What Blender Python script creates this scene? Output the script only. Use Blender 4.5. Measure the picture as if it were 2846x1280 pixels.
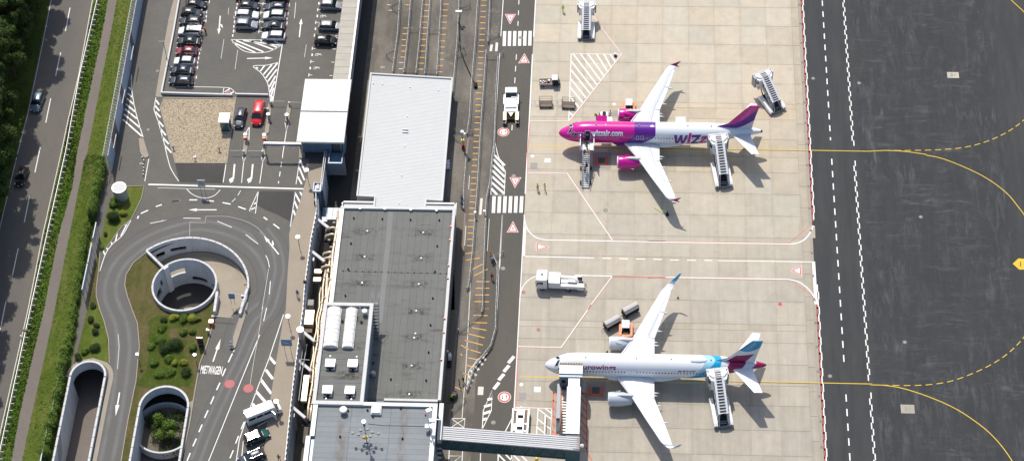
import bpy, bmesh, math, random
from mathutils import Vector, Matrix, geometry
random.seed(7)
for o in list(bpy.data.objects): bpy.data.objects.remove(o)
SC = bpy.context.scene
COL = SC.collection
PI = math.pi
# ---------------- camera ----------------
FOC, CX, CY = 6040.7668, 1423.0, 640.0
CAM = Vector((-7.498, -298.065, 309.990))
def cam_matrix(dep, yaw, roll):
    return (Matrix.Rotation(math.radians(yaw), 3, 'Z') @ Matrix.Rotation(math.radians(90-dep), 3, 'X')
            @ Matrix.Rotation(math.radians(roll), 3, 'Z'))
RC = cam_matrix(51.96545, 4.64794, -2.66568)
cd = bpy.data.cameras.new('camera'); cam = bpy.data.objects.new('camera', cd); COL.objects.link(cam)
cam.matrix_world = Matrix.Translation(CAM) @ RC.to_4x4()
cd.sensor_width = 36; cd.lens = FOC/2846*36; cd.clip_end = 3000; cd.clip_start = 5
SC.camera = cam
# ---------------- light ----------------
SUN = Vector((-0.217, 0.638, 1.0)).normalized()
w = bpy.data.worlds.new('World'); SC.world = w; w.use_nodes = True
wt = w.node_tree; sky = wt.nodes.new('ShaderNodeTexSky'); sky.sky_type = 'NISHITA'; sky.sun_disc = False
sky.sun_elevation = math.radians(56); sky.sun_rotation = math.radians(-18.8)
sky.air_density = 1.0; sky.dust_density = 2.0; sky.ozone_density = 1.0
wt.links.new(sky.outputs[0], wt.nodes['Background'].inputs[0]); wt.nodes['Background'].inputs[1].default_value = 0.15
sd = bpy.data.lights.new('sun', 'SUN'); so = bpy.data.objects.new('sun', sd); COL.objects.link(so)
so.rotation_euler = (-SUN).to_track_quat('-Z', 'Y').to_euler(); so.location = (0, 0, 200)
sd.energy = 4.2; sd.angle = math.radians(0.55); sd.color = (1.0, 0.955, 0.88)
SC.view_settings.view_transform = 'Standard'; SC.view_settings.look = 'None'
SC.view_settings.exposure = 0.0; SC.view_settings.gamma = 1; SC.view_settings.use_curve_mapping = False
# ---------------- photo pixel -> place (point at height h) ----------------
def G(px, py, h=0.0):
    d = RC @ Vector(((px-CX)/FOC, -(py-CY)/FOC, -1.0)); t = (h-CAM.z)/d.z
    p = CAM + d*t
    return (p.x, p.y, h)
def K(ox, oy, pts, h=0.0, s=2.696): return [G(ox+x/s, oy+y/s, h) for x, y in pts]
# ---------------- materials ----------------
class E:
    """small expression wrapper round shader sockets"""
    def __init__(s, nt, v): s.nt = nt; s.v = v
    def _m(s, op, *a, clamp=False):
        n = s.nt.nodes.new('ShaderNodeMath'); n.operation = op; n.use_clamp = clamp
        for i, x in enumerate((s,)+a):
            if isinstance(x, E): s.nt.links.new(x.v, n.inputs[i])
            else: n.inputs[i].default_value = x
        return E(s.nt, n.outputs[0])
    def __add__(s, o): return s._m('ADD', o)
    __radd__ = __add__
    def __sub__(s, o): return s._m('SUBTRACT', o)
    def __rsub__(s, o): return (s*-1.0)+o
    def __mul__(s, o): return s._m('MULTIPLY', o)
    __rmul__ = __mul__
    def __gt__(s, o): return s._m('GREATER_THAN', o)
    def __lt__(s, o): return s._m('LESS_THAN', o)
    def pow(s, o): return s._m('POWER', o)
    def mx(s, o): return s._m('MAXIMUM', o)
    def mn(s, o): return s._m('MINIMUM', o)
    def sin(s): return s._m('SINE')
    def fract(s): return s._m('FRACT')
    def abs(s): return s._m('ABSOLUTE')
    def sstep(s, a, b):
        n = s.nt.nodes.new('ShaderNodeMapRange'); n.interpolation_type = 'SMOOTHSTEP'
        s.nt.links.new(s.v, n.inputs[0]); n.inputs[1].default_value = a; n.inputs[2].default_value = b
        return E(s.nt, n.outputs[0])
class MT:
    def __init__(s, name, rough=0.7, metal=0.0, spec=0.4):
        s.m = bpy.data.materials.new(name); s.m.use_nodes = True; s.nt = s.m.node_tree
        s.b = s.nt.nodes['Principled BSDF']; s.b.inputs['Roughness'].default_value = rough
        s.b.inputs['Metallic'].default_value = metal; s.b.inputs['Specular IOR Level'].default_value = spec
    def xyz(s, kind='P', scale=(1, 1, 1)):
        if kind == 'P': n = s.nt.nodes.new('ShaderNodeNewGeometry'); v = n.outputs['Position']
        elif kind == 'UV': n = s.nt.nodes.new('ShaderNodeTexCoord'); v = n.outputs['UV']
        else: n = s.nt.nodes.new('ShaderNodeTexCoord'); v = n.outputs['Object']
        if scale != (1, 1, 1):
            k = s.nt.nodes.new('ShaderNodeVectorMath'); k.operation = 'MULTIPLY'; k.inputs[1].default_value = scale
            s.nt.links.new(v, k.inputs[0]); v = k.outputs[0]
        return v
    def sep(s, v):
        n = s.nt.nodes.new('ShaderNodeSeparateXYZ'); s.nt.links.new(v, n.inputs[0]); return [E(s.nt, o) for o in n.outputs]
    def noise(s, v, scale, detail=4, rough=0.6, dist=0.0, dims='3D'):
        n = s.nt.nodes.new('ShaderNodeTexNoise'); s.nt.links.new(v, n.inputs['Vector'])
        n.inputs['Scale'].default_value = scale; n.inputs['Detail'].default_value = detail
        n.inputs['Roughness'].default_value = rough; n.inputs['Distortion'].default_value = dist
        return E(s.nt, n.outputs['Fac'])
    def vor(s, v, scale):
        n = s.nt.nodes.new('ShaderNodeTexVoronoi'); s.nt.links.new(v, n.inputs['Vector']); n.inputs['Scale'].default_value = scale
        return E(s.nt, n.outputs['Distance'])
    def rnd(s): return E(s.nt, s.nt.nodes.new('ShaderNodeObjectInfo').outputs['Random'])
    def mix(s, f, a, b, mode='MIX'):
        n = s.nt.nodes.new('ShaderNodeMix'); n.data_type = 'RGBA'; n.blend_type = mode
        for x, i in ((f, 0), (a, 6), (b, 7)):
            if isinstance(x, E): s.nt.links.new(x.v, n.inputs[i])
            elif i == 0: n.inputs[0].default_value = x
            elif isinstance(x, tuple): n.inputs[i].default_value = (*x[:3], 1)
            else: s.nt.links.new(x, n.inputs[i])
        return n.outputs[2]
    def scale(s, c, f):
        """multiply a colour by a value"""
        n = s.nt.nodes.new('ShaderNodeVectorMath'); n.operation = 'SCALE'
        if isinstance(c, tuple): n.inputs[0].default_value = c[:3]
        else: s.nt.links.new(c, n.inputs[0])
        s.nt.links.new(f.v, n.inputs[3]); return n.outputs[0]
    def col(s, c):
        if isinstance(c, tuple): s.b.inputs['Base Color'].default_value = (*c[:3], 1)
        else: s.nt.links.new(c, s.b.inputs['Base Color'])
        return s
    def bump(s, h, st=0.3, d=0.02):
        n = s.nt.nodes.new('ShaderNodeBump'); n.inputs['Strength'].default_value = st; n.inputs['Distance'].default_value = d
        s.nt.links.new(h.v, n.inputs['Height']); s.nt.links.new(n.outputs[0], s.b.inputs['Normal']); return s
def mat(name, c, rough=0.6, metal=0.0, var=0.10, sc=0.8, streak=(1, 1, 1), bump=0.0, coords='P', fine=0.06):
    t = MT(name, rough, metal)
    if var:
        v = t.xyz(coords, streak)
        f = t.noise(v, sc, 5, 0.65)*(2*var)+(1-var)
        if fine: f = f*(t.noise(v, sc*14, 2, 0.5)*(2*fine)+(1-fine))
        t.col(t.scale(c, f))
        if bump: t.bump(t.noise(v, sc*10, 3), 0.5, bump)
    else: t.col(c)
    return t.m
M = {}
def asphalt(name, c, tint=(1.25, 1.2, 1.1), big=0.16, streak=(1, 1, 1), sc=0.12):
    t = MT(name, 0.85); v = t.xyz('P', streak)
    a = t.noise(v, sc, 6, 0.68).sstep(0.3, 0.72); b = t.noise(v, 2.4, 3); g = t.noise(v, 14.0, 2)
    base = t.mix(a, c, (c[0]*tint[0], c[1]*tint[1], c[2]*tint[2]))
    f = (b*(2*big)+(1-big))*(g*0.3+0.85)
    t.col(t.scale(base, f)); t.bump(g, 0.4, 0.01); M[name] = t.m
asphalt('asphalt_service', (0.082, 0.076, 0.066), big=0.1, streak=(1, 0.25, 1))
asphalt('asphalt_landside', (0.100, 0.096, 0.088), sc=0.16)
asphalt('asphalt_new_and_shade', (0.045, 0.044, 0.042))  # fresh asphalt, and the shade painted into the lower lane
asphalt('asphalt_road', (0.108, 0.10, 0.090), big=0.08, streak=(1, 0.3, 1))
asphalt('asphalt_path', (0.150, 0.128, 0.112), tint=(1.15, 1.14, 1.12), big=0.12)
# yard asphalt: brown stains
t = MT('asphalt_yard', 0.85); v = t.xyz()
a = t.noise(t.xyz('P', (1, 0.35, 1)), 0.16, 6, 0.7).sstep(0.36, 0.66); s2 = t.noise(v, 0.35, 5, 0.7).sstep(0.56, 0.72)
c = t.mix(a, (0.092, 0.083, 0.07), (0.19, 0.168, 0.138)); c = t.mix(s2*0.6, c, (0.24, 0.21, 0.165))
t.col(t.scale(c, (t.noise(v, 2.0, 3)*0.36+0.82)*(t.noise(v, 14.0, 2)*0.3+0.85))); M['asphalt_yard'] = t.m
# airfield asphalt with pale scuffs and rubber
t = MT('asphalt_airfield', 0.82); v = t.xyz(); px, py, pz = t.sep(v)
n0 = t.noise(t.xyz('P', (1, 0.1, 1)), 0.55, 5, 0.7); n1 = t.noise(v, 0.09, 5, 0.6)
sc1 = t.noise(t.xyz('P', (1.0, 0.18, 1)), 0.75, 6, 0.70, 0.9).sstep(0.46, 0.72)
sc2 = t.noise(t.xyz('P', (0.22, 1.0, 1)), 0.8, 6, 0.70, 0.9).sstep(0.48, 0.74)
msk = n1.sstep(0.38, 0.62); n2_ = t.noise(v, 0.14, 4, 0.6).sstep(0.35, 0.7); n3_ = t.noise(t.xyz('P', (1, 0.5, 1)), 0.45, 7, 0.75, 0.6).sstep(0.48, 0.72); reg = (px.sstep(35.2, 37.5))*(1.0-px.sstep(61.0, 66.0))
c = t.mix(n0.sstep(0.35, 0.65), (0.031, 0.0315, 0.0315), (0.048, 0.048, 0.0465))
c = t.mix(n1.sstep(0.3, 0.7)*0.6, c, (0.032, 0.035, 0.040))
c = t.mix(reg*0.55, c, (0.020, 0.0215, 0.024)); c = t.mix(n3_*reg*0.55, c, (0.062, 0.063, 0.064)); c = t.mix((sc1*msk+sc2*(1.0-msk))*reg*(n2_*0.6+0.12), c, (0.125, 0.126, 0.128))
t.col(t.scale(c, (t.noise(v, 3.0, 3)*0.22+0.89)*(t.noise(v, 14.0, 2)*0.22+0.89))); M['asphalt_airfield'] = t.m
# apron concrete: every slab its own tone
def concrete(name, warm):
    t = MT(name, 0.8); v = t.xyz(); r = t.rnd(); px, py, pz = t.sep(v)
    r2 = (r*7.31).fract(); r3 = (r*23.7).fract()
    wear = 1.0-py.sstep(-100.0, -15.0)
    c = t.mix(r2, (0.485, 0.416, 0.315), (0.447, 0.405, 0.322)) if not warm else t.mix(r2, (0.50, 0.41, 0.295), (0.43, 0.373, 0.28))
    c = t.mix(wear*0.75, c, (0.345, 0.312, 0.26))
    st = t.noise(t.xyz('P', (1.0, 0.07, 1)), 1.1, 5, 0.65); bl = t.noise(v, 0.42, 5, 0.7); fi = t.noise(v, 5.0, 3)
    f = (r3*0.14+0.93)*(bl*0.40+0.80)*(fi*0.08+0.96)
    f = f*((st*0.44+0.78)*wear+(st*0.14+0.93)*(1.0-wear))
    stain = t.noise(v, 0.23, 5, 0.72).sstep(0.60, 0.78)
    c = t.mix(stain*0.45, c, (0.25, 0.22, 0.18))
    ox, oy, oz = t.sep(t.xyz('O')); ed = (ox.abs()*0.41).mx(oy.abs()*0.42).sstep(0.72, 1.02); eb = t.noise(v, 0.35, 4, 0.65).sstep(0.35, 0.65)
    f = f*(1.0-ed*eb*0.09)
    t.col(t.scale(c, f)); t.bump(fi, 0.15, 0.01); M[name] = t.m
concrete('concrete_slab', False); concrete('concrete_slab_warm', True)
M['joint'] = mat('joint_filler', (0.33, 0.29, 0.235), 0.9)
M['ground'] = mat('bare_ground', (0.14, 0.12, 0.09), 0.95, sc=0.3)
def grass(name, a, b, cc):
    t = MT(name, 0.95, spec=0.1); v = t.xyz()
    n1 = t.noise(v, 0.22, 6, 0.7).sstep(0.35, 0.65); n2 = t.noise(v, 1.6, 5, 0.75); n3 = t.noise(v, 9.0, 3, 0.7)
    st = t.noise(t.xyz('P', (1.0, 0.12, 1)), 0.9, 4, 0.6).sstep(0.45, 0.65)
    c = t.mix(n1, a, b); c = t.mix(st*0.55, c, cc)
    t.col(t.scale(c, (n2*0.9+0.5)*(n3*0.9+0.55))); t.bump(n3+n2, 1.0, 0.12); M[name] = t.m
grass('grass_verge', (0.050, 0.105, 0.010), (0.080, 0.135, 0.018), (0.12, 0.14, 0.03))
grass('grass_mown', (0.080, 0.118, 0.018), (0.115, 0.150, 0.026), (0.165, 0.165, 0.05))
grass('grass_dry', (0.095, 0.10, 0.028), (0.145, 0.112, 0.055), (0.07, 0.08, 0.02))
grass('grass_lush', (0.052, 0.082, 0.012), (0.085, 0.105, 0.022), (0.05, 0.08, 0.012))
t = MT('gravel', 0.95); v = t.xyz(); a = t.vor(v, 9.0); b = t.noise(v, 0.5, 4)
c = t.mix(t.noise(v, 4.5, 3, 0.8).sstep(0.3, 0.7), (0.40, 0.325, 0.225), (0.48, 0.395, 0.28))
t.col(t.scale(c, (a*0.4+0.76)*(b*0.3+0.85))); t.bump(a, 1.0, 0.05); M['gravel'] = t.m
M['paving'] = mat('beige_paving', (0.295, 0.245, 0.185), 0.8, var=0.14, sc=0.3, fine=0.1)
M['kerbstone'] = mat('kerb_stone', (0.30, 0.26, 0.205), 0.85, var=0.22, sc=0.7)
M['ramp_concrete'] = mat('ramp_concrete', (0.30, 0.255, 0.195), 0.85, var=0.18, sc=0.35)
t = MT('wall_concrete', 0.75); v = t.xyz()
n1 = t.noise(t.xyz('P', (1, 1, 0.15)), 0.9, 5, 0.7); n2 = t.noise(v, 0.4, 4)
t.col(t.scale((0.55, 0.565, 0.58), (n1*0.5+0.72)*(n2*0.3+0.85))); M['wall_concrete'] = t.m
M['wall_white'] = mat('white_render', (0.70, 0.70, 0.69), 0.6, var=0.10, sc=0.6)
M['coping'] = mat('pale_coping', (0.54, 0.535, 0.525), 0.65, var=0.12, sc=0.9)
def paint(name, c, wear=0.35):
    t = MT(name, 0.65); v = t.xyz(); n = t.noise(v, 3.2, 5, 0.8).sstep(0.56, 0.78); f = t.noise(v, 0.6, 4)
    t.col(t.scale(t.mix(n*wear, c, (0.20, 0.18, 0.155)), f*0.2+0.9)); M[name] = t.m
paint('paint_white', (0.74, 0.73, 0.69)); paint('paint_white_worn', (0.60, 0.57, 0.51), 0.7)
paint('paint_yellow', (0.62, 0.42, 0.02), 0.35); paint('paint_orange', (0.72, 0.36, 0.055), 0.3)
paint('paint_red', (0.40, 0.055, 0.045), 0.3); paint('paint_redpale', (0.55, 0.16, 0.12), 0.6); paint('paint_orangered', (0.62, 0.12, 0.05), 0.3)
paint('paint_grey', (0.26, 0.25, 0.235), 0.3); paint('paint_black', (0.03, 0.03, 0.03), 0.2); paint('paint_pink', (0.36, 0.13, 0.135), 0.5); paint('gutter_brown', (0.20, 0.14, 0.115), 0.4)
def glossy(name, c, rough=0.28, metal=0.0, coat=0.4, var=0.05, spec=0.4):
    t = MT(name, rough, metal, spec); t.b.inputs['Coat Weight'].default_value = coat; t.b.inputs['Coat Roughness'].default_value = 0.12
    if var: t.col(t.scale(c, t.noise(t.xyz('O'), 1.5, 4)*(2*var)+(1-var)))
    else: t.col(c)
    M[name] = t.m; return t.m
glossy('white_paint', (0.78, 0.78, 0.77)); glossy('plane_white', (0.76, 0.775, 0.79), 0.32); glossy('plane_grey', (0.62, 0.64, 0.665), 0.4)
glossy('magenta', (0.66, 0.005, 0.30)); glossy('burgundy', (0.27, 0.004, 0.075)); glossy('teal', (0.0, 0.38, 0.62))
glossy('engine_grey', (0.50, 0.55, 0.60), 0.3); glossy('black_paint', (0.012, 0.013, 0.017)); glossy('orange_paint', (0.75, 0.16, 0.03), 0.4)
glossy('yellow_paint', (0.80, 0.58, 0.02), 0.4); glossy('glass', (0.012, 0.018, 0.022), 0.05, 0, 1.0, 0, 0.6)
glossy('glass_green', (0.055, 0.115, 0.12), 0.18, 0, 0.5, 0.4, 0.6); glossy('glass_blue', (0.12, 0.19, 0.26), 0.15, 0, 0.5, 0.3, 0.5)
glossy('blue_paint', (0.02, 0.04, 0.20), 0.4); glossy('sign_blue', (0.16, 0.27, 0.42), 0.3)
M['rubber'] = mat('black_rubber', (0.012, 0.012, 0.012), 0.9, var=0.1, coords='O')
M['rail_steel'] = mat('weathered_rail', (0.24, 0.24, 0.235), 0.6, 0.2, var=0.15, sc=1.2)
M['steel'] = mat('galvanised_steel', (0.42, 0.42, 0.41), 0.45, 0.35, var=0.18, sc=1.2)
M['steel_dark'] = mat('dark_steel', (0.10, 0.10, 0.105), 0.5, 0.3, var=0.15)
M['grey_metal'] = mat('grey_metal_sheet', (0.33, 0.34, 0.36), 0.45, 0.2, var=0.1)
M['dark_interior'] = mat('dark_opening', (0.01, 0.01, 0.011), 0.95, var=0)
M['red_light'] = mat('red_lens', (0.30, 0.01, 0.01), 0.6, var=0); M['lamp_white'] = mat('pale_lens', (0.42, 0.43, 0.45), 0.6, var=0)
M['lamp_glass'] = mat('lamp_dome', (0.85, 0.85, 0.84), 0.25, var=0)
M['bark'] = mat('bark', (0.06, 0.045, 0.03), 0.95)
M['seat_brown'] = mat('brown_boards', (0.20, 0.145, 0.105), 0.8, var=0.2, sc=3)
M['pipe'] = mat('insulated_pipe', (0.62, 0.50, 0.36), 0.4, 0.3, var=0.35, sc=2.5)
M['canvas'] = mat('grey_canvas', (0.50, 0.48, 0.45), 0.8, var=0.12, sc=2)
def leaf(name, a, b):
    t = MT(name, 0.75, spec=0.25); r = t.noise(t.xyz(), 0.9, 4, 0.7).sstep(0.3, 0.7); f = t.noise(t.xyz(), 6.0, 2)
    t.col(t.scale(t.mix(r, a, b), f*0.8+0.6)); t.b.inputs['Subsurface Weight'].default_value = 0.0
    M[name] = t.m
leaf('leaf_grass', (0.06, 0.11, 0.014), (0.11, 0.145, 0.028)); leaf('leaf_tree', (0.018, 0.042, 0.008), (0.062, 0.098, 0.012)); leaf('leaf_shrub', (0.06, 0.115, 0.014), (0.13, 0.19, 0.022))
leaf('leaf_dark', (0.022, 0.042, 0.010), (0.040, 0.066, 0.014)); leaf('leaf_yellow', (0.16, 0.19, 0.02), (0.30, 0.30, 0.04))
# ---------------- mesh helpers ----------------
class MB:
    def __init__(s): s.v = []; s.f = []; s.m = []; s.uv = None
    def add(s, vs, fs, m=0):
        n = len(s.v); s.v += [tuple(p) for p in vs]; s.f += [tuple(i+n for i in f) for f in fs]; s.m += [m]*len(fs); return s
    def box(s, c, d, rz=0.0, m=0, ry=0.0, rx=0.0, top=1.0):
        X, Y, Z = d[0]/2, d[1]/2, d[2]/2
        R = Matrix.Rotation(rz, 3, 'Z') @ Matrix.Rotation(ry, 3, 'Y') @ Matrix.Rotation(rx, 3, 'X'); C = Vector(c)
        vs = [C+R@Vector((x*X*(top if z > 0 else 1), y*Y*(top if z > 0 else 1), z*Z)) for z in (-1, 1) for x, y in ((-1, -1), (1, -1), (1, 1), (-1, 1))]
        return s.add(vs, [(3, 2, 1, 0), (4, 5, 6, 7), (0, 1, 5, 4), (1, 2, 6, 5), (2, 3, 7, 6), (3, 0, 4, 7)], m)
    def prism(s, poly, z0, z1, m=0, bottom=True):
        P = [(p[0], p[1]) for p in poly]; n = len(P)
        if sum(P[i][0]*P[(i+1) % n][1]-P[(i+1) % n][0]*P[i][1] for i in range(n)) < 0: P = P[::-1]
        tri = geometry.tessellate_polygon([[Vector((x, y, 0)) for x, y in P]])
        fs = [tuple(range(n, 2*n))] if n <= 4 else [tuple(orient(t_, P, n)) for t_ in tri]
        if bottom: fs += [tuple(range(n))[::-1]] if n <= 4 else [tuple(orient(t_, P, 0))[::-1] for t_ in tri]
        fs += [(i, (i+1) % n, n+(i+1) % n, n+i) for i in range(n)]
        return s.add([(x, y, z0) for x, y in P]+[(x, y, z1) for x, y in P], fs, m)
    def sheet(s, poly, z, m=0, holes=()):
        L = [[Vector((p[0], p[1], 0)) for p in poly]]+[[Vector((p[0], p[1], 0)) for p in h] for h in holes]
        flat = [p for l in L for p in l]; P = [(p.x, p.y) for p in flat]
        tri = geometry.tessellate_polygon(L)
        return s.add([(p.x, p.y, z) for p in flat], [tuple(orient(t_, P, 0)) for t_ in tri], m)
    def cyl(s, c, r, h, n=16, m=0, r2=None, ax='z'):
        r2 = r if r2 is None else r2; vs = []
        for z, q in ((0, r), (h, r2)):
            for i in range(n):
                a = 2*PI*i/n; x, y = q*math.cos(a), q*math.sin(a)
                p = (x, y, z) if ax == 'z' else ((z, x, y) if ax == 'x' else (y, z, x))
                vs.append((c[0]+p[0], c[1]+p[1], c[2]+p[2]))
        return s.add(vs, [tuple(range(n))[::-1], tuple(range(n, 2*n))]+[(i, (i+1) % n, n+(i+1) % n, n+i) for i in range(n)], m)
    def loft(s, rings, m=0, cap=True):
        n = len(rings[0]); vs = [p for r in rings for p in r]; fs = []
        for k in range(len(rings)-1):
            for i in range(n): fs.append((k*n+i, k*n+(i+1) % n, (k+1)*n+(i+1) % n, (k+1)*n+i))
        if cap: fs += [tuple(range(n))[::-1], tuple(range((len(rings)-1)*n, len(rings)*n))]
        return s.add(vs, fs, m)
    def tube(s, path, r, n=6, m=0):
        rings = []; P = [Vector(p) for p in path]
        for i, p in enumerate(P):
            d = (P[min(i+1, len(P)-1)]-P[max(i-1, 0)]).normalized()
            u = d.cross(Vector((0, 0, 1))); u = u.normalized() if u.length > 1e-3 else Vector((1, 0, 0)); w_ = d.cross(u)
            rr = r[i] if isinstance(r, (list, tuple)) else r
            rings.append([p+(u*math.cos(2*PI*k/n)+w_*math.sin(2*PI*k/n))*rr for k in range(n)])
        return s.loft(rings, m)
    def wall(s, path, t_, z0, z1, m=0, closed=False):
        """upright wall along a path of (x, y); z0, z1 numbers or lists"""
        P = [Vector((p[0], p[1])) for p in path]; n = len(P); L = []; R_ = []
        for i in range(n):
            a = P[(i-1) % n] if (closed or i > 0) else P[i]; b = P[(i+1) % n] if (closed or i < n-1) else P[i]
            d = (b-a).normalized(); q = Vector((-d.y, d.x))*t_/2; L.append(P[i]+q); R_.append(P[i]-q)
        zz = lambda z, i: z[i] if isinstance(z, (list, tuple)) else z
        rings = [[(L[i].x, L[i].y, zz(z0, i)), (R_[i].x, R_[i].y, zz(z0, i)), (R_[i].x, R_[i].y, zz(z1, i)), (L[i].x, L[i].y, zz(z1, i))] for i in range(n)]
        if closed: rings.append(rings[0])
        return s.loft(rings, m, cap=not closed)
    def ribbon(s, path, w_, z, m=0):
        P = [Vector((p[0], p[1])) for p in path]; n = len(P); vs = []
        for i in range(n):
            d = (P[min(i+1, n-1)]-P[max(i-1, 0)]).normalized(); q = Vector((-d.y, d.x))*w_/2
            vs += [(P[i].x-q.x, P[i].y-q.y, z), (P[i].x+q.x, P[i].y+q.y, z)]
        return s.add(vs, [(2*i, 2*i+2, 2*i+3, 2*i+1) for i in range(n-1)], m)
    def dashes(s, path, w_, z, on, off, m=0, start=0.0):
        P = [Vector((p[0], p[1])) for p in path]; pos = -start; segs = []
        cum = [0]
        for i in range(len(P)-1): cum.append(cum[-1]+(P[i+1]-P[i]).length)
        def at(d):
            d = max(0, min(cum[-1], d))
            for i in range(len(P)-1):
                if d <= cum[i+1]: return P[i].lerp(P[i+1], (d-cum[i])/max(1e-6, cum[i+1]-cum[i]))
            return P[-1]
        while pos < cum[-1]:
            a, b = max(0, pos), min(cum[-1], pos+on)
            if b > a+0.05: s.ribbon([at(a), at((a+b)/2), at(b)], w_, z, m)
            pos += on+off
        return s
def orient(t_, P, off):
    a, b, c = (P[i] for i in t_)
    ar = (b[0]-a[0])*(c[1]-a[1])-(c[0]-a[0])*(b[1]-a[1])
    return [i+off for i in (t_ if ar > 0 else t_[::-1])]
def smooth_path(pts, n=6):
    """Catmull-Rom through points"""
    P = [Vector((p[0], p[1])) for p in pts]; P = [P[0]*2-P[1]]+P+[P[-1]*2-P[-2]]; out = []
    for i in range(1, len(P)-2):
        a, b, c, d = P[i-1:i+3]
        for k in range(n):
            t_ = k/n; out.append(0.5*((2*b)+(-a+c)*t_+(2*a-5*b+4*c-d)*t_*t_+(-a+3*b-3*c+d)*t_**3))
    out.append(P[-2]); return out
def mesh(name, mb, mats, smooth=False):
    me = bpy.data.meshes.new(name); me.from_pydata([tuple(p) for p in mb.v], [], mb.f)
    ms = mats if isinstance(mats, (list, tuple)) else [mats]
    for x in ms: me.materials.append(M[x] if isinstance(x, str) else x)
    if len(ms) > 1: me.polygons.foreach_set('material_index', mb.m)
    if smooth: me.polygons.foreach_set('use_smooth', [True]*len(me.polygons))
    me.update(); return me
def obj(name, mb, mats, parent=None, smooth=False, kind=None, world=False, loc=None, rz=0.0):
    """world=True: mesh points are given in scene coordinates"""
    if world and parent is not None:
        L = parent.location; mb.v = [(p[0]-L.x, p[1]-L.y, p[2]-L.z) for p in mb.v]
    o = bpy.data.objects.new(name, mb if isinstance(mb, bpy.types.Mesh) else mesh(name, mb, mats, smooth)); COL.objects.link(o)
    if parent is not None: o.parent = parent
    if loc: o.location = loc
    if rz: o.rotation_euler = (0, 0, rz)
    if kind: o['kind'] = kind
    return o
def thing(name, label, cat, loc=(0, 0, 0), rz=0.0, group=None):
    o = bpy.data.objects.new(name, None); COL.objects.link(o); o.location = loc; o.rotation_euler = (0, 0, rz); o.empty_display_size = 0.5
    o['label'] = label; o['category'] = cat
    if group: o['group'] = group
    return o
def solo(name, mb, mats, label, cat, group=None, loc=None, smooth=False, rz=0.0):
    o = obj(name, mb, mats, smooth=smooth, loc=loc, rz=rz); o['label'] = label; o['category'] = cat
    if group: o['group'] = group
    return o
def dup(r, loc, rz=0.0, label=None, group=None, scale=None):
    c = r.copy(); COL.objects.link(c); c.location = loc; c.rotation_euler = (0, 0, rz)
    if scale: c.scale = (scale,)*3
    if label: c['label'] = label
    if group: c['group'] = group
    for ch in list(r.children):
        d = ch.copy(); COL.objects.link(d); d.parent = c
        for g in list(ch.children):
            e = g.copy(); COL.objects.link(e); e.parent = d
    return c
def struct(name, mb, mats, parent=None, **k): return obj(name, mb, mats, parent, kind='structure', **k)
def local(parent, mb):
    L = parent.location; mb.v = [(p[0]-L.x, p[1]-L.y, p[2]-L.z) for p in mb.v]; return mb
def set_mat(o, i, m):
    o.material_slots[i].link = 'OBJECT'; o.material_slots[i].material = M[m] if isinstance(m, str) else m
LZ = 6.0          # level of the landside roads above the apron
# ================= LOWER LEVEL: apron, airfield, service road, yard =================
struct('ground', MB().sheet([(-420, -330), (420, -330), (420, 330), (-420, 330)], -0.12), 'ground')
field = struct('airfield_asphalt', MB().sheet([(27.0, -330), (420, -330), (420, 330), (27.0, 330)], 0.0), 'asphalt_airfield')
apron = struct('apron', MB().sheet([(-25.1, -118), (27.0, -118), (27.0, 12), (-25.1, 12)], -0.035), 'joint')
rows = [12, 5, 0, -5, -10, -15, -20, -25.1, -26.3, -29, -33.9, -38.2, -41.9, -47, -52.07, -57.06, -61.8, -66.2, -71.25, -76.2, -77.5, -80.06, -84.6, -89.0, -93.06, -98.03, -103, -108, -118]
cols = [-25.1, -20, -15, -10, -5, 0, 5, 10, 15, 20, 25.05]
def slab(x0, x1, y0, y1, m='concrete_slab', g=0.022, z=0.0):
    mb = MB(); cx, cy = (x0+x1)/2, (y0+y1)/2; a, b = (x1-x0)/2-g, (y1-y0)/2-g
    mb.add([(-a, -b, 0), (a, -b, 0), (a, b, 0), (-a, b, 0), (-a, -b, -.05), (a, -b, -.05), (a, b, -.05), (-a, b, -.05)],
           [(0, 1, 2, 3), (0, 4, 5, 1), (1, 5, 6, 2), (2, 6, 7, 3), (3, 7, 4, 0)])
    return obj('concrete_slab', mb, m, apron, loc=(cx, cy, z+random.uniform(-.003, 0)))
nslab = 0
struct('apron_beyond', MB().sheet([(-25.1, -330), (27.0, -330), (27.0, -118), (-25.1, -118)], -0.004).sheet([(-25.1, 12), (27.0, 12), (27.0, 330), (-25.1, 330)], -0.004), 'concrete_slab')
for j in range(len(rows)-1):
    y1, y0 = rows[j], rows[j+1]
    small = (abs(y1+38.2) < .1 or abs(y1+89.0) < .1)
    thin = abs(y1+25.1) < .1 or abs(y1+76.2) < .1 or abs(y1+26.3) < .1 or abs(y1+33.9) < .1 or small
    for i in range(len(cols)-1):
        if j == 0 or j == len(rows)-2:
            if i % 2: continue
            slab(cols[i], cols[min(i+2, len(cols)-1)], y0, y1); nslab += 1; continue
        if small and -1 < cols[i] < 14:
            slab(cols[i], cols[i]+2.5, y0, y1, 'concrete_slab_warm'); slab(cols[i]+2.5, cols[i+1], y0, y1, 'concrete_slab_warm'); nslab += 2
        else: slab(cols[i], cols[i+1], y0, y1, 'concrete_slab_warm' if (thin and cols[i] > -12) else 'concrete_slab'); nslab += 1
yy = 5.0; strip_mb = MB(); k = 0
while yy > -116:
    a = 0.62
    strip_mb.box((25.76, yy-2.5, -0.025), (1.3, 4.93, 0.05)); yy -= 5.0
strip = struct('apron_edge_strip', strip_mb, 'concrete_slab_warm'); strip['kind'] = 'structure'
struct('drain_channel', MB().box((26.72, -52, -0.02), (0.46, 128, 0.05)), 'joint')
gm = MB()
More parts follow.
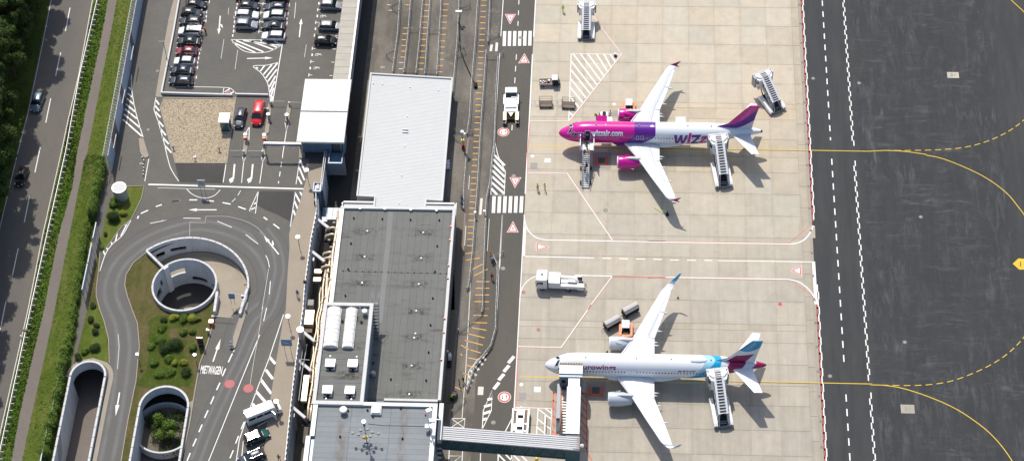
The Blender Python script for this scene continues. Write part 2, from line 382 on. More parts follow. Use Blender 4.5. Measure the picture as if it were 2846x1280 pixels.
for q in range(24): gm.box((26.72, 6-q*5.1, 0.008), (0.4, 0.5, 0.02))
struct('drain_grate', gm, 'steel_dark')
service = struct('service_road', MB().sheet([(-31.9, -330), (-25.1, -330), (-25.1, 330), (-31.9, 330)], 0.0), 'asphalt_service')
yard = struct('service_yard', MB().sheet([(-64, -330), (-31.9, -330), (-31.9, 330), (-64, 330)], -0.004), 'asphalt_yard')
mb = MB()
mb.sheet(K(900, 430, [(998, 440), (1055, 440), (1040, 700), (1005, 1159), (950, 1159), (975, 700)])+K(900, 850, [(985, 300), (955, 700), (930, 900), (880, 700)]), 0.004)
struct('soil_strip', mb, 'ground')
struct('brick_gutter', MB().ribbon(K(900, 0, [(1160, 0), (1130, 420), (1110, 750), (1070, 1159)])+K(900, 430, [(1075, 60), (1050, 620), (1015, 1159)])+K(900, 850, [(985, 300), (940, 860)]), 0.3, 0.006), 'gutter_brown')
# lane between landside deck and hall, building shade painted in as dark asphalt
struct('lower_lane', MB().sheet([(-63.5, 40), (-57.2, 40), (-57.2, -56), (-63.5, -56)], 0.0), 'asphalt_new_and_shade')
# ---- painted markings of the airside ----
Z1, Z2, Z3 = 0.008, 0.013, 0.018
def mark(name, parent, mb, m='paint_white'): return obj(name, mb, m, parent)
P1 = lambda pts: K(1350, 0, pts); P2 = lambda pts: K(1350, 430, pts); P3 = lambda pts: K(1350, 850, pts)
Q1 = lambda pts: K(1800, 0, pts); Q2 = lambda pts: K(1800, 430, pts); Q3 = lambda pts: K(1800, 850, pts)
R1 = lambda pts: K(2250, 0, pts); R2 = lambda pts: K(2250, 430, pts); R3 = lambda pts: K(2250, 850, pts)
A1 = lambda pts: K(450, 0, pts, LZ); A2 = lambda pts: K(450, 430, pts, LZ); A3 = lambda pts: K(450, 850, pts, LZ)
L1 = lambda pts: K(0, 0, pts, LZ); L2 = lambda pts: K(0, 430, pts, LZ); L3 = lambda pts: K(0, 850, pts, LZ)
Y1 = lambda pts: K(900, 0, pts); Y2 = lambda pts: K(900, 430, pts); Y3 = lambda pts: K(900, 850, pts)
# yellow taxi guide lines
for yc, nm in ((-36.32, 0), (-88.15, 1)):
    mark('yellow_guide_line', apron, MB().ribbon([(-24.4, yc), (27, yc)], 0.17, Z1), 'paint_yellow')
    mark('black_line_edging', apron, MB().ribbon([(-13.4, yc-.17), (27, yc-.17)], 0.10, Z1), 'paint_black')
mark('yellow_guide_line', field, MB().ribbon([(27, -36.32), (38, -36.35)]+smooth_path(R1([(560, 1127), (700, 1133), (880, 1157)])[0:3])+smooth_path(R2([(860, 0), (1000, 30), (1200, 110), (1350, 190), (1480, 290), (1560, 385), (1620, 470), (1700, 640)]), 8), 0.16, Z1), 'paint_yellow')
mark('yellow_guide_line', field, MB().ribbon([(27, -88.15), (36, -88.15)]+smooth_path(R3([(450, 588), (560, 592), (700, 615), (900, 680), (1100, 770), (1280, 890), (1400, 1000), (1500, 1130), (1600, 1300)]), 8), 0.16, Z1), 'paint_yellow')
mark('yellow_dashed_line', field, MB().dashes(smooth_path(R1([(560, 1127), (760, 1127), (1000, 1120), (1180, 1100), (1340, 1055), (1480, 990), (1600, 905), (1760, 760)]), 8), 0.15, Z2, 1.15, 0.72), 'paint_yellow')
mark('yellow_dashed_line', field, MB().dashes(smooth_path(R3([(540, 590), (720, 593), (880, 588), (1050, 563), (1210, 508), (1360, 437), (1490, 350), (1600, 240), (1720, 80)]), 8), 0.15, Z2, 1.15, 0.72), 'paint_yellow')
mark('yellow_guide_line', field, MB().ribbon(smooth_path(R1([(1400, -120), (1510, 0), (1620, 105), (1720, 230)]), 6), 0.16, Z1), 'paint_yellow')
mark('yellow_hexagon', field, MB().sheet(R2([(1522, 815), (1565, 775), (1700, 785), (1760, 830), (1700, 862), (1570, 858)]), Z2), 'paint_yellow')
hx = MB()
for q in range(5): hx.ribbon(R2([(1580+q*30, 800), (1582+q*30, 836)]), 0.16, Z3)
mark('hexagon_lettering', field, hx, 'paint_black')
mark('white_dashed_line', field, MB().dashes([(31.22, 5), (31.22, -33.8)], 0.22, Z1, 1.45, 1.48), 'paint_white')
mark('white_dashed_line', field, MB().dashes([(31.22, -38.3), (31.25, -85)], 0.22, Z1, 1.45, 1.48), 'paint_white')
mark('white_dashed_line', field, MB().dashes([(31.25, -90.4), (31.3, -112)], 0.22, Z1, 1.45, 1.48), 'paint_white')
zz = MB(); y = 4.0; s = 0
while y > -112:
    if not (-38.2 < y < -34.9 or -89.4 < y < -86.6): zz.box((35.36+(0.13 if s % 2 else -0.13), y-0.6, Z1), (0.20, 1.28, 0.006))
    y -= 1.22; s += 1
mark('white_staggered_line', field, zz, 'paint_white')
zr, zw = MB(), MB(); y = 4.0; s = 0
while y > -112:
    if not (-66 < y < -52.5):
        zr.box((27.16, y-1.0, Z1), (0.26, 2.02, 0.006)); zw.box((27.42+(0.07 if s % 2 else -0.07), y-0.8, Z2), (0.2, 1.65, 0.006))
    y -= 1.62; s += 1
mark('red_edge_line', field, zr, 'paint_red'); mark('white_staggered_line', field, zw, 'paint_white')
mark('white_block_line', field, MB().ribbon(Q2([(1243, 800), (1262, 1115)]), 0.55, Z1+.004), 'paint_white')
obj('concrete_slab', MB().add([(p[0], p[1], 0.006) for p in Q2([(1130, 525), (1253, 530), (1257, 623), (1133, 618)])], [(3, 2, 1, 0)]), 'concrete_slab_warm', apron)
mark('white_curve_line', apron, MB().ribbon(smooth_path(Q2([(1060, 668), (1120, 660), (1180, 630), (1225, 570), (1240, 530)]), 6), 0.22, Z2), 'paint_white')
mark('red_line', apron, MB().ribbon(Q2([(1060, 660), (1220, 530)]), 0.12, Z2), 'paint_redpale')
mark('white_curve_line', apron, MB().ribbon(smooth_path(Q2([(1060, 932), (1130, 950), (1200, 1000), (1245, 1060), (1262, 1120)]), 6), 0.22, Z2), 'paint_white')
mark('red_line', apron, MB().ribbon(Q2([(1080, 945), (1230, 1050), (1262, 1100)]), 0.12, Z2), 'paint_redpale')
# apron roadway between the stands
l = MB(); l.ribbon(smooth_path(P2([(288, 450), (295, 510), (325, 575), (380, 620), (450, 637)]), 6), 0.2, Z2); l.ribbon(P2([(450, 637), (950, 645)])+Q2([(0, 651), (1060, 667)]), 0.2, Z2)
l.ribbon(P2([(280, 760), (810, 772)]), 0.18, Z2); l.ribbon(Q2([(525, 792), (1255, 802)]), 0.18, Z2)
l.dashes(P2([(873, 774), (1313, 783)])+Q2([(165, 787), (485, 791)]), 0.2, Z2, 1.6, 1.43); l.ribbon(P2([(668, 901), (950, 908)])+Q2([(0, 914), (1060, 932)]), 0.2, Z2)
l.ribbon(smooth_path(P2([(390, 903), (340, 925), (290, 970), (260, 1040), (252, 1159)]), 6), 0.16, Z2)
mark('apron_roadway_line', apron, l, 'paint_white')
mark('white_block_line', apron, MB().ribbon(P2([(293, 540), (283, 762)]), 0.5, Z2), 'paint_white')
r = MB(); r.ribbon(P2([(950, 638), (1348, 645)])+Q2([(0, 645), (1060, 661)]), 0.1, Z3); r.ribbon(P2([(950, 914), (1348, 916)])+Q2([(0, 920), (1060, 938)]), 0.1, Z3)
# stand outlines: white line with a red edge
def stand(pts, off=(0.13, 0.0)):
    mw = MB().ribbon(pts, 0.17, Z2); mark('white_line', apron, mw, 'paint_white')
    r.ribbon([(p[0]+off[0], p[1]+off[1]) for p in pts], 0.09, Z2+.002)
stand(P1([(720, -20), (770, 60)])); stand(P1([(805, 118), (1020, 405), (625, 908), (330, 905)]), (0.12, -0.08))
stand(P2([(315, 132), (610, 136), (950, 638)]), (0.08, 0.12)); stand(P2([(948, 908), (1348, 914)]), (0, 0)); stand(P2([(948, 910), (760, 1159)]), (0.12, 0.0))
stand(P3([(790, -10), (565, 308), (245, 302)]), (0.1, -0.1)); stand(P3([(220, 755), (500, 765), (492, 985)]), (0.1, 0.1))
r.ribbon(P1([(332, 910), (312, 1159)]), 0.14, Z2); r.ribbon(P2([(312, 0), (315, 130)]), 0.14, Z2); r.ribbon(P3([(243, 310), (225, 755)]), 0.14, Z2)
mark('red_line', apron, r, 'paint_redpale')
# hatched triangle on the upper stand
h = MB(); h.ribbon(P1([(1005, 408), (640, 403), (622, 905)]), 0.17, Z2)
for a, b in (((930, 405), (975, 470)), ((885, 405), (940, 505)), ((830, 405), (915, 540)), ((765, 405), (890, 575)), ((710, 405), (862, 605)), ((655, 405), (832, 635)), ((640, 460), (805, 668)), ((640, 525), (780, 700)), ((636, 590), (752, 735)), ((634, 655), (725, 768)), ((630, 720), (697, 805)), ((628, 845), (655, 870)), ((632, 790), (640, 795))):
    h.ribbon(P1([a, b]), 0.30, Z1)
mark('white_hatching', apron, h, 'paint_white')
h = MB(); h.ribbon(P3([(392, 765), (380, 965)]), 0.15, Z2); h.ribbon(P3([(496, 765), (488, 980)]), 0.22, Z2)
for a, b in (((390, 765), (392, 768)), ((395, 770), (498, 850)), ((445, 765), (498, 805)), ((390, 845), (494, 925)), ((386, 905), (470, 975))): h.ribbon(P3([a, b]), 0.2, Z1)
for q in range(4): h.ribbon(P3([(95+q*55, 1110), (155+q*55, 1170)]), 0.26, Z1)
h.ribbon(P3([(93, 1105), (93, 1200)]), 0.2, Z2)
mark('white_hatching', apron, h, 'paint_white')
# red hatched boxes beside and under the boarding bridge
h = MB(); h.ribbon(P3([(508, 640), (497, 985)]), 0.22, Z1)
for q in range(6): h.ribbon(P3([(505-q*1.5, 645+q*58), (590, 712+q*58)]), 0.24, Z1)
h.ribbon(P3([(758, 650), (756, 1080), (800, 1165)]), 0.2, Z1); h.ribbon(P3([(712, 650), (758, 652)]), 0.2, Z1)
for q in range(8): h.ribbon(P3([(700, 620+q*55), (757, 685+q*55)]), 0.24, Z1)
mark('red_hatching', apron, h, 'paint_orangered')
# hydrant pits and covers
def pit(c, par):
    m_ = MB(); x, y = c[0], c[1]
    for dx, dy, sx, sy in ((-1.05, 0.05, .42, 1.8), (1.05, 0.05, .42, 1.8), (0, -1.0, 2.5, .45)): m_.box((x+dx, y+dy, 0.012), (sx, sy, 0.012))
    t_ = obj('pit_frame', m_, 'paint_orangered', par); obj('pit_cover', MB().box((x, y, 0.02), (1.3, 1.3, 0.05)).box((x, y, .05), (.5, .5, .06)), 'steel_dark', par)
pit(P2([(868, 42)])[0], apron); pit(P3([(825, 630)])[0], apron)
sq = MB()
for (p, a, b) in ((P2([(463, 42)])[0], 1.1, 1.0), (P3([(387, 623)])[0], 1.15, 1.1)): sq.box((p[0], p[1], .01), (a, b, .01))
for p in (P2([(350, 10)])[0], P3([(267, 586)])[0], P1([(962, 781)])[0]): sq.cyl((p[0], p[1], .006), .33, .008, 16)
mark('white_paint_spot', apron, sq, 'paint_white')
gs = MB()
for p in (P2([(360, 82)])[0], P3([(275, 672)])[0], P1([(975, 850)])[0]):
    gs.box((p[0], p[1], .008), (1.3, 1.4, .01)); gs.box((p[0], p[1], .02), (.9, .95, .015))
mark('metal_cover', apron, gs, 'paint_grey')
# dark and light square patches along the line
pa = MB()
for p in P2([(870, 45)])+P3([(825, 630)]): pa.box((p[0], p[1]+.1, .003), (3.4, 4.0, .004))
mark('asphalt_patch', apron, pa, 'paint_grey')
def manhole(p, par, r_=.45, z=0.0, m1='steel_dark', m2='kerbstone'):
    obj('manhole_frame', MB().cyl((p[0], p[1], z+.004), r_, .012, 20), m1, par); obj('manhole_lid', MB().cyl((p[0], p[1], z+.012), r_*.62, .012, 16), m2, par)
manhole(P2([(897, 415)])[0], apron, .42)
for p in P1([(262, 283)])+P2([(210, 158), (130, 850)])+P3([(57, 870)]): manhole(p, service, .4)
for p in P3([(395, 176)])+P2([(283, 1028), (627, 1023)]): manhole(p, apron, .36, 0, 'paint_pink', 'paint_pink')
manhole(Q2([(992, 1117)])[0], apron, .42, 0, 'paint_redpale', 'paint_red')
for p, q in ((R1([(1075, 563)])[0], (2.2, 1.5)), (R3([(735, 769)])[0], (2.3, 1.75))):
    obj('pit_plate', MB().box((p[0], p[1], .006), (q[0], q[1], .012)), 'concrete_slab', field)
    obj('pit_lid', MB().box((p[0]+.3, p[1], .016), (.3, .35, .01)).box((p[0]-.25, p[1], .015), (.5, .9, .004)), 'paint_grey', field)
for p in R1([(27, 588), (371, 623)])+R2([(833, 465)])+R3([(713, 269), (153, 523)]): manhole(p, field, .38)
# diamonds cut in slabs around manholes
dm = MB()
for pts in (P2([(905, 370), (992, 440), (910, 500), (840, 440), (905, 370)]), Q2([(955, 1030), (1055, 1105), (965, 1159), (870, 1100), (955, 1030)])): dm.ribbon(pts, .07, .004)
mark('cut_joint', apron, dm, 'joint')
# ---- service road markings ----
m_ = MB(); m_.ribbon([(-25.05, 12), (-25.05, -8.6)], .2, Z1); m_.ribbon([(-25.1, -13.2), (-25.05, -38)], .2, Z1); m_.ribbon([(-25.1, -38), (-25.1, -47.8)], .2, Z1)
m_.ribbon([(-25.05, -53), (-25.1, -112)], .16, Z1); m_.ribbon([(-31.45, 12), (-31.45, -8.6)], .15, Z1); m_.ribbon([(-31.45, -13), (-31.4, -38)], .15, Z1)
m_.ribbon(P2([(125, 450), (100, 850), (85, 1159)]), .15, Z1)
mark('road_edge_line', service, m_, 'paint_white')
mark('road_centre_dashes', service, MB().dashes(P1([(252, -80), (240, 225)]), .15, Z1, 1.3, 1.6).dashes(P1([(230, 408), (196, 975)]), .15, Z1, 1.45, 1.55), 'paint_white')
def zebra(pts_top, pts_bot, n, par, width=.62, z=Z1):
    mm = MB(); a, b = Vector(pts_top[0]), Vector(pts_top[1]); c, d = Vector(pts_bot[0]), Vector(pts_bot[1])
    for i in range(n):
        p, q = a.lerp(b, i/(n-1)), c.lerp(d, i/(n-1)); mm.ribbon([p, q], width, z)
    return mark('zebra_crossing', par, mm, 'paint_white')
zebra(P1([(142, 235), (333, 233)]), P1([(138, 346), (330, 343)]), 6, service)
zebra(P2([(63, 310), (270, 310)]), P2([(57, 435), (264, 433)]), 6, service)
mm = MB(); [mm.ribbon(Y2(q), .45, Z1) for q in ([(1182, 325), (1172, 448)], )]; mm.ribbon(Y1([(1258, 335), (1250, 385)]), .5, Z1); mm.ribbon(Y1([(1297, 320), (1292, 385)]), .5, Z1)
mark('faded_crossing', yard, mm, 'paint_white_worn')
# hatched lens islands
def lens(outline, bars, par, z=Z1, bw=.45, lw=.14, m='paint_white'):
    mm = MB(); mm.ribbon(outline, lw, z+.003)
    for b in bars: mm.ribbon(b, bw, z)
    return mark('hatched_island', par, mm, m)
lens(P1([(70, 1060), (65, 1159)])+P2([(50, 20), (38, 298), (138, 300), (147, 130), (90, 0)])+P1([(70, 1070)]),
     [P2([(62, 0), (142, 80)]), P2([(55, 30), (142, 125)]), P2([(50, 75), (142, 165)]), P2([(47, 115), (141, 208)]), P2([(45, 160), (140, 248)]), P2([(42, 205), (138, 290)]), P2([(40, 250), (85, 298)])], service)
lens(Y3([(1187, 920), (1195, 780), (1262, 630), (1255, 780), (1187, 920)]), [Y3([(1225, 700), (1262, 690)]), Y3([(1200, 752), (1258, 735)]), Y3([(1195, 805), (1250, 785)]), Y3([(1192, 850), (1222, 840)])], service, bw=.5)
mm = MB()
for a, b in (((212, 375), (170, 425)), ((175, 443), (135, 490)), ((137, 507), (97, 553)), ((100, 570), (60, 620))): mm.ribbon(P3([a, b]), .6, Z1)
mm.ribbon(P3([(197, 840), (145, 940)]), .16, Z1)
mark('white_block_dashes', service, mm, 'paint_white')
# painted warning signs on the road
def tri_sign(p3, par, figure=True, inner=.76):
    a = [Vector(q[:2]) for q in p3]; c = (a[0]+a[1]+a[2])/3
    f = lambda k: [((q-c)*k+c) for q in a]
    obj('sign_border_white', MB().sheet(f(1.12), Z1), 'paint_white', par); obj('sign_border_red', MB().sheet(f(1.0), Z1+.004), 'paint_redsign', par)
    obj('sign_field_white', MB().sheet(f(.66), Z1+.008), 'paint_white', par)
    if figure:
        s_ = MB(); up = 1 if figure == 1 else -1
        s_.ribbon([(c.x, c.y-.1), (c.x+.04, c.y+.34*up)], .12, Z1+.012); s_.ribbon([(c.x, c.y), (c.x-.24, c.y-.3*up)], .09, Z1+.013); s_.ribbon([(c.x, c.y), (c.x+.2, c.y-.34*up)], .09, Z1+.014); s_.ribbon([(c.x-.2, c.y+.1*up), (c.x+.22, c.y+.14*up)], .07, Z1+.015)
        obj('walking_figure', s_, 'paint_black', par)
paint('paint_redsign', (0.52, 0.09, 0.075), 0.35)
tri_sign(P1([(148, 110), (222, 110), (182, 178)]), service, -1); tri_sign(P1([(248, 472), (325, 470), (290, 405)]), service, 1)
tri_sign(P2([(183, 172), (262, 172), (219, 243)]), service, -1); tri_sign(P2([(162, 577), (242, 577), (204, 502)]), service, 1)
tri_sign(P2([(380, 660), (472, 690), (380, 714)]), apron, 0); tri_sign(Q2([(1147, 832), (1150, 902), (1078, 865)]), apron, 0)
def round_sign(p, par, r_, z=Z1):
    obj('sign_border_white', MB().cyl((p[0], p[1], z), r_*1.08, .002, 28), 'paint_white', par); obj('sign_border_red', MB().cyl((p[0], p[1], z+.003), r_, .002, 28), 'paint_redsign', par)
    obj('sign_field_white', MB().cyl((p[0], p[1], z+.007), r_*.72, .002, 28), 'paint_white', par)
    a = MB()
    for k, mm_ in ((-.32, 1), (.32, -1)):
        x, y = p[0]+k*r_, p[1]; a.ribbon([(x, y-.35*r_), (x, y+.35*r_)], .09, z+.011)
        a.add([(x-.16, y-.12*r_*mm_-.0, z+.012), (x+.16, y-.12*r_*mm_, z+.012), (x, y-.48*r_*mm_, z+.012)], [(0, 1, 2) if mm_ < 0 else (2, 1, 0)])
    obj('sign_arrows', a, 'paint_black', par)
round_sign(P1([(133, 989)])[0], service, 1.02); round_sign(P3([(140, 680)])[0], service, 1.05)
# small white crosses etc. below the bridge
mm = MB(); mm.ribbon(Y3([(955, 840), (1058, 840), (1050, 910), (950, 905), (955, 840)]), .14, Z1); mm.ribbon(Y3([(958, 842), (1050, 908)]), .12, Z2); mm.ribbon(Y3([(1056, 842), (955, 905)]), .12, Z2+.003)
mm.ribbon(Y3([(940, 1075), (935, 1170)]), .14, Z1); mm.ribbon(Y3([(940, 1120), (1030, 1120), (960, 1175)]), .12, Z2); mm.ribbon(Y3([(1040, 1080), (1035, 1170)]), .14, Z1); mm.ribbon(Y3([(1175, 1100), (1172, 1170)]), .14, Z1)
mm.ribbon(Y3([(1308, 1105), (1306, 1170)]), .16, Z1); mm.ribbon(Y3([(1308, 1108), (1348, 1150)]), .2, Z2)
mark('white_line', yard, mm, 'paint_white')
mm = MB(); mm.ribbon(Y3([(1090, 0), (1062, 500), (1035, 840)]), .13, Z1); mm.ribbon(Y2([(1048, 760), (1020, 1159)])+Y3([(1005, 180)]), .12, Z1)
mm.ribbon(Y2([(1340, 450), (1318, 850)]), .13, Z1); mm.ribbon(Y2([(1100, 960), (1088, 1159)]), .13, Z2); mm.ribbon(Y2([(1065, 530), (1055, 680)]), .12, Z1); mm.ribbon(Y2([(1092, 155), (1085, 260)]), .1, Z1); mm.ribbon(Y2([(1240, 480), (1225, 720)]), .1, Z1)
mark('yard_line', yard, mm, 'paint_white_worn')
# orange dashes in the yard
od = MB()
def odash(pts, w_=.17, L=17, f=Y1):
    for x, y in pts: od.ribbon(f([(x-L, y-1), (x+L, y)]), w_, Z1)
odash([(628, 38), (612, 212), (606, 255), (600, 299), (597, 342), (595, 385), (590, 429)])
odash([(768, 38), (770, 82), (759, 124), (754, 168), (754, 210), (748, 254), (746, 297), (741, 342), (738, 385), (734, 432), (730, 475), (725, 520)], L=21)
odash([(915, 33), (907, 77), (905, 121), (901, 168), (895, 213), (893, 260), (887, 309), (886, 354), (878, 400), (876, 447), (872, 493), (868, 540)], L=21)
odash([(1200-y*.055, y) for y in (3, 43, 87, 129, 173, 215, 259, 302, 345, 387, 432, 475, 521, 565, 609, 653, 697, 742, 788, 833, 878, 922, 970, 1016, 1061, 1106, 1150)], L=20)
odash([(1134-.062*y, y) for y in (36, 81, 127, 173, 216, 263, 309, 355, 400, 444, 491, 539, 586, 632, 680)], L=20, f=Y2)
for seg in (Y2([(1062, 740), (1128, 728)]), Y2([(1068, 788), (1168, 772)]), Y2([(1108, 860), (1195, 815)]), Y2([(1128, 903), (1228, 855)]), Y2([(1143, 948), (1240, 949)]), Y2([(1137, 998), (1240, 998)]), Y2([(1135, 1048), (1240, 1048)]), Y2([(1128, 1098), (1237, 1099)]), Y2([(1128, 1151), (1232, 1151)]),
            Y3([(1127, 18), (1235, 17)]), Y3([(1120, 68), (1227, 71)]), Y3([(1115, 122), (1224, 125)]), Y3([(1110, 160), (1218, 180)]), Y3([(1084, 207), (1205, 237)]), Y3([(1056, 255), (1192, 291)]), Y3([(1026, 290), (1088, 325)]), Y3([(1100, 327), (1175, 349)]), Y3([(1080, 385), (1152, 400)]), Y3([(1068, 440), (1125, 458)]), Y3([(1042, 500), (1102, 520)]), Y3([(985, 605), (1040, 630)]), Y3([(946, 345), (960, 370)]), Y3([(1025, 355), (1035, 370)])):
    od.ribbon(seg, .17, Z1)
mark('orange_dashes', yard, od, 'paint_orange')
od = MB(); odash([(490, 38), (580, 470), (578, 517), (440, 505), (500, 79)], .15, 17); mark('faded_orange_dashes', yard, od, 'paint_white_worn')
lens(Y3([(1075, 590), (1085, 490), (1150, 400), (1230, 350)]), [Y3([(1080, 560), (1100, 600)]), Y3([(1085, 520), (1118, 562)]), Y3([(1100, 480), (1142, 520)]), Y3([(1125, 440), (1162, 478)]), Y3([(1160, 405), (1190, 440)]), Y3([(1190, 375), (1212, 405)])], yard, m='paint_white_worn')
mm = MB().box((*Y3([(1175, 633)])[0][:2], .01), (.95, 1.7, .012)); mark('white_plate', yard, mm, 'paint_white_worn')
# ================= LANDSIDE LEVEL (6 m above the apron) =================
C1, R1_ = Vector((-83.42, -74.96)), 5.69      # inner well of the helical ramp
C2, R2_ = Vector((-83.49, -75.96)), 11.23     # outer wall of the helical ramp
def arc(c, r_, a0, a1, n): return [(c.x+r_*math.cos(math.radians(a0+(a1-a0)*i/n)), c.y+r_*math.sin(math.radians(a0+(a1-a0)*i/n))) for i in range(n+1)]
ramp_z = lambda a: 6.0-0.0234*(a+38)
T_ = lambda pts, h=LZ: K(820, 370, pts, h, 4.636)
H_ = lambda pts, h=LZ: K(150, 980, pts, h, 3.8625)
S_ = lambda pts, h=LZ: K(400, 640, pts, h, 4.456)
xy = lambda ps: [(p[0], p[1]) for p in ps]
east = [(-58.4, 330), (-58.4, -44.0), (-61.7, -44.0)]+xy(T_([(360, 680)]))+[(-62.3, -53.5)]+xy(A2([(1166, 450), (1125, 650), (1078, 1000), (1067, 1159)]))+xy(A3([(1030, 300), (992, 600), (960, 900), (932, 1159)]))+[(-62.4, -120), (-62.4, -330)]
spiral_hole = arc(C2, R2_, 133, 2, 36)+[(-72.6, -78.5), (-73.1, -81.1), (-77.6, -81.0), (-77.6, -76.6)]+arc(C1, R1_, -10, -225, 30)
spiral_hole = [p for p in spiral_hole]
trench = arc(Vector((-97.2, -94.3)), 2.9, 180, 0, 14); trench = [(-100.1, -140)]+trench+[(-94.4, -140)]
oval = arc(Vector((-83.4, -100.4)), 4.02, 180, 0, 16); oval = [(-87.42, -125)]+oval+[(-79.38, -125)]
land = struct('landside_ground', MB().sheet([(-420, 330), (-420, -330)]+east[::-1], LZ, holes=[spiral_hole, trench, oval]), 'asphalt_landside')
struct('deck_side_wall', MB().wall(east[1:], 0.3, -0.1, LZ-0.01), 'wall_concrete')
# slab underside so that the deck has thickness
# ---- helical ramp ----
ramp = thing('helical_ramp', 'round concrete car ramp winding down beside the roundabout', 'ramp', (C1.x, C1.y, 0))
rm = MB(); A = [a for a in range(-38, 236, 6)]
rs = []
for a in A:
    ca, sa = math.cos(math.radians(a)), math.sin(math.radians(a))
    i_, o_ = (C1.x+(R1_+.1)*ca, C1.y+(R1_+.1)*sa), (C2.x+(R2_-.1)*ca, C2.y+(R2_-.1)*sa)
    if a < 0:
        f = -a/38.0; i_ = (i_[0]*(1-f)+(-77.55)*f, i_[1]*(1-f)+(-81.0)*f); o_ = (o_[0]*(1-f)+(-73.1)*f, o_[1]*(1-f)+(-81.1)*f)
    z = min(ramp_z(a), LZ-.01); rs.append([(i_[0], i_[1], z), (o_[0], o_[1], z), (o_[0], o_[1], z-.4), (i_[0], i_[1], z-.4)])
rm.loft(rs); obj('ramp_surface', rm, 'ramp_concrete', ramp, world=True, smooth=False)
def ringwall(c, r_, a0, a1, z0, z1, openings, t_=.32, step=5):
    mb = MB(); cuts = sorted(set([a0, a1]+[a for o in openings for a in o[:2]]+[a for a in range(int(a0), int(a1), step)]))
    for a, b in zip(cuts[:-1], cuts[1:]):
        if b-a < .05: continue
        mid = (a+b)/2; spans = [(z0, z1)]
        for o in openings:
            if o[0] <= mid <= o[1]: spans = [(z0, o[2]), (o[3], z1)]
        for s0, s1 in spans: mb.wall(arc(c, r_, a, b, 1), t_, s0, s1)
    return mb
obj('outer_wall', ringwall(C2, R2_+.12, 2, 133, 0, 6.75, [(97, 111.5, 3.75, 4.65), (117, 125.5, 3.5, 4.6)]), 'wall_concrete', ramp, world=True)
obj('well_wall', ringwall(C1, R1_-.12, -180, 180, -.1, 6.75, [(101, 133, 3.2, 4.6), (60, 91, .9, 2.0), (40, 49, .9, 2.0), (150, 156, 3.2, 4.6), (158, 179, 1.6, 3.4)]), 'wall_concrete', ramp, world=True)
pier = MB(); pa_ = math.radians(136); pier.box((C1.x+(R1_-.35)*math.cos(pa_), C1.y+(R1_-.35)*math.sin(pa_), 3.4), (.5, 1.0, 7.0), rz=pa_); obj('pier', pier, 'wall_white', ramp, world=True)
# copings in short lengths with joints
def coping(parent, c, r_, a0, a1, n, z, w_=.34):
    for i in range(n):
        a, b = a0+(a1-a0)*i/n, a0+(a1-a0)*(i+1)/n; d = .25*(1 if a1 > a0 else -1)
        obj('coping_stone', MB().wall(arc(c, r_, a+d, b-d, 3), w_, z, z+.16), 'coping', parent, world=True)
def coping_line(parent, p, q, n, z, w_=.34):
    p, q = Vector(p[:2]), Vector(q[:2]); L = (q-p).length; g = .03/L
    for i in range(n): obj('coping_stone', MB().wall([p.lerp(q, i/n+g), p.lerp(q, (i+1)/n-g)], w_, z, z+.16), 'coping', parent, world=True)
coping(ramp, C2, R2_+.12, 133, 2, 18, 6.76); coping(ramp, C1, R1_-.12, 0, 360, 26, 6.765, .32)
a_, b_ = arc(C2, R2_+.1, 133, 133, 1)[0], arc(C1, R1_-.1, 139, 139, 1)[0]
obj('connecting_wall', MB().wall([a_, b_], .34, 0, 6.74), 'wall_concrete', ramp, world=True); coping_line(ramp, a_, b_, 3, 6.78, .4)
obj('parapet', MB().wall([(-77.45, -76.4), (-77.4, -80.6)], .36, 2.5, 6.9), 'wall_concrete', ramp, world=True); coping_line(ramp, (-77.45, -76.4), (-77.4, -80.7), 3, 6.91, .44)
obj('parapet', MB().wall([(-72.3, -75.6), (-72.35, -77.5), (-73.0, -81.0)], .36, 2.5, 6.7), 'wall_concrete', ramp, world=True); coping_line(ramp, (-72.3, -75.5), (-72.95, -80.9), 4, 6.72, .44)
obj('well_floor', MB().cyl((C1.x, C1.y, -.11), R1_, .12, 36), 'asphalt_new_and_shade', ramp, world=True)
obj('floor_kerb', MB().wall(arc(Vector((C1.x+.3, C1.y-2.9)), 2.6, 118, 62, 6), .8, 0.0, .14), 'kerbstone', ramp, world=True)
obj('side_walk', MB().wall(arc(C2, R2_-.55, 120, 15, 20), .5, [ramp_z(120-105*i/20)+.01 for i in range(21)], [ramp_z(120-105*i/20)+.16 for i in range(21)]), 'kerbstone', ramp, world=True)
# ---- sunken drive on the left: U shaped retaining wall ----
cut = thing('sunken_drive', 'U shaped concrete walls of the sunken drive beside the hedge', 'retaining wall', (-97.2, -100, 0))
up = [(-100.1, -125)]+arc(Vector((-97.2, -94.3)), 2.9, 180, 0, 14)+[(-94.4, -125)]
obj('side_wall', MB().wall([(-100.22, -125), (-100.22, -94.5)], .26, -.1, 6.75), 'wall_concrete', cut, world=True)
obj('side_wall', MB().wall([(-94.28, -125), (-94.28, -94.5)], .26, -.1, 6.75), 'wall_concrete', cut, world=True)
obj('end_wall', MB().wall(arc(Vector((-97.25, -94.4)), 2.97, 180, 0, 14), .26, 4.6, 6.75), 'wall_concrete', cut, world=True)
for i in range(15): coping_line(cut, (-100.22, -94.7-i*2.0), (-100.22, -96.66-i*2.0), 1, 6.76, .36); coping_line(cut, (-94.28, -94.7-i*2.0), (-94.28, -96.66-i*2.0), 1, 6.76, .36)
coping(cut, Vector((-97.25, -94.5)), 2.97, 180, 0, 10, 6.76, .36)
fl = MB(); fl.loft([[(-100.05, -84, -.1), (-94.45, -84, -.1), (-94.45, -84, -.3), (-100.05, -84, -.3)], [(-100.05, -104, .0), (-94.45, -104, .0), (-94.45, -104, -.3), (-100.05, -104, -.3)], [(-100.05, -126, 1.2), (-94.45, -126, 1.2), (-94.45, -126, -.3), (-100.05, -126, -.3)]])
obj('drive_surface', fl, 'asphalt_path', cut, world=True)
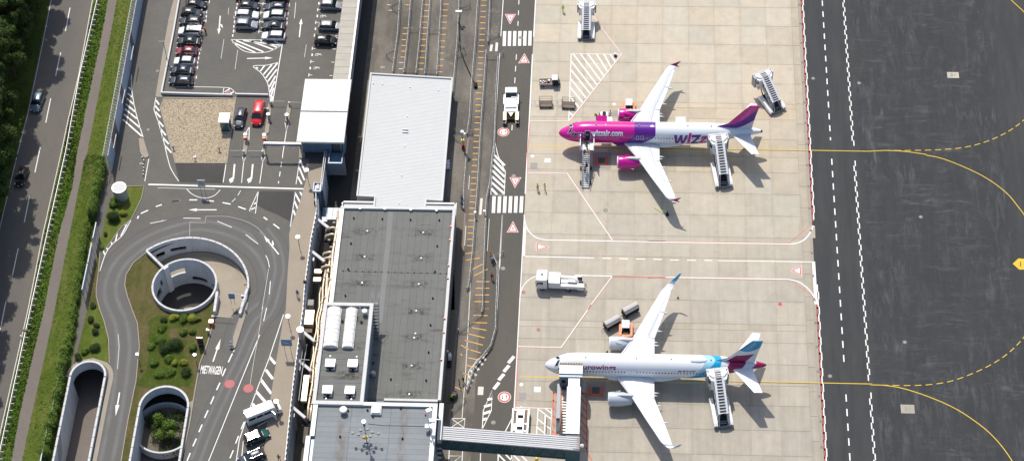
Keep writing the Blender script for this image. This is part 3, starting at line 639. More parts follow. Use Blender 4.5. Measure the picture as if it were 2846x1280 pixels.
obj('painted_wall_shade', MB().add([(-100.07, -107.6, 3.0), (-100.07, -105.3, 6.6), (-100.07, -108.4, 6.6), (-100.07, -110.6, 3.0)], [(0, 1, 2, 3)]), 'grey_metal', cut, world=True)  # slanting patch of cast shade painted grey on the side wall
# ---- oval light well with a tree ----
ov = thing('oval_well', 'oval concrete light well with a tree growing in it', 'retaining wall', (-83.4, -101, 0))
cO = Vector((-83.4, -100.4))
obj('side_wall', MB().wall([(-87.5, -125), (-87.5, -100.4)], .26, -.1, 6.75), 'wall_concrete', ov, world=True); obj('side_wall', MB().wall([(-79.3, -125), (-79.3, -100.4)], .26, -.1, 6.75), 'wall_concrete', ov, world=True)
obj('end_wall', MB().wall(arc(cO, 4.1, 180, 0, 18), .26, 4.9, 6.75), 'wall_concrete', ov, world=True)
coping(ov, cO, 4.1, 180, 0, 12, 6.76, .36)
for i in range(12): coping_line(ov, (-87.5, -100.5-i*2), (-87.5, -102.46-i*2), 1, 6.76, .36); coping_line(ov, (-79.3, -100.5-i*2), (-79.3, -102.46-i*2), 1, 6.76, .36)
obj('inner_ring_wall', MB().wall(arc(Vector((-83.7, -102.2)), 5.1, 150, 35, 16), .3, 1.6, 3.1), 'wall_concrete', ov, world=True)
obj('inner_ring_wall', MB().wall(arc(Vector((-83.7, -101.9)), 5.1, 195, 330, 18), .3, 1.2, 3.1), 'coping', ov, world=True)
obj('well_floor', MB().sheet([(-87.4, -125), (-79.4, -125), (-79.4, -94), (-87.4, -94)], 0.5), 'asphalt_path', ov, world=True)
obj('planting_soil', MB().sheet(arc(Vector((-83.7, -102.1)), 4.8, 0, 350, 24), 1.9), 'ground', ov, world=True)
# ---- big landside surfaces ----
road_l = L1([(375, 0), (295, 400), (200, 850), (120, 1159)])+L2([(0, 500)]); road_r = L1([(703, 0), (600, 560), (520, 900), (465, 1159)])+L2([(330, 600), (220, 1159)])+L3([(0, 1000)])
def ext(path, a, b):
    P = [Vector(p[:2]) for p in path]; d0 = (P[0]-P[1]).normalized(); d1 = (P[-1]-P[-2]).normalized()
    return [P[0]+d0*a]+P+[P[-1]+d1*b]
rl, rr = ext(road_l, 90, 90), ext(road_r, 90, 80)
road = struct('public_road', MB().sheet([tuple(p) for p in rl]+[tuple(p) for p in rr[::-1]], LZ+.012), 'asphalt_road')
struct('left_verge', MB().sheet([tuple(p) for p in rl]+[(-160, -170), (-260, -170), (-260, 110), (-150, 110)], LZ+.008), 'grass_lush')
Zl = LZ+.022
cl = MB().ribbon([p+Vector((.25, 0)) for p in rl], .12, Zl); cl.ribbon([p-Vector((.25, 0)) for p in rr], .14, Zl); mark('road_edge_line', road, cl, 'paint_white_worn')
cd_ = MB()
for s_ in (L1([(525, 60), (490, 235)]), L1([(455, 395), (417, 570)]), L1([(380, 738), (343, 920)]), L1([(302, 1102)])+L2([(262, 132)]), L2([(222, 308), (182, 506)]), L2([(137, 700), (93, 902)]), L2([(45, 1097)])+L3([(2, 175)]), L1([(590, -260), (555, -90)])):
    cd_.ribbon(s_, .17, Zl)
mark('road_centre_dashes', road, cd_, 'paint_white')
gv_r = ext(L1([(1010, 0), (905, 560), (790, 1159)])+L2([(760, 60), (720, 505), (620, 1000)])+L3([(560, 300), (480, 700), (390, 1159)]), 60, 60)
verge = struct('grass_verge', MB().sheet([tuple(p) for p in rr]+[tuple(p) for p in gv_r[::-1]], LZ+.006), 'grass_mown')
pl = ext(L1([(810, 0), (755, 300), (680, 650), (575, 1159)])+L2([(540, 250), (440, 600), (330, 1159)])+L3([(240, 400), (150, 800), (85, 1159)]), 60, 60)
pr = ext(L1([(877, 0), (830, 250), (760, 600), (650, 1159)])+L2([(625, 60), (618, 110), (580, 300), (500, 700), (410, 1159)])+L3([(330, 400), (240, 800), (165, 1159)]), 60, 60)
struct('foot_path', MB().sheet([tuple(p) for p in pl]+[tuple(p) for p in pr[::-1]], LZ+.018), 'asphalt_path')
struct('verge_strip', MB().sheet([tuple(p) for p in rr]+[tuple(p) for p in pl[::-1]], LZ+.012), 'grass_verge')
# grass tufts along the verges: real blades as one stuff object
def tufts(name, regions, n, mat_, h=.28, par=None, z=LZ):
    rng = random.Random(5); mb = MB()
    for (pa, pb, dens) in regions:
        for k in range(int(n*dens)):
            t_ = rng.random()*(len(pa)-1); i = int(t_); f = t_-i; a = Vector(pa[i][:2]).lerp(Vector(pa[i+1][:2]), f)
            u = rng.random()*(len(pb)-1) if len(pb) != len(pa) else t_; i2 = min(int(t_*(len(pb)-1)/(len(pa)-1)), len(pb)-2); f2 = t_*(len(pb)-1)/(len(pa)-1)-i2
            b = Vector(pb[i2][:2]).lerp(Vector(pb[i2+1][:2]), f2); p = a.lerp(b, rng.random()); g = rng.random()*PI; s_ = rng.uniform(.08, .28); hh = h*rng.uniform(.4, 1.2)
            d = Vector((math.cos(g), math.sin(g)))*s_; e = Vector((rng.uniform(-.15, .15), rng.uniform(-.15, .15)))
            mb.add([(p.x-d.x, p.y-d.y, z), (p.x+d.x, p.y+d.y, z), (p.x+e.x, p.y+e.y, z+hh)], [(0, 1, 2)])
    o = obj(name, mb, mat_, par); o['kind'] = 'stuff'; o['label'] = name.replace('_', ' ')
    return o
tufts('verge_grass', [(rr, pl, 1.0)], 9000, 'leaf_grass', .2)
tufts('mown_grass', [(pr, gv_r, 1.0)], 6000, 'leaf_grass', .1)
# pavement edges of the service road / car park
band = struct('kerb_band', MB().sheet(L1([(1312, -60), (1300, 0), (1262, 150), (1215, 420), (1165, 725), (1215, 728)])+L1([(1230, 640), (1300, 260), (1345, 0), (1358, -60)]), LZ+.03), 'kerbstone')
parap = thing('low_wall', 'white low wall around the car park beside the gravel bed', 'wall', (*L1([(1210, 700)])[0][:2], LZ))
w1 = L1([(1358, -60), (1345, 0), (1300, 260), (1212, 705)]); w2 = L1([(1212, 705), (1348, 710)])+A1([(530, 722)]); w3 = A1([(560, 714), (798, 719)])
obj('wall_length', MB().wall(w1, .28, LZ, LZ+.55), 'coping', parap, world=True); obj('wall_length', MB().wall(w2, .3, LZ, LZ+.6), 'coping', parap, world=True); obj('wall_length', MB().wall(w3, .3, LZ, LZ+.5), 'coping', parap, world=True)
# gravel bed
gb = L1([(1225, 740), (1204, 810), (1245, 960), (1300, 1159)])+A2([(100, 60), (485, 65)])+A1([(553, 735)])
gravel = struct('gravel_bed', MB().sheet(gb, LZ+.05), 'gravel'); struct('kerb_stones', MB().wall([p[:2] for p in gb], .3, LZ, LZ+.13, closed=True), 'kerbstone')
rng = random.Random(3); pb = MB(); bb = [Vector(p[:2]) for p in gb]; x0, x1 = min(p.x for p in bb), max(p.x for p in bb); y0, y1 = min(p.y for p in bb), max(p.y for p in bb)
def inside(p, poly):
    c = False; n = len(poly)
    for i in range(n):
        a, b = poly[i], poly[(i+1) % n]
        if (a[1] > p[1]) != (b[1] > p[1]) and p[0] < (b[0]-a[0])*(p[1]-a[1])/(b[1]-a[1])+a[0]: c = not c
    return c
gp = [(p.x, p.y) for p in bb]; c_ = 0
while c_ < 7000:
    p = (rng.uniform(x0, x1), rng.uniform(y0, y1))
    if not inside(p, gp): continue
    c_ += 1; s_ = rng.uniform(.04, .11); a = rng.random()*6; zz_ = LZ+.05
    q = [(p[0]+s_*math.cos(a+k*2.1), p[1]+s_*math.sin(a+k*2.1), zz_) for k in range(3)]; pb.add(q+[(p[0], p[1], zz_+s_*.8)], [(0, 1, 3), (1, 2, 3), (2, 0, 3)])
go = obj('gravel_stones', pb, 'gravel'); go['kind'] = 'stuff'; go['label'] = 'loose gravel stones'
struct('dark_paving', MB().sheet(A2([(100, 70), (485, 75), (455, 215), (130, 205)]), LZ+.012), 'asphalt_new_and_shade')
struct('dark_paving', MB().sheet(A2([(735, 270), (990, 275), (985, 360), (960, 500), (860, 445), (770, 410), (700, 370)]), LZ+.012), 'asphalt_new_and_shade')
# lane with wheel-worn tracks around the roundabout
def worn(path, w_, z, name='worn_lane'):
    P = smooth_path(path, 8); mb = MB(); n = len(P); uv = []
    for i in range(n):
        d = (P[min(i+1, n-1)]-P[max(i-1, 0)]).normalized(); q = Vector((-d.y, d.x))*w_/2
        mb.v += [(P[i].x-q.x, P[i].y-q.y, z), (P[i].x+q.x, P[i].y+q.y, z)]
    mb.f = [(2*i, 2*i+2, 2*i+3, 2*i+1) for i in range(n-1)]; mb.m = [0]*len(mb.f)
    o = struct(name, mb, 'asphalt_worn'); me = o.data; ul = me.uv_layers.new(name='uv')
    for poly in me.polygons:
        for li, vi in zip(poly.loop_indices, poly.vertices): ul.data[li].uv = ((vi//2)/8.0, float(1-vi % 2))
    return o
t = MT('asphalt_worn', 0.8); uv_ = t.sep(t.xyz('UV')); v = t.xyz(); vv = uv_[1]
tr = (1.0-((vv-.33).abs()*9.0).mn(1.0))+(1.0-((vv-.68).abs()*9.0).mn(1.0)); n_ = t.noise(v, .35, 5, .65)
c = t.mix(tr.sstep(0.0, 1.0)*(n_*0.9), (0.105, 0.10, 0.093), (0.185, 0.18, 0.172))
ed = ((vv-.5).abs()).sstep(.40, .5)
c = t.mix(ed, c, (0.088, 0.083, 0.074)); t.col(t.scale(c, (t.noise(v, 2.4, 3)*.2+.9)*(t.noise(v, 14.0, 2)*.3+.85))); M['asphalt_worn'] = t.m
worn(A3([(560, 330), (620, 120)])+A2([(790, 1100), (830, 980), (800, 830), (720, 700), (560, 590), (320, 530)])+L2([(1348, 555), (1120, 640), (930, 780), (840, 930), (830, 1060), (865, 1159)])+L3([(905, 120), (930, 300), (905, 560), (860, 850), (800, 1159)]), 5.6, LZ+.008)
worn(A3([(250, 1159), (350, 900), (480, 620), (590, 400), (700, 150)])+A2([(800, 1159), (850, 1000), (880, 850), (850, 690), (760, 560)]), 4.2, LZ+.010)
# planted islands
isl = L2([(1093, 735), (1000, 810), (945, 900), (935, 980), (955, 1060), (990, 1159)])+L3([(1030, 130), (1045, 300), (1020, 560), (960, 850), (905, 1180)])
isl_r = A3([(395, 60), (370, 180), (335, 300), (285, 430), (245, 650), (205, 900), (140, 1180)])
island_poly = xy(isl)+[(-87.75, -118)]+xy([(-87.75, -100.4)])+arc(cO, 4.35, 180, 0, 12)+[(-79.05, -100.4), (-79.05, -118)]+xy(isl_r[::-1])+[(-77.2, -81.3)]+[(-77.7, -80.5)]+arc(C1, R1_+.1, -12, -222, 20)+[tuple(arc(C2, R2_+.3, 134, 134, 1)[0])]
struct('planted_island', MB().sheet(island_poly, LZ+.03), 'grass_dry')
kb = MB().wall(xy(isl), .16, LZ, LZ+.14); kb.wall(xy(isl_r), .2, LZ, LZ+.14)
struct('kerb_stones', kb, 'kerbstone')
struct('kerb_band', MB().sheet(A3([(205, 720), (238, 700), (205, 900), (140, 1170), (118, 1170), (175, 950)]), LZ+.04), 'kerbstone')
# darker lush patch inside island
struct('lush_patch', MB().sheet(L3([(1110, 110), (1180, 70), (1290, 70)])+A3([(290, 70), (280, 130), (60, 170), (50, 230), (200, 260), (150, 330), (220, 470), (250, 530), (190, 605), (60, 600)])+L3([(1348, 590), (1230, 585), (1130, 620), (1020, 590), (1100, 480), (1120, 300)]), LZ+.045), 'grass_lush')
lt = L2([(955, 240), (1078, 238), (1058, 330), (985, 478), (905, 545), (800, 690), (750, 735), (755, 640), (795, 450), (835, 335), (870, 300)])
struct('lawn', MB().sheet(lt, LZ+.03), 'grass_mown')
struct('kerb_stones', MB().wall(xy(L2([(955, 236), (1080, 235), (1060, 330), (985, 480), (905, 548), (800, 695)])), .14, LZ, LZ+.13), 'kerbstone')
ds = L2([(750, 735), (740, 860), (722, 1000), (722, 1060), (748, 1159)])+L3([(780, 110), (815, 250), (820, 430)])
dl = L3([(700, 392), (600, 410), (555, 455), (535, 500), (560, 400), (600, 260), (640, 80)])+L2([(655, 1159), (690, 930), (730, 740)])
struct('dry_strip', MB().sheet(xy(ds)+xy(dl), LZ+.025), 'grass_dry')
struct('lawn', MB().sheet(L3([(672, 0), (735, 0), (780, 110), (812, 250), (815, 425), (700, 388), (600, 405), (585, 380), (620, 200)]), LZ+.035), 'grass_mown')
struct('kerb_stones', MB().wall(xy(ds), .15, LZ, LZ+.14), 'kerbstone')
struct('kerb_band', MB().sheet(L3([(540, 500), (590, 425), (680, 392), (770, 400), (820, 440), (812, 560), (760, 850), (700, 1170), (672, 1170), (785, 600)]), LZ+.03) if False else MB().ribbon(arc(Vector((-97.2, -94.3)), 3.75, 178, 0, 14)+[(-93.55, -100), (-93.6, -120)], .75, LZ+.03), 'kerbstone')
# beige walkway along the terminal
wk_l = A2([(1102, 125), (1080, 200), (1045, 330), (1000, 460), (968, 540), (957, 600), (960, 700), (945, 900), (932, 1159)])+A3([(910, 120), (862, 400), (832, 600), (802, 800), (772, 1050), (765, 1180)])
wk_r = [(-61.9, -47.2)]+xy(T_([(362, 675)]))+[(-62.45, -53.6)]+xy(A2([(1160, 450), (1120, 650), (1073, 1000), (1062, 1159)]))+xy(A3([(1025, 300), (987, 600), (955, 900), (927, 1180)]))
walk = struct('walkway', MB().sheet(xy(wk_l)+wk_r[::-1], LZ+.10), 'paving'); struct('kerb_stones', MB().wall(xy(wk_l), .16, LZ, LZ+.115), 'kerbstone')
# paving joints: thin cross joints
jm = MB(); 
for i in range(0, 26):
    y = -48-i*2.5; xs = [p[0] for p in xy(wk_l)+wk_r if abs(p[1]-y) < 4]
struct('dark_forecourt', MB().sheet(T_([(135, 195), (420, 195), (365, 492), (165, 492), (180, 330), (130, 325)]), LZ+.03), 'asphalt_new_and_shade')
struct('kerb_band', MB().sheet(T_([(60, 130), (135, 130), (125, 325), (52, 325)]), LZ+.12), 'kerbstone')
# parapet rail along the walkway
rail = thing('parapet_railing', 'long white parapet railing with posts at walkway edge', 'railing', (-62.4, -75, LZ))
rp = [Vector(p) for p in wk_r[2:]]
obj('parapet', MB().wall(rp, .22, LZ, LZ+.55), 'grey_metal', rail, world=True); obj('hand_rail', MB().tube([(p.x, p.y, LZ+1.08) for p in rp], .05), 'steel', rail, world=True)
pm = mesh('post', MB().box((0, 0, .82), (.16, .22, .55)), 'coping'); d_ = 0
cum = 0
for a, b in zip(rp[:-1], rp[1:]):
    L_ = (b-a).length; 
    while d_ < cum+L_:
        p = a.lerp(b, (d_-cum)/L_); obj('post', pm, None, rail, loc=(p.x-rail.location.x, p.y-rail.location.y, 0)); d_ += 1.05
    cum += L_
# ---- landside painted markings ----
ZM = LZ+.022
def lmark(name, mb, m='paint_white'): return obj(name, mb, m, land)
def arrow(p0, p1, w_=.22, head=1.5, hw=.34, z=ZM, side=0):
    a, b = Vector(p0[:2]), Vector(p1[:2]); d = (b-a).normalized(); q = Vector((-d.y, d.x)); m_ = MB(); c = b-d*head
    m_.ribbon([a, c+d*.02], w_, z); m_.add([(*(c-q*hw), z), (*b, z), (*(c+q*hw), z)], [(0, 1, 2)])
    if side:
        s_ = a.lerp(b, .42); m_.ribbon([s_, s_+d*.5+q*side*.45], .18, z+.002); e = s_+d*.5+q*side*.45; m_.add([(*(e-d*.3+q*side*.05), z+.003), (*(e+d*.75+q*side*.3), z+.003), (*(e+d*.15-q*side*.25), z+.003)], [(0, 1, 2) if side < 0 else (2, 1, 0)])
    return m_
lmark('direction_arrow', arrow(A1([(437, 120)])[0], A1([(425, 260)])[0], side=1)); lmark('direction_arrow', arrow(A1([(1030, 280)])[0], A1([(1045, 140)])[0], side=0))
lmark('direction_arrow', arrow(A1([(637, 440)])[0], A1([(832, 435)])[0])); lmark('direction_arrow', arrow(A2([(410, 412)])[0], A2([(200, 412)])[0]))
lmark('direction_arrow', arrow(A2([(875, 745)])[0], A2([(765, 607)])[0], side=-1)); lmark('direction_arrow', arrow(A3([(383, 415)])[0], A3([(440, 245)])[0], head=2.2))
lmark('direction_arrow', arrow(L3([(896, 645)])[0], L3([(866, 822)])[0], head=2.2))
for x in (545, 681):
    m_ = MB(); m_.ribbon(A2([(x, 70), (x-10, 180)]), .3, ZM); m_.ribbon(A2([(x-8, 180), (x-22, 188)]), .26, ZM); e = A2([(x-12, 165), (x-43, 185), (x-33, 212), (x-10, 200)]); m_.add([(p[0], p[1], ZM+.002) for p in e], [(0, 1, 2, 3)]); lmark('direction_arrow', m_)
s = MB()
s.ribbon(A1([(240, 651), (60, 655)]), .1, ZM); s.ribbon(smooth_path(A1([(240, 651), (480, 657), (530, 675), (562, 710)])), .12, ZM); s.ribbon(A1([(464, 660), (457, 705)]), .12, ZM); s.ribbon(A1([(470, 690), (510, 665)]), .25, ZM); s.ribbon(A1([(505, 705), (545, 685)]), .25, ZM)
s.ribbon(A1([(905, 318), (855, 620), (830, 765)]), .16, ZM); s.ribbon(smooth_path(A1([(870, 470), (780, 490), (685, 497), (740, 545), (790, 620), (806, 700), (812, 750)])), .14, ZM)
s.ribbon(A1([(520, 298), (905, 302)]), .13, ZM); s.ribbon(smooth_path(A1([(520, 298), (560, 345), (620, 385), (700, 398), (800, 388), (880, 350), (908, 318)])), .14, ZM)
s.ribbon(A1([(655, 950), (628, 1000)]), .14, ZM); s.ribbon(A1([(655, 950), (652, 1050)]), .14, ZM); s.ribbon(A1([(922, 920), (933, 980), (952, 920)]), .14, ZM); s.ribbon(A1([(933, 980), (905, 1159)])+A2([(904, 25)]), .14, ZM)
s.ribbon(A2([(604, 15), (612, 60), (628, 15)]), .14, ZM); s.ribbon(A2([(612, 60), (597, 210)]), .13, ZM); s.ribbon(A2([(745, 15), (755, 60), (773, 15)]), .14, ZM); s.ribbon(A2([(755, 60), (733, 215)]), .13, ZM)
s.ribbon(A2([(480, 70), (459, 207)]), .14, ZM); s.dashes(A2([(897, 55), (873, 215)]), .16, ZM, 1.15, 1.1)
s.ribbon(smooth_path(L2([(1250, 0), (1275, 90), (1310, 155), (1340, 198)])), .13, ZM); s.ribbon(L2([(1115, 30), (1085, 198)]), .13, ZM)
s.ribbon(L2([(1112, 222), (1348, 228)])+A2([(520, 240), (1065, 256)]), .3, ZM+.002); s.ribbon(L2([(1180, 247), (1348, 252)])+A2([(400, 258)]), .08, ZM)
s.ribbon(smooth_path(A2([(182, 252), (220, 290), (280, 318), (345, 322), (400, 300), (437, 262)])), .13, ZM)
s.ribbon(A2([(723, 272), (655, 420), (700, 440), (723, 272)]), .13, ZM); s.ribbon(A2([(690, 370), (712, 355)]), .25, ZM); s.ribbon(A2([(668, 410), (700, 395)]), .25, ZM)
s.dashes(A2([(590, 268), (560, 320), (525, 352)]), .12, ZM, 1.2, .8)
for a, b in (((75, 350), (137, 342)), ((205, 338), (265, 338)), ((333, 343), (390, 348)), ((455, 358), (515, 370)), ((572, 388), (628, 408)), ((835, 518), (880, 552)), ((0, 372), (16, 368)), ((762, 467), (790, 487))): s.ribbon(A2([a, b]), .25, ZM)
for a, b in (((1055, 440), (1110, 415)), ((1168, 388), (1228, 368)), ((1288, 350), (1348, 343)), ((1030, 478), (1038, 458))): s.ribbon(L2([a, b]), .25, ZM)
for a, b in (((160, 474), (290, 476)), ((415, 497), (523, 543)), ((628, 597), (720, 667)), ((0, 493), (33, 490))): s.ribbon(A2([a, b]), .13, ZM)
s.ribbon(smooth_path(A2([(778, 752), (795, 790), (806, 843)])), .12, ZM); s.ribbon(A2([(814, 945), (804, 1045)]), .13, ZM); s.ribbon(A2([(784, 1146)])+A3([(762, 112)]), .13, ZM) if False else s.ribbon(A3([(785, 12), (762, 112)]), .14, ZM)
s.ribbon(L2([(1125, 513), (1248, 490)]), .13, ZM)
s.ribbon(A3([(733, 213), (345, 1170)]), .14, ZM); s.ribbon(A3([(912, 62), (800, 400), (740, 550), (650, 790), (580, 1000), (555, 1170)]), .14, ZM)
for k in range(9): s.ribbon(A3([(542-k*42, 325+k*0+ [0, 143, 246, 350, 453, 558, 664, 772, 880][k]), (497-k*38 if k < 1 else 520-k*42, [420, 522, 625, 730, 835, 940, 1047, 1155, 1260][k])]), .22, ZM) if k < 1 else None
for a, b in (((478, 467), (453, 523)), ((435, 572), (410, 627)), ((390, 675), (365, 732)), ((346, 778), (320, 835)), ((302, 885), (277, 942)), ((258, 990), (232, 1048)), ((213, 1098), (188, 1158))): s.ribbon(A3([a, b]), .22, ZM)
for a, b in (((655, 765), (637, 820)), ((617, 865), (594, 920)), ((575, 970), (552, 1027)), ((535, 1077), (510, 1137))): s.ribbon(A3([a, b]), .2, ZM)
s.ribbon(A3([(715, 900), (805, 850)]), .13, ZM); s.ribbon(A3([(610, 1010), (598, 1130)]), .13, ZM); s.ribbon(A3([(680, 1085), (765, 1025)]), .13, ZM); s.ribbon(A3([(610, 1012), (630, 1003)]), .13, ZM)
lmark('road_line', s)
hz = MB()
for a, b in (((610, 305), (880, 340)), ((555, 305), (760, 390)), ((655, 305), (840, 375)), ((530, 318), (700, 395)), ((740, 305), (870, 360)), ((840, 310), (890, 335))):
    hz.ribbon(A1([a, b]), .32, ZM)
for a, b in (((705, 505), (720, 515)), ((770, 492), (738, 535)), ((825, 485), (760, 560)), ((865, 475), (778, 585)), ((862, 520), (793, 612)), ((852, 570), (803, 655)), ((846, 610), (808, 695)), ((838, 660), (812, 735)), ((832, 720), (815, 765))): hz.ribbon(A1([a, b]), .3, ZM)
for a, b in (((965, 655), (990, 680)), ((957, 700), (992, 730)), ((950, 738), (1005, 785)), ((943, 780), (1015, 840)), ((937, 818), (1025, 890)), ((930, 857), (1052, 960)), ((920, 895), (1062, 1020))): hz.ribbon(L1([a, b]), .3, ZM)
hz.ribbon(smooth_path(L1([(985, 560), (988, 680), (1020, 850), (1072, 1028)])), .14, ZM)
for a, b in (((1170, 752), (1192, 785)), ((1160, 790), (1195, 832)), ((1165, 838), (1203, 880)), ((1185, 905), (1225, 950)), ((1198, 960), (1243, 1015)), ((1215, 1025), (1265, 1080)), ((1235, 1090), (1285, 1145))): hz.ribbon(L1([a, b]), .3, ZM)
hz.ribbon(L1([(1168, 732), (1153, 820), (1185, 910), (1230, 1070), (1250, 1159)]), .14, ZM)
for a, b in (((975, 490), (935, 530)), ((955, 512), (905, 608)), ((885, 560), (865, 650)), ((830, 635), (838, 672)), ((795, 685), (805, 708)), ((773, 712), (785, 748))): hz.ribbon(L2([a, b]), .22, ZM+.004)
hz.ribbon(smooth_path(L2([(982, 490), (915, 605), (840, 670), (790, 745), (748, 870)])), .13, ZM)
for a, b in (((1035, 40), (1075, 130)), ((1028, 95), (1068, 190)), ((1020, 165), (1048, 220)), ((1035, 278), (1052, 310)), ((1000, 290), (1040, 365)), ((992, 345), (1022, 415)), ((985, 415), (1000, 455))): hz.ribbon(A2([a, b]), .3, ZM)
hz.ribbon(A2([(1033, 35), (1005, 220)]), .13, ZM); hz.ribbon(A2([(1000, 280), (962, 540)]), .13, ZM)
for a, b in (((808, 382), (850, 432)), ((778, 475), (832, 545)), ((742, 550), (820, 655)), ((708, 640), (780, 722)), ((680, 728), (705, 770)), ((655, 795), (668, 820))): hz.ribbon(A3([a, b]), .48, ZM)
lmark('road_hatching', hz)
fa = MB(); fa.ribbon(A1([(465, 295), (443, 440)]), .09, ZM); fa.ribbon(A1([(568, 375), (548, 520)]), .09, ZM); fa.ribbon(A1([(1003, 20), (993, 140)]), .12, ZM); fa.ribbon(A1([(1082, 335), (1068, 430)]), .09, ZM); fa.ribbon(A1([(500, 60), (497, 110)]), .08, ZM)
fa.ribbon(A2([(210, 505), (325, 510), (330, 460)]), .05, ZM); fa.ribbon(A2([(210, 505), (207, 610)]), .05, ZM); fa.ribbon(A3([(757, 0), (720, 240), (690, 400), (660, 590)]), .06, ZM); fa.ribbon(A2([(800, 850), (750, 1159)]), .07, ZM); fa.ribbon(L3([(885, 210), (893, 300), (880, 470)]), .09, ZM)
fa.ribbon(smooth_path(A2([(330, 460), (480, 462), (620, 495), (720, 550), (790, 630)])), .05, ZM)
lmark('old_paint_trace', fa, 'paint_white_worn')
# stall marks: T shapes and dashes
tm = MB()
for x, y in ((345, 15), (325, 92), (320, 158), (300, 225), (285, 300), (282, 368), (265, 437), (257, 507), (248, 580)): tm.ribbon(A1([(x-22, y), (x+12, y)]), .12, ZM); tm.ribbon(A1([(x+12, y-12), (x+9, y+12)]), .14, ZM+.003)
for x, y in ((330, 125), (298, 195), (278, 402), (265, 470), (242, 620), (350, -20)): tm.ribbon(A1([(x+4, y-8), (x+2, y+8)]), .22, ZM)
for x, y in ((565, 30), (552, 95), (545, 165), (538, 235)): tm.ribbon(A1([(x-8, y), (x+20, y)]), .12, ZM); tm.ribbon(A1([(x, y-12), (x-2, y+12)]), .16, ZM+.003)
for x, y in ((560, 62), (543, 130), (540, 200), (531, 268)): tm.ribbon(A1([(x, y-9), (x-1, y+9)]), .22, ZM)
for x, y in ((758, 30), (742, 97), (733, 163), (727, 238)): tm.ribbon(A1([(x-22, y), (x+26, y)]), .12, ZM); tm.ribbon(A1([(x+1, y-12), (x-2, y+12)]), .12, ZM+.003)
for x, y in ((950, 38), (940, 105), (933, 175)): tm.ribbon(A1([(x-18, y), (x+8, y)]), .12, ZM); tm.ribbon(A1([(x+6, y-12), (x+4, y+12)]), .14, ZM+.003)
for x, y in ((945, 70), (937, 140)): tm.ribbon(A1([(x, y-9), (x-1, y+9)]), .22, ZM)
for x, y in ((1172, 75), (1157, 170), (1146, 267), (1131, 365), (1120, 463), (1106, 563)): tm.ribbon(A1([(x-5, y), (x+20, y)]), .12, ZM); tm.ribbon(A1([(x-3, y-12), (x-6, y+12)]), .14, ZM+.003); tm.ribbon(A1([(x+150, y+4), (x+172, y+4)]), .14, ZM)
for x, y in ((1177, 27), (1165, 122), (1151, 218), (1126, 412), (1112, 512)): tm.ribbon(A1([(x, y-9), (x-1, y+9)]), .26, ZM)
lmark('parking_marks', tm)
def wheelchair(p):
    m_ = MB(); x, y = p[0], p[1]; m_.ribbon([(x+.28*math.cos(t_*.52), y+.28*math.sin(t_*.52)) for t_ in range(13)], .08, ZM); m_.ribbon([(x, y+.05), (x+.62, y+.1), (x+.78, y+.35)], .09, ZM+.002); m_.ribbon([(x-.05, y+.3), (x+.35, y+.3), (x+.95, y-.12)], .09, ZM+.004); return lmark('wheelchair_symbol', m_)
for p in A1([(1197, 124), (1185, 218), (1160, 412), (1148, 512)]): wheelchair(p)
def text_mesh(s_, bold=0.022):
    c = bpy.data.curves.new('text', 'FONT'); c.body = s_; c.offset = bold; c.resolution_u = 3
    o = bpy.data.objects.new('text', c); COL.objects.link(o); dg = bpy.context.evaluated_depsgraph_get(); me = bpy.data.meshes.new_from_object(o.evaluated_get(dg))
    bpy.data.objects.remove(o); bpy.data.curves.remove(c); return me
def flat_text(s_, p0, p1, h, z, mat_, parent, name='lettering'):
    """text laid flat on the ground, baseline from p0 to p1"""
    me = text_mesh(s_); xs = [v_.co.x for v_ in me.vertices]; a, b = Vector(p0[:2]), Vector(p1[:2]); d = (b-a); n_ = Vector((-d.y, d.x)).normalized(); x0, x1 = min(xs), max(xs); ym = max(v_.co.y for v_ in me.vertices)
    for v_ in me.vertices: q = a+d*((v_.co.x-x0)/(x1-x0))+n_*(v_.co.y/ym*h); v_.co = (q.x, q.y, z)
    me.materials.append(M[mat_]); return obj(name, me, None, parent)
flat_text('MiETWAGEN', A3([(285, 502)])[0], A3([(446, 511)])[0], 1.65, ZM, 'paint_white', land)
for p in A3([(507, 582), (648, 616)]):
    obj('sign_disc', MB().cyl((p[0], p[1], ZM-.004), .86, .006, 24), 'paint_redsign', land); obj('sign_disc_centre', MB().cyl((p[0], p[1], ZM), .66, .007, 24), 'paint_pink', land)
manhole(A1([(497, 692)])[0], land, .5, LZ+.01, 'paint_pink', 'paint_pink')
for p in L1([(1110, 972)])+L2([(1055, 65)])+L1([(1180, 532)]): obj('drain_cover', MB().box((p[0], p[1], LZ+.02), (.5, .5, .03)), 'kerbstone', land)
obj('tar_joint', MB().ribbon(L1([(1037, 500), (1020, 600)]), .08, LZ+.012).ribbon(L2([(905, 5), (893, 115)]), .08, LZ+.012), 'paint_black', land)
# ================= BUILDINGS =================
t = MT('roof_felt', 0.85); v = t.xyz(); r_ = t.rnd(); n1 = t.noise(v, .35, 5, .7); px, py, pz = t.sep(v)
c = t.mix((r_*5.3).fract(), (0.140, 0.143, 0.130), (0.156, 0.158, 0.146)); st = t.noise(t.xyz('P', (.22, 1.0, 1)), .55, 6, .75).sstep(.54, .70); ps = t.noise(t.xyz('P', (.3, 1.0, 1)), .4, 5, .7).sstep(.60, .74)
c = t.mix(st*.75, c, (0.055, 0.048, 0.040)); c = t.mix(ps*.45, c, (0.24, 0.24, 0.215)); ry = K(900, 430, [(327, 574), (306, 766), (288, 962)], 6.7)+K(900, 850, [(693, 38), (678, 240), (658, 448), (641, 661)], 6.7)
drx = (K(900, 430, [(327, 574)], 6.7)[0][0], K(900, 430, [(745, 585)], 6.7)[0][0]); per = drx[1]-drx[0]
nx = t.noise(v, .5, 4, .7)
tri = 1.0-(((px-drx[0])*(1/per)).fract()-.5).abs()*2.0     # 0 at the drains, 1 halfway
near = None
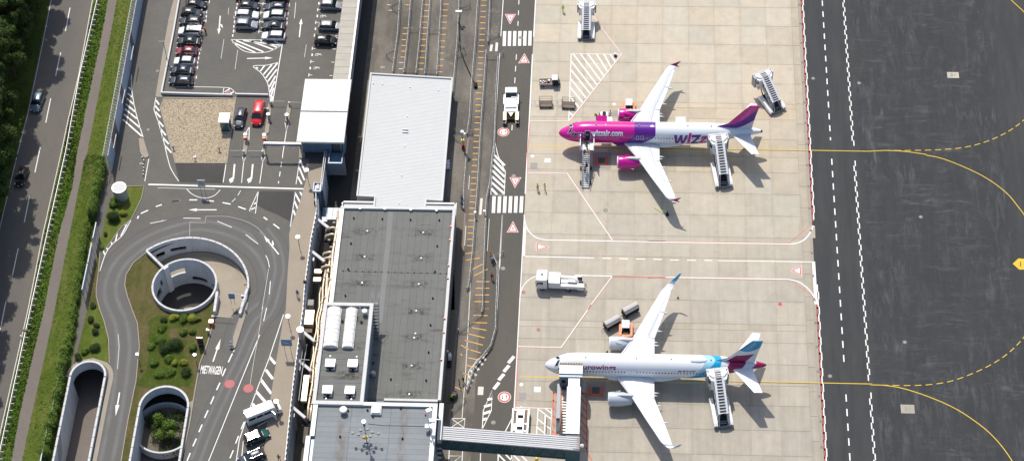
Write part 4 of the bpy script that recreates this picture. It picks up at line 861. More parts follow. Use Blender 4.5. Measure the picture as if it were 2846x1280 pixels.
for q in ry:
    d = (((py-q[1]).abs()-tri*1.15+(nx-.5)*.5).abs()); near = d if near is None else near.mn(d)
line = (1.0-near.sstep(.05, .55))*t.noise(v, .8, 5, .8).sstep(.38, .62); nd = (1.0-tri).sstep(.45, 1.0)*(1.0-near.sstep(.2, 1.0))
c = t.mix(line*.55, c, (0.235, 0.235, 0.21)); c = t.mix((line*.5+nd*t.noise(v, 1.6, 4, .7).sstep(.4, .6)*.8)*((py < -57.5)*(py > -98.0)), c, (0.05, 0.045, 0.038))
t.col(t.scale(c, (n1*.3+.85)*(t.noise(v, 7.0, 2)*.16+.92))); M['roof_felt'] = t.m
t = MT('roof_bluegrey', 0.8); v = t.xyz(); r_ = t.rnd(); n1 = t.noise(v, .4, 5, .7); br = t.noise(t.xyz('P', (1, .25, 1)), .22, 5, .7).sstep(.60, .76)
c = t.mix((r_*5.3).fract(), (0.20, 0.215, 0.225), (0.225, 0.24, 0.248)); px, py, pz = t.sep(v); xa_, xb_ = G(951, 1200, 12)[0], G(1121, 1200, 12)[0]; bd_ = (1.0-(px-xa_).abs().sstep(.2, 1.3)).mx(1.0-(px-xb_).abs().sstep(.1, 1.1))*t.noise(t.xyz('P', (1, .5, 1)), .8, 5, .7).sstep(.35, .6)
c = t.mix(br*.35, c, (0.15, 0.125, 0.10)); c = t.mix(bd_*.6, c, (0.13, 0.095, 0.07)); t.col(t.scale(c, (n1*.34+.83)*(t.noise(v, 7.0, 2)*.14+.93))); M['roof_bluegrey'] = t.m
M['felt_pale'] = mat('pale_felt', (0.185, 0.19, 0.18), .85, var=.15, sc=.7); M['parapet_grey'] = mat('parapet_sheet', (0.50, 0.50, 0.50), .5, .1, var=.08); M['white_sheet'] = mat('white_roof_sheet', (0.48, 0.487, 0.478), .5, var=.05, sc=.4)
M['white_bright'] = mat('white_canopy_sheet', (0.64, 0.63, 0.61), .5, var=.04); M['facade_blue'] = mat('blue_grey_facade', (0.17, 0.22, 0.28), .4, .2, var=.12); M['facade_dark'] = mat('dark_facade', (0.10, 0.11, 0.12), .5, .2, var=.2)
M['translucent'] = mat('corrugated_sheet', (0.42, 0.385, 0.32), .5, var=.22, sc=1.2, streak=(.3, 1, 1)); M['skylight'] = mat('skylight_dome', (0.76, 0.755, 0.71), .25, var=.05)
M['soffit'] = mat('soffit', (0.3, .3, .3), .7, var=.05)
def rect(x0, x1, y0, y1): return [(x0, y0), (x1, y0), (x1, y1), (x0, y1)]
# ---- terminal, lower roof ----
term = thing('terminal_hall', 'long low terminal building with dark grey felt strip roof', 'building', (-47.2, -77.6, 0))
W = lambda n, mb, m, par=term, **k: obj(n, mb, m, par, world=True, **k)
W('wall', MB().prism(rect(-57.45, -37.1, -98.2, -57.1), -.1, 6.55), 'facade_dark')
xs = -56.9; n = 0
while xs < -37.6:
    x1 = min(xs+1.19, -37.55); y0_ = -97.9
    top = -57.5
    mb = MB(); mb.prism(rect(xs, x1-.02, y0_, top), 6.56, 6.66+random.uniform(0, .02)); W('felt_strip', mb, 'roof_felt'); xs += 1.19
W('parapet', MB().prism(rect(-57.6, -37.5, -57.5, -57.0), 6.5, 7.1), 'coping'); W('parapet', MB().prism(rect(-37.5, -37.0, -98.0, -57.0), 6.5, 7.12), 'coping')
W('parapet', MB().prism(rect(-57.7, -56.95, -98.2, -57.5), 6.5, 7.05), 'parapet_grey'); W('parapet', MB().prism(rect(-46.5, -37.5, -98.35, -97.9), 6.5, 7.14), 'coping')
W('pale_strip', MB().prism(rect(-49.0, -48.1, -82.2, -57.8), 6.6, 6.70), 'felt_pale')
vm = mesh('roof_vent', MB().cyl((0, 0, 0), .17, .32, 10, r2=.13), 'rubber'); dm_ = mesh('drain_dome', MB().cyl((0, 0, 0), .22, .25, 12, r2=.12), 'lamp_glass')
tl = lambda p: (p[0]-term.location.x, p[1]-term.location.y, 6.68)
for p in K(900, 430, [(225, 476), (438, 482), (650, 488), (865, 492), (204, 665), (850, 685), (183, 858), (833, 877), (162, 1056), (817, 1075), (145, 466)], 6.7)+K(900, 850, [(800, 143), (785, 347), (503, 549), (767, 557), (372, 427)], 6.7): obj('roof_vent', vm, None, term, loc=tl(p))
for p in K(900, 430, [(327, 574), (745, 585), (306, 766), (730, 777), (288, 962), (712, 971)], 6.7)+K(900, 850, [(693, 38), (687, 208), (678, 240), (658, 448), (641, 661)], 6.7): obj('roof_drain', dm_, None, term, loc=tl(p))
sv = mesh('grey_vent', MB().cyl((0, 0, 0), .25, .45, 12), 'steel')
for p in K(900, 430, [(272, 408), (458, 412), (652, 418), (845, 423)], 6.7): obj('roof_vent', sv, None, term, loc=tl(p))
W('lightning_cable', MB().tube([(*p[:2], 6.72) for p in K(900, 430, [(130, 868), (300, 874), (490, 880), (690, 884), (940, 888)], 6.7)], .03, 4), 'steel')
kn = mesh('cable_holder', MB().box((0, 0, .05), (.16, .16, .12)), 'rubber')
for k in range(17): obj('cable_holder', kn, None, term, loc=tl(K(900, 430, [(145+k*48.5, 869+k*1.2)], 6.7)[0]))
om = mesh('orange_lamp', MB().cyl((0, 0, 0), .16, .3, 8), 'orange_paint')
for p in K(900, 430, [(952, 540), (944, 640), (934, 830), (929, 926)], 7.1)+K(900, 850, [(905, 95), (898, 198), (880, 403)], 7.1): obj('orange_lamp', om, None, term, loc=(p[0]-term.location.x, p[1]-term.location.y, 7.1))
# ventilator on the lower roof and stair up to the block
W('ventilator', MB().cyl((*K(900, 850, [(370, 515)], 6.7)[0][:2], 6.66), .45, .7, 14).cyl((*K(900, 850, [(370, 515)], 6.7)[0][:2], 7.36), .3, .25, 12), 'steel')
stair = thing('roof_stair', 'small steel stair from the felt roof up to block', 'stair', (-48.9, -83.4, 6.7))
sm = MB()
for k in range(12): obj('step', MB().box((0, -2.2+k*.36, .3+k*.42), (1.0, .3, .06)), 'steel_dark', stair)
for sx in (-.55, .55): obj('stringer', MB().tube([(sx, -2.4, .4), (sx, 2.0, 5.3)], .05, 4).tube([(sx, -2.4, 1.4), (sx, 2.0, 6.3), (sx, 3.0, 6.3)], .04, 4), 'steel', stair)
# ---- upper block with the skylights ----
blk = thing('roof_block', 'taller flat roofed block carrying two rows of white skylights', 'building', (-53.3, -92, 0))
B_ = lambda n, mb, m, **k: obj(n, mb, m, blk, world=True, **k)
B_('wall', MB().prism(rect(-57.5, -49.3, -102.3, -82.4), -.1, 12.0), 'facade_blue')
ys = -82.9
while ys > -101.5: B_('felt_strip', MB().prism(rect(-57.0, -49.75, max(ys-1.16, -101.9), ys), 12.0, 12.12+random.uniform(0, .015)), 'roof_felt'); ys -= 1.19
for nm, r in (('parapet', rect(-57.6, -49.15, -82.9, -82.3)), ('parapet', rect(-57.6, -57.0, -102.2, -82.9)), ('parapet', rect(-49.75, -49.15, -102.2, -82.9)), ('parapet', rect(-57.6, -49.15, -102.9, -102.2))): B_(nm, MB().prism(r, 11.9, 12.6), 'coping')
def barrel(x0, x1, y0, y1, nseg, lab):
    t_ = thing('barrel_skylight', lab, 'skylight', ((x0+x1)/2, (y0+y1)/2, 12.12), group='white vaulted skylights on the block roof')
    L = (y1-y0)/nseg; w_ = (x1-x0)/2
    obj('kerb', MB().box((0, 0, .15), (2*w_+.1, y1-y0+.1, .3)), 'parapet_grey', t_)
    for i in range(nseg):
        ya, yb = -(y1-y0)/2+i*L+.03, -(y1-y0)/2+(i+1)*L-.03; rr_ = w_*(1.0 if i % 3 != 1 else 1.03)
        rings = [[(rr_*math.cos(a*PI/10), y, .28+.62*rr_*math.sin(a*PI/10)) for a in range(11)] for y in (ya, yb)]
        obj('vault_panel', MB().loft(rings), 'skylight', t_)
barrel(-56.85, -54.5, -91.5, -83.5, 9, 'left wider white vaulted skylight on the block roof'); barrel(-53.65, -51.85, -91.5, -83.5, 9, 'right narrower white vaulted skylight on the block roof')
hd = [(-55.3, -95.0, 'upper left'), (-51.55, -95.0, 'upper right'), (-55.25, -100.3, 'lower left'), (-51.55, -100.3, 'lower right')]
for x, y, w_ in hd:
    t_ = thing('smoke_hatch', 'white louvred roof hatch, %s of the four below skylights' % w_, 'roof hatch', (x, y, 12.12), group='white roof hatches')
    obj('hatch_box', MB().box((0, 0, .4), (1.55, 1.6, .8), top=.92), 'white_paint', t_); obj('louvre', MB().box((0, -.74, .5), (1.15, .22, .34)), 'dark_interior', t_); obj('hatch_lid', MB().box((0, .06, .86), (1.6, 1.45, .1)), 'white_paint', t_)
for p in K(900, 850, [(48, 372), (247, 377), (16, 690), (206, 695)], 12.3)+K(900, 850, [(95, 2), (272, 5)], 12.3): B_('drain_dome', MB().cyl((*p[:2], 12.12), .2, .22, 12, r2=.1), 'lamp_glass')
for p in K(900, 850, [(45, 472), (215, 480), (30, 675), (195, 680), (140, 112), (282, 118)], 12.3): B_('roof_vent', MB().cyl((*p[:2], 12.12), .22, .25, 10), 'rubber')
def drum(p, z, r_, h, lab, cat='ventilator'):
    t_ = thing('roof_ventilator', lab, cat, (p[0], p[1], z)); obj('drum', MB().cyl((0, 0, 0), r_*.8, h, 18), 'steel', t_); obj('cap', MB().cyl((0, 0, h), r_, .22, 18).cyl((0, 0, h+.22), r_, .12, 18, r2=r_*.5), 'lamp_glass', t_)
drum(K(900, 850, [(305, 35)], 13.1)[0], 12.12, .45, .8, 'white capped round ventilator at the block roof corner')
drum(K(900, 850, [(145, 770)], 13.1)[0], 12.12, .6, .75, 'white capped round ventilator on the blue grey roof')
# ---- lower blue-grey roof (bottom building) ----
bb_ = thing('terminal_south_block', 'flat blue grey roofed terminal block with grey parapet', 'building', (-47, -112, 0))
D_ = lambda n, mb, m, **k: obj(n, mb, m, bb_, world=True, **k)
D_('wall', MB().prism([(-57.3, -102.95), (-37.1, -102.3), (-37.1, -150), (-58.0, -150), (-58.0, -109), (-57.3, -109)][::1], -.1, 11.95), 'facade_blue')
ys = -102.9; k = 0
while ys > -119:
    for (xa, xb) in ((-56.6, -51.0), (-51.0, -44.5), (-44.5, -37.75)): 
        sh = random.uniform(-1.5, 1.5) if xb < -38 else 0
        D_('felt_strip', MB().prism(rect(xa+(.02 if xa > -56 else 0), xb-.02, ys-.98, ys), 11.95, 12.06+random.uniform(0, .012)), 'roof_bluegrey')
    ys -= 1.0
D_('parapet', MB().prism([(-49.15, -102.9), (-49.15, -102.25), (-36.95, -102.25), (-36.95, -102.9)], 11.8, 12.5), 'parapet_grey')
D_('parapet', MB().prism(rect(-37.7, -36.95, -150, -102.9), 11.8, 12.5), 'parapet_grey'); D_('parapet', MB().prism(rect(-57.35, -56.6, -109.0, -102.9), 11.8, 12.5), 'parapet_grey'); D_('parapet', MB().prism(rect(-57.95, -57.2, -150, -109.0), 11.8, 12.48), 'parapet_grey')
D_('inner_roof', MB().prism(rect(-56.6, -37.7, -150, -119.2), 11.9, 12.03), 'roof_bluegrey')
p = K(900, 850, [(392, 775)], 12.6)[0]; t_ = thing('dome_rooflight', 'square white domed rooflight on the blue grey roof', 'skylight', (p[0], p[1], 12.06)); obj('kerb', MB().box((0, 0, .2), (1.7, 1.6, .4)), 'parapet_grey', t_); obj('dome', MB().box((0, 0, .55), (1.6, 1.5, .3), top=.8), 'skylight', t_)
for p in K(900, 850, [(368, 830), (328, 780), (182, 785), (577, 768), (122, 978), (590, 993)], 12.06): D_('roof_vent', MB().cyl((*p[:2], 12.05), .17, .25, 10), 'rubber')
D_('lightning_cable', MB().tube([(*q[:2], 12.12) for q in K(900, 850, [(330, 880), (450, 893), (600, 895), (770, 900)], 12.1)], .03, 4), 'rubber')
# lamp mast lying above the roof: mast with six floodlights
p = K(900, 850, [(330, 1010)], 12.06)[0]
M['canvas_dull'] = mat('dull_grey_lamp', (.3, .3, .29), .85, var=.1)
mast = thing('light_mast', 'rooftop lamp mast with a ring of round grey lamps', 'light mast', (p[0]-.2, p[1], 12.06))
obj('pole', MB().tube([(0, 0, 0), (0, 0, 5.6)], .09, 8), 'steel', mast); obj('base', MB().box((0, 0, .1), (.8, .8, .2)), 'steel_dark', mast); obj('yellow_box', MB().box((0, -.25, 1.5), (.6, .4, .6)), 'yellow_paint', mast)
for k in range(6):
    a = k*PI/3+.3; x, y = 1.15*math.cos(a), .8*math.sin(a); l_ = obj('lamp', MB().cyl((x, y, 2.2), .25, .35, 12), 'canvas_dull', mast); obj('arm', MB().tube([(0, 0, 2.4), (x, y, 2.35)], .05, 4), 'steel', l_)
for s_ in (-1, 1): obj('lamp', MB().cyl((s_*2.1, 0, 2.2), .24, .35, 12).tube([(0, 0, 2.4), (s_*2.1, 0, 2.4)], .04, 4), 'canvas_dull', mast)
obj('top_lamp', MB().cyl((0, .05, 5.5), .36, .3, 14), 'lamp_glass', mast); obj('upper_arm', MB().tube([(0, 0, 4.6), (0, 0, 5.0)], .2, 8), 'steel_dark', mast)
p = K(900, 850, [(790, 925)], 12.06)[0]
fm = thing('floodlight_mast', 'white floodlight mast at the roof edge above bridge', 'light mast', (p[0], p[1], 12.06))
obj('pole', MB().tube([(0, 0, 0), (0, 0, 5.4)], .12, 8), 'white_paint', fm); obj('floodlight', MB().box((.25, .2, 5.4), (.9, .6, .5), rz=.5), 'lamp_glass', fm); obj('floodlight', MB().box((-.1, -.1, 1.1), (1.0, .7, .5)), 'lamp_glass', fm)
obj('cross_arm', MB().tube([(0, 0, 3.1), (2.0, 0, 3.1)], .1, 6), 'white_paint', fm); obj('floodlight', MB().box((.6, -.1, 2.9), (1.0, .5, .4)), 'lamp_glass', fm); obj('red_lamp', MB().cyl((-.35, 0, 4.1), .14, .5, 8), 'red_light', fm)
# ---- white hall ----
hall = thing('white_hall', 'large flat hall with white ribbed sheet metal roof', 'building', (-47.5, -38, 0))
F_ = lambda n, mb, m, **k: obj(n, mb, m, hall, world=True, **k)
hz_ = lambda x: 5.0-(x+55.2)/15.4*1.0
def slope_prism(poly, z0, dz):
    n = len(poly); P = [Vector((x, y, 0)) for x, y in poly]; tri = geometry.tessellate_polygon([P]); mb = MB()
    mb.add([(x, y, z0) for x, y in poly]+[(x, y, hz_(x)+dz) for x, y in poly], [tuple(orient(t_, [(p.x, p.y) for p in P], n)) for t_ in tri]+[(i, (i+1) % n, n+(i+1) % n, n+i) for i in range(n)]); return mb
F_('wall', slope_prism(rect(-55.1, -40.0, -52.8, -23.5), -.1, -.35), 'facade_blue'); F_('wall', slope_prism(rect(-51.9, -42.8, -57.0, -52.8), 3.0, -.35), 'facade_blue')
F_('roof_deck', slope_prism([(-55.2, -52.9), (-52.0, -52.9), (-52.0, -57.0), (-42.8, -57.0), (-42.8, -52.9), (-39.85, -52.9), (-39.85, -23.4), (-55.2, -23.4)], 3.4, -.12), 'white_sheet')
rib = MB(); y = -23.9; 
while y > -56.9:
    x0_, x1_ = (-54.9, -40.15) if y > -52.6 else (-51.75, -43.05)
    a, b = hz_(x0_)-.12, hz_(x1_)-.12; rib.add([(x0_, y-.1, a), (x1_, y-.1, b), (x1_, y-.05, b+.022), (x0_, y-.05, a+.022), (x0_, y+.05, a+.022), (x1_, y+.05, b+.022), (x1_, y+.1, b), (x0_, y+.1, a)], [(0, 1, 2, 3), (3, 2, 5, 4), (4, 5, 6, 7)]); y -= .33
o = F_('roof_rib', rib, 'white_sheet'); o['kind'] = 'stuff'
def edge(a, b, w_=.3):
    mb = MB(); mb.wall([a, b], w_, [hz_(a[0])-.25, hz_(b[0])-.25], [hz_(a[0])+.14, hz_(b[0])+.14]); F_('roof_edge', mb, 'coping')
for a, b in (((-55.25, -23.3), (-39.8, -23.3)), ((-55.2, -23.1), (-55.2, -53.0)), ((-39.85, -23.1), (-39.85, -53.0)), ((-55.3, -52.9), (-51.9, -52.9)), ((-51.95, -53.0), (-51.95, -57.0)), ((-42.8, -53.0), (-42.8, -57.0)), ((-42.9, -52.9), (-39.75, -52.9))): edge(a, b)
for p in K(900, 0, [(372, 628), (438, 631), (646, 645), (857, 658), (625, 863), (604, 1085)], 4.8)+K(900, 430, [(583, 152), (565, 360)], 4.6): F_('drain_dome', MB().cyl((p[0], p[1], hz_(p[0])-.1), .17, .2, 12, r2=.08), 'lamp_glass')
for y in (968, 988): p = K(900, 0, [(610, y)], 4.6)[0]; F_('roof_hatch', MB().box((p[0], p[1], hz_(p[0])+.02), (1.1, .16, .14)), 'grey_metal')
# low link roofs between hall and terminal
lk = thing('link_roof', 'low corrugated link roofs tucked between hall and terminal', 'roof', (-47.5, -55.5, 0))
for x0_, x1_ in ((-57.5, -52.2), (-42.6, -37.4)):
    obj('roof_panel', MB().prism(rect(x0_, x1_, -56.9, -54.0), 3.0, 4.3), 'white_sheet', lk, world=True); obj('roof_edge', MB().prism(rect(x0_-.1, x1_+.1, -54.2, -53.85), 3.9, 4.6), 'parapet_grey', lk, world=True)
    rb = MB(); x = x0_+.2
    while x < x1_: rb.box((x, -55.5, 4.33), (.09, 2.6, .08)); x += .3
    obj('roof_rib', rb, 'white_sheet', lk, world=True)
obj('roof_edge', MB().prism(rect(-37.5, -37.1, -57.0, -53.85), 3.9, 4.6), 'parapet_grey', lk, world=True)
# kerb wall west of the hall
struct('kerb_band', MB().sheet(K(900, 0, [(325, 600), (340, 600), (300, 1065), (268, 1065)])[::-1], .05), 'kerbstone')
# ---- white canopies over the car park exit ----
def canopy(y0, y1, lab, nm):
    t_ = thing('white_canopy', lab, 'canopy', (-62.35, (y0+y1)/2, LZ), group='white ribbed canopies'); 
    sheets = 7; L = 8.7/sheets
    for i in range(sheets):
        x0_ = -4.35+i*L; mb = MB().box((x0_+L/2, 0, 3.45), (L-.02, y1-y0-.04, .12))
        k = 0
        while k < 4: mb.box((x0_+(k+.5)*L/4, 0, 3.54), (.1, y1-y0-.04, .07)); k += 1
        obj('roof_panel', mb, 'white_bright', t_)
    obj('gutter', MB().box((0, (y0-y1)/2+.0, 3.3), (8.75, .12, .3)), 'coping', t_)
    for x in (-3.9, 3.6):
        for y in ((y0-y1)/2+.5, (y1-y0)/2-.5): obj('column', MB().cyl((x, y, .1), .12, 3.3, 10), 'steel', t_)
canopy(-36.72, -28.9, 'upper of two white ribbed canopies beside the car park', 1); canopy(-44.2, -37.0, 'lower of two white ribbed canopies beside car park exit', 2)
bt = thing('pay_booth', 'blue grey walled booth under the lower white canopy', 'booth', (-63, -42.5, LZ)); obj('wall', MB().box((-.2, .5, 1.6), (5.5, 3.5, 3.2)), 'glass_blue', bt); obj('door', MB().box((3.6, .4, 1.5), (1.8, 3.2, 3.0)), 'facade_dark', bt); obj('wall_end', MB().box((4.75, .2, 1.6), (.3, 3.4, 3.2)), 'glass_blue', bt)
# long corrugated canopy
lc = thing('long_canopy', 'long beige corrugated canopy along the edge of car park', 'canopy', (-60.1, 0, LZ))
y = -28.7
while y < 25:
    mb = MB().box((0, y+.85, 2.95), (3.0, 1.66, .08)); [mb.box((0, y+.12+k*.28, 3.01), (2.96, .07, .05)) for k in range(6)]
    obj('roof_panel', mb, 'translucent', lc); y += 1.7
obj('side_face', MB().box((1.62, -2, 1.4), (.16, 54, 3.2)), 'facade_blue', lc); obj('gutter', MB().box((1.6, -2, 3.08), (.3, 54, .14)), 'steel', lc)
obj('beam', MB().box((-1.45, -2, 2.8), (.12, 54, .2)), 'steel', lc)
# ---- glazed stair tower beside the walkway ----
st = thing('glazed_stairwell', 'blue glass stairwell dropping from walkway to lower lane', 'stairwell', (-61.5, -48, 0))
for k in range(9):
    y0_ = -44.2-k*1.02; a = -61.5
    obj('glass_panel', MB().box((a, y0_-.5, 3.4), (.1, .94, 6.8)), 'glass_blue', st, world=True)
obj('hand_rail', MB().box((-61.75, -48.8, 7.05), (.12, 9.2, .14)), 'coping', st, world=True); obj('hand_rail', MB().box((-61.45, -48.8, 6.9), (.1, 9.2, .12)), 'coping', st, world=True)
obj('balcony_box', MB().prism(rect(-60.9, -58.3, -47.0, -44.0), 5.9, 6.3).prism(rect(-60.9, -60.7, -47.0, -44.0), 6.3, 7.1).prism(rect(-58.5, -58.3, -47.0, -44.0), 6.3, 7.1), 'glass_blue', st, world=True)
obj('balcony_front', MB().prism(rect(-60.9, -58.3, -47.15, -46.9), 5.6, 7.1), 'facade_blue', st, world=True)
q = T_([(300, 690), (350, 690)], 7.2); obj('lift_shaft', MB().prism(rect(-62.9, -61.6, -53.9, -51.9), 0, 6.9), 'glass_blue', st, world=True); obj('shaft_rim', MB().wall([(-62.9, -53.9), (-61.6, -53.9), (-61.6, -51.9), (-62.9, -51.9)], .15, 6.7, 7.3, closed=True), 'facade_blue', st, world=True); obj('shaft_roof', MB().box((-62.2, -52.6, 7.0), (.5, 1.1, .2)), 'coping', st, world=True)
ln = thing('low_glass_roof', 'dim glass lean-to roof at the end of lower lane', 'roof', (-59.5, -56, 0))
for k in range(4): obj('glass_panel', MB().box((-61.0+k*.95, -56.0, 3.2), (.9, 3.2, .08)), 'glass_blue', ln, world=True)
obj('post', MB().cyl((-57.85, -54.4, 0), .1, 4.6, 8), 'steel', ln, world=True); obj('frame', MB().box((-57.75, -56.2, 4.4), (.18, 4.4, .2)), 'facade_blue', ln, world=True)
# struts bridging the gap
for i, (y, lab) in enumerate(((-58.9, 'topmost slanting white strut spanning the dark gap'), (-66.4, 'second slanting white strut spanning the dark gap'), (-83.6, 'third slanting strut beside the capped flue'), (-89.7, 'fourth slanting strut above the narrow gap'), (-99.2, 'lowest slanting strut at the dark gap'))):
    s_ = thing('bridge_strut', lab, 'strut', (-62.0, y, 5.7), group='struts between walkway and terminal'); obj('beam', MB().box((1.2, -.9, -.2), (3.2, .5, .45), rz=-.72), 'coping', s_); obj('shaded_side', MB().box((.35, -1.2, -2.6), (.25, .7, 4.2)), 'parapet_grey', s_)
# insulated pipes running in the gap
pp = thing('pipe_rack', 'bundle of foil wrapped insulated pipes beside the terminal wall', 'pipes', (-59, -75, 0))
for k, (x, z, r_, y0_, y1_) in enumerate(((-58.15, 5.6, .26, -57.2, -101), (-58.75, 5.2, .22, -66, -101.5), (-59.3, 5.0, .2, -69, -101), (-59.75, 4.8, .16, -73.5, -93), (-58.5, 5.75, .14, -72, -99))):
    path = [(x+.12*math.sin(j*1.7+k), y0_+(y1_-y0_)*j/14, z+.1*math.sin(j*2.3+k)) for j in range(15)]; obj('pipe', MB().tube(path, r_, 8), 'pipe', pp, world=True, smooth=True)
rng = random.Random(9)
for y in (-60.9, -62.4, -66.4, -67.6, -69.4): obj('pipe_elbow', MB().tube([(-60.1, y-.5, 4.6), (-59.9, y, 5.3), (-58.9, y+.1, 5.6), (-57.9, y, 5.5)], .24, 8), 'pipe', pp, world=True, smooth=True)
for y in (-70.0, -71.8): obj('duct', MB().box((-60.6, y, 4.6), (1.3, .8, .7)), 'pipe', pp, world=True)
for k in range(46): obj('pipe_collar', MB().tube([(-58.15-(k % 3)*.58, -58.5-k*.92, 5.6-(k % 3)*.3), (-58.15-(k % 3)*.58, -58.72-k*.92, 5.6-(k % 3)*.3)], .33-(k % 3)*.03, 8), 'pipe', pp, world=True)
obj('rack', MB().box((-59.0, -80, 4.3), (2.4, 44, .2)), 'rubber', pp, world=True)
ah = thing('duct_box', 'pale insulated duct boxes beside the walkway parapet', 'duct', (-60.8, -79, 0))
obj('box', MB().box((-61.0, -80.6, 5.0), (1.5, 3.0, 1.6)), 'pipe', ah, world=True); obj('box', MB().box((-61.1, -77.4, 5.0), (1.0, 1.2, 1.4)), 'paint_grey', ah, world=True); obj('box', MB().box((-61.0, -82.8, 4.6), (1.3, 1.0, .9)), 'seat_brown', ah, world=True)
fx = A3([(1068, 228)])[0]; fl_ = thing('flue', 'grey round flue with white cap by the walkway', 'chimney', (-61.7, -85.6, 0))
obj('pipe', MB().cyl((0, 0, 2), .52, 6.8, 18), 'steel', fl_); obj('cap', MB().cyl((0, 0, 8.8), .62, .35, 20), 'lamp_glass', fl_)
bp = thing('steel_platform', 'rusty steel pipe bridge frame at the lower gap', 'steel frame', (-59.8, -90, 0))
obj('frame', MB().tube([(-60.8, -86.5, 6), (-61.0, -92, 6), (-61.0, -98, 6)], .07, 5).tube([(-61.4, -87.5, 6), (-61.5, -92, 6)], .06, 5).tube([(-61.8, -89.7, 6.1), (-60.0, -89.8, 6.1)], .08, 5), 'steel', bp, world=True); obj('duct', MB().box((-60.2, -95.3, 5.5), (.9, 5.2, .7)), 'pipe', bp, world=True)
# ================= BOARDING BRIDGE =================
br_ = thing('boarding_bridge', 'grey roofed glass passenger bridge leading to the lower aircraft', 'passenger bridge', (-24, -105.5, 0))
zb = lambda x: 9.0-(x+36.0)/22.4*2.4
X = [-36.2+i*22.6/10 for i in range(11)]
for i in range(10):
    a, b = X[i], X[i+1]
    mb = MB(); ny = 6
    for j in range(ny):
        ya = -104.4-j*2.35/ny; mb.add([(a, ya, zb(a)), (b, ya, zb(b)), (b, ya-.12, zb(b)+.12), (a, ya-.12, zb(a)+.12), (b, ya-2.35/ny+.1, zb(b)+.12), (a, ya-2.35/ny+.1, zb(a)+.12), (b, ya-2.35/ny, zb(b)), (a, ya-2.35/ny, zb(a))], [(1, 0, 3, 2), (2, 3, 5, 4), (4, 5, 7, 6)])
    obj('roof_panel', mb, 'bridge_dark' if i == 99 else 'parapet_grey', br_, world=True)
    obj('glass_panel', MB().add([(a+.06, -106.72, zb(a)-3.1), (b-.06, -106.72, zb(b)-3.1), (b-.06, -106.72, zb(b)-.1), (a+.06, -106.72, zb(a)-.1)], [(0, 1, 2, 3)]), 'glass_green', br_, world=True)
    obj('glass_panel', MB().add([(a+.06, -104.45, zb(a)-3.1), (b-.06, -104.45, zb(b)-3.1), (b-.06, -104.45, zb(b)-.1), (a+.06, -104.45, zb(a)-.1)], [(3, 2, 1, 0)]), 'glass_green', br_, world=True)
    obj('mullion', MB().box((a, -106.74, zb(a)-1.6), (.1, .1, 3.0)).tube([(a, -106.76, zb(a)-3.0), ((a+b)/2, -106.76, zb((a+b)/2)-.3), (b, -106.76, zb(b)-3.0)], .05, 4), 'facade_dark', br_, world=True)
fl2 = MB(); fl2.loft([[(x, -104.4, zb(x)-3.35), (x, -106.8, zb(x)-3.35), (x, -106.8, zb(x)-3.05), (x, -104.4, zb(x)-3.05)] for x in (X[0], X[-1])]); obj('floor', fl2, 'facade_dark', br_, world=True)
ed = MB(); ed.loft([[(x, -106.95, zb(x)-.25), (x, -106.7, zb(x)-.25), (x, -106.7, zb(x)+.06), (x, -106.95, zb(x)+.06)][::-1] for x in (X[0], X[-1])]); obj('roof_edge', ed, 'coping', br_, world=True)
obj('head_house', MB().prism(rect(-36.9, -36.2, -107.5, -100.4), 8.7, 9.8), 'parapet_grey', br_, world=True); obj('link_box', MB().prism(rect(-37.2, -36.3, -107, -102.5), 4, 8.7), 'facade_dark', br_, world=True)
st_ = MB()
for k in range(7): obj('step', MB().box((-36.6, -107.8-k*.55, 7.6-k*.55), (.75, .28, .08)), 'parapet_grey', br_, world=True)
rot = thing('bridge_rotunda', 'dark ribbed roof drum where the bridge meets the white tunnel', 'passenger bridge', (-15, -105.7, 0))
rr2 = MB(); [rr2.box((-14.85, -104.75-j*.4, 6.72), (2.5, .26, .12)) for j in range(6)]; obj('roof', rr2.box((-14.85, -105.7, 6.6), (2.5, 2.6, .2)), 'roof_brown', rot, world=True) if 'roof_brown' in M else None
M['roof_brown'] = mat('brown_ribbed_roof', (.18, .155, .15), .6, var=.1); obj('roof', rr2, 'roof_brown', rot, world=True)
obj('wall', MB().prism(rect(-16.0, -13.7, -106.9, -104.5), 3.0, 6.5), 'glass_green', rot, world=True); obj('column', MB().box((-14.75, -105.6, 1.5), (1.5, 1.2, 3.2)), 'facade_blue', rot, world=True)
ball = MB(); [ball.cyl((-13.25, -105.9, 6.1+k*.12), .34*math.sin((k+.5)/6*PI)+.02, .12, 14, r2=.34*math.sin(min(k+1.5, 5.99)/6*PI)+.02) for k in range(6)]; obj('globe_lamp', ball, 'lamp_glass', rot, world=True)
tun = thing('bridge_tunnel', 'white telescopic tunnel of the passenger bridge', 'passenger bridge', (-14.9, -98, 0))
obj('outer_tunnel', MB().box((-14.88, -99.2, 5.25), (2.35, 9.3, 2.6)), 'bridge_white', tun, world=True) if False else None
glossy('bridge_white', (.64, .65, .66), .45, coat=.1)
obj('outer_tunnel', MB().box((-14.86, -99.1, 5.3), (2.3, 9.3, 2.7)), 'bridge_white', tun, world=True); obj('inner_tunnel', MB().box((-14.88, -93.6, 5.15), (1.95, 2.0, 2.5)), 'bridge_white', tun, world=True)
obj('bellows', MB().box((-14.86, -104.1, 5.2), (2.2, .9, 2.4)), 'facade_dark', tun, world=True)
for sx in (-1, 1): obj('wheel', MB().cyl((-14.86+sx*.9-.2, -95.8, .55), .55, .4, 16, ax='x'), 'rubber', tun, world=True)
obj('lift_column', MB().box((-15.9, -95.6, 2.3), (.3, .4, 4.2)).box((-13.8, -95.6, 2.3), (.3, .4, 4.2)).box((-14.86, -95.6, 1.0), (2.6, .5, .5)), 'grey_metal', tun, world=True)
cab = thing('bridge_cab', 'grey docking cab of the passenger bridge at the nose', 'passenger bridge', (-15.5, -91, 0))
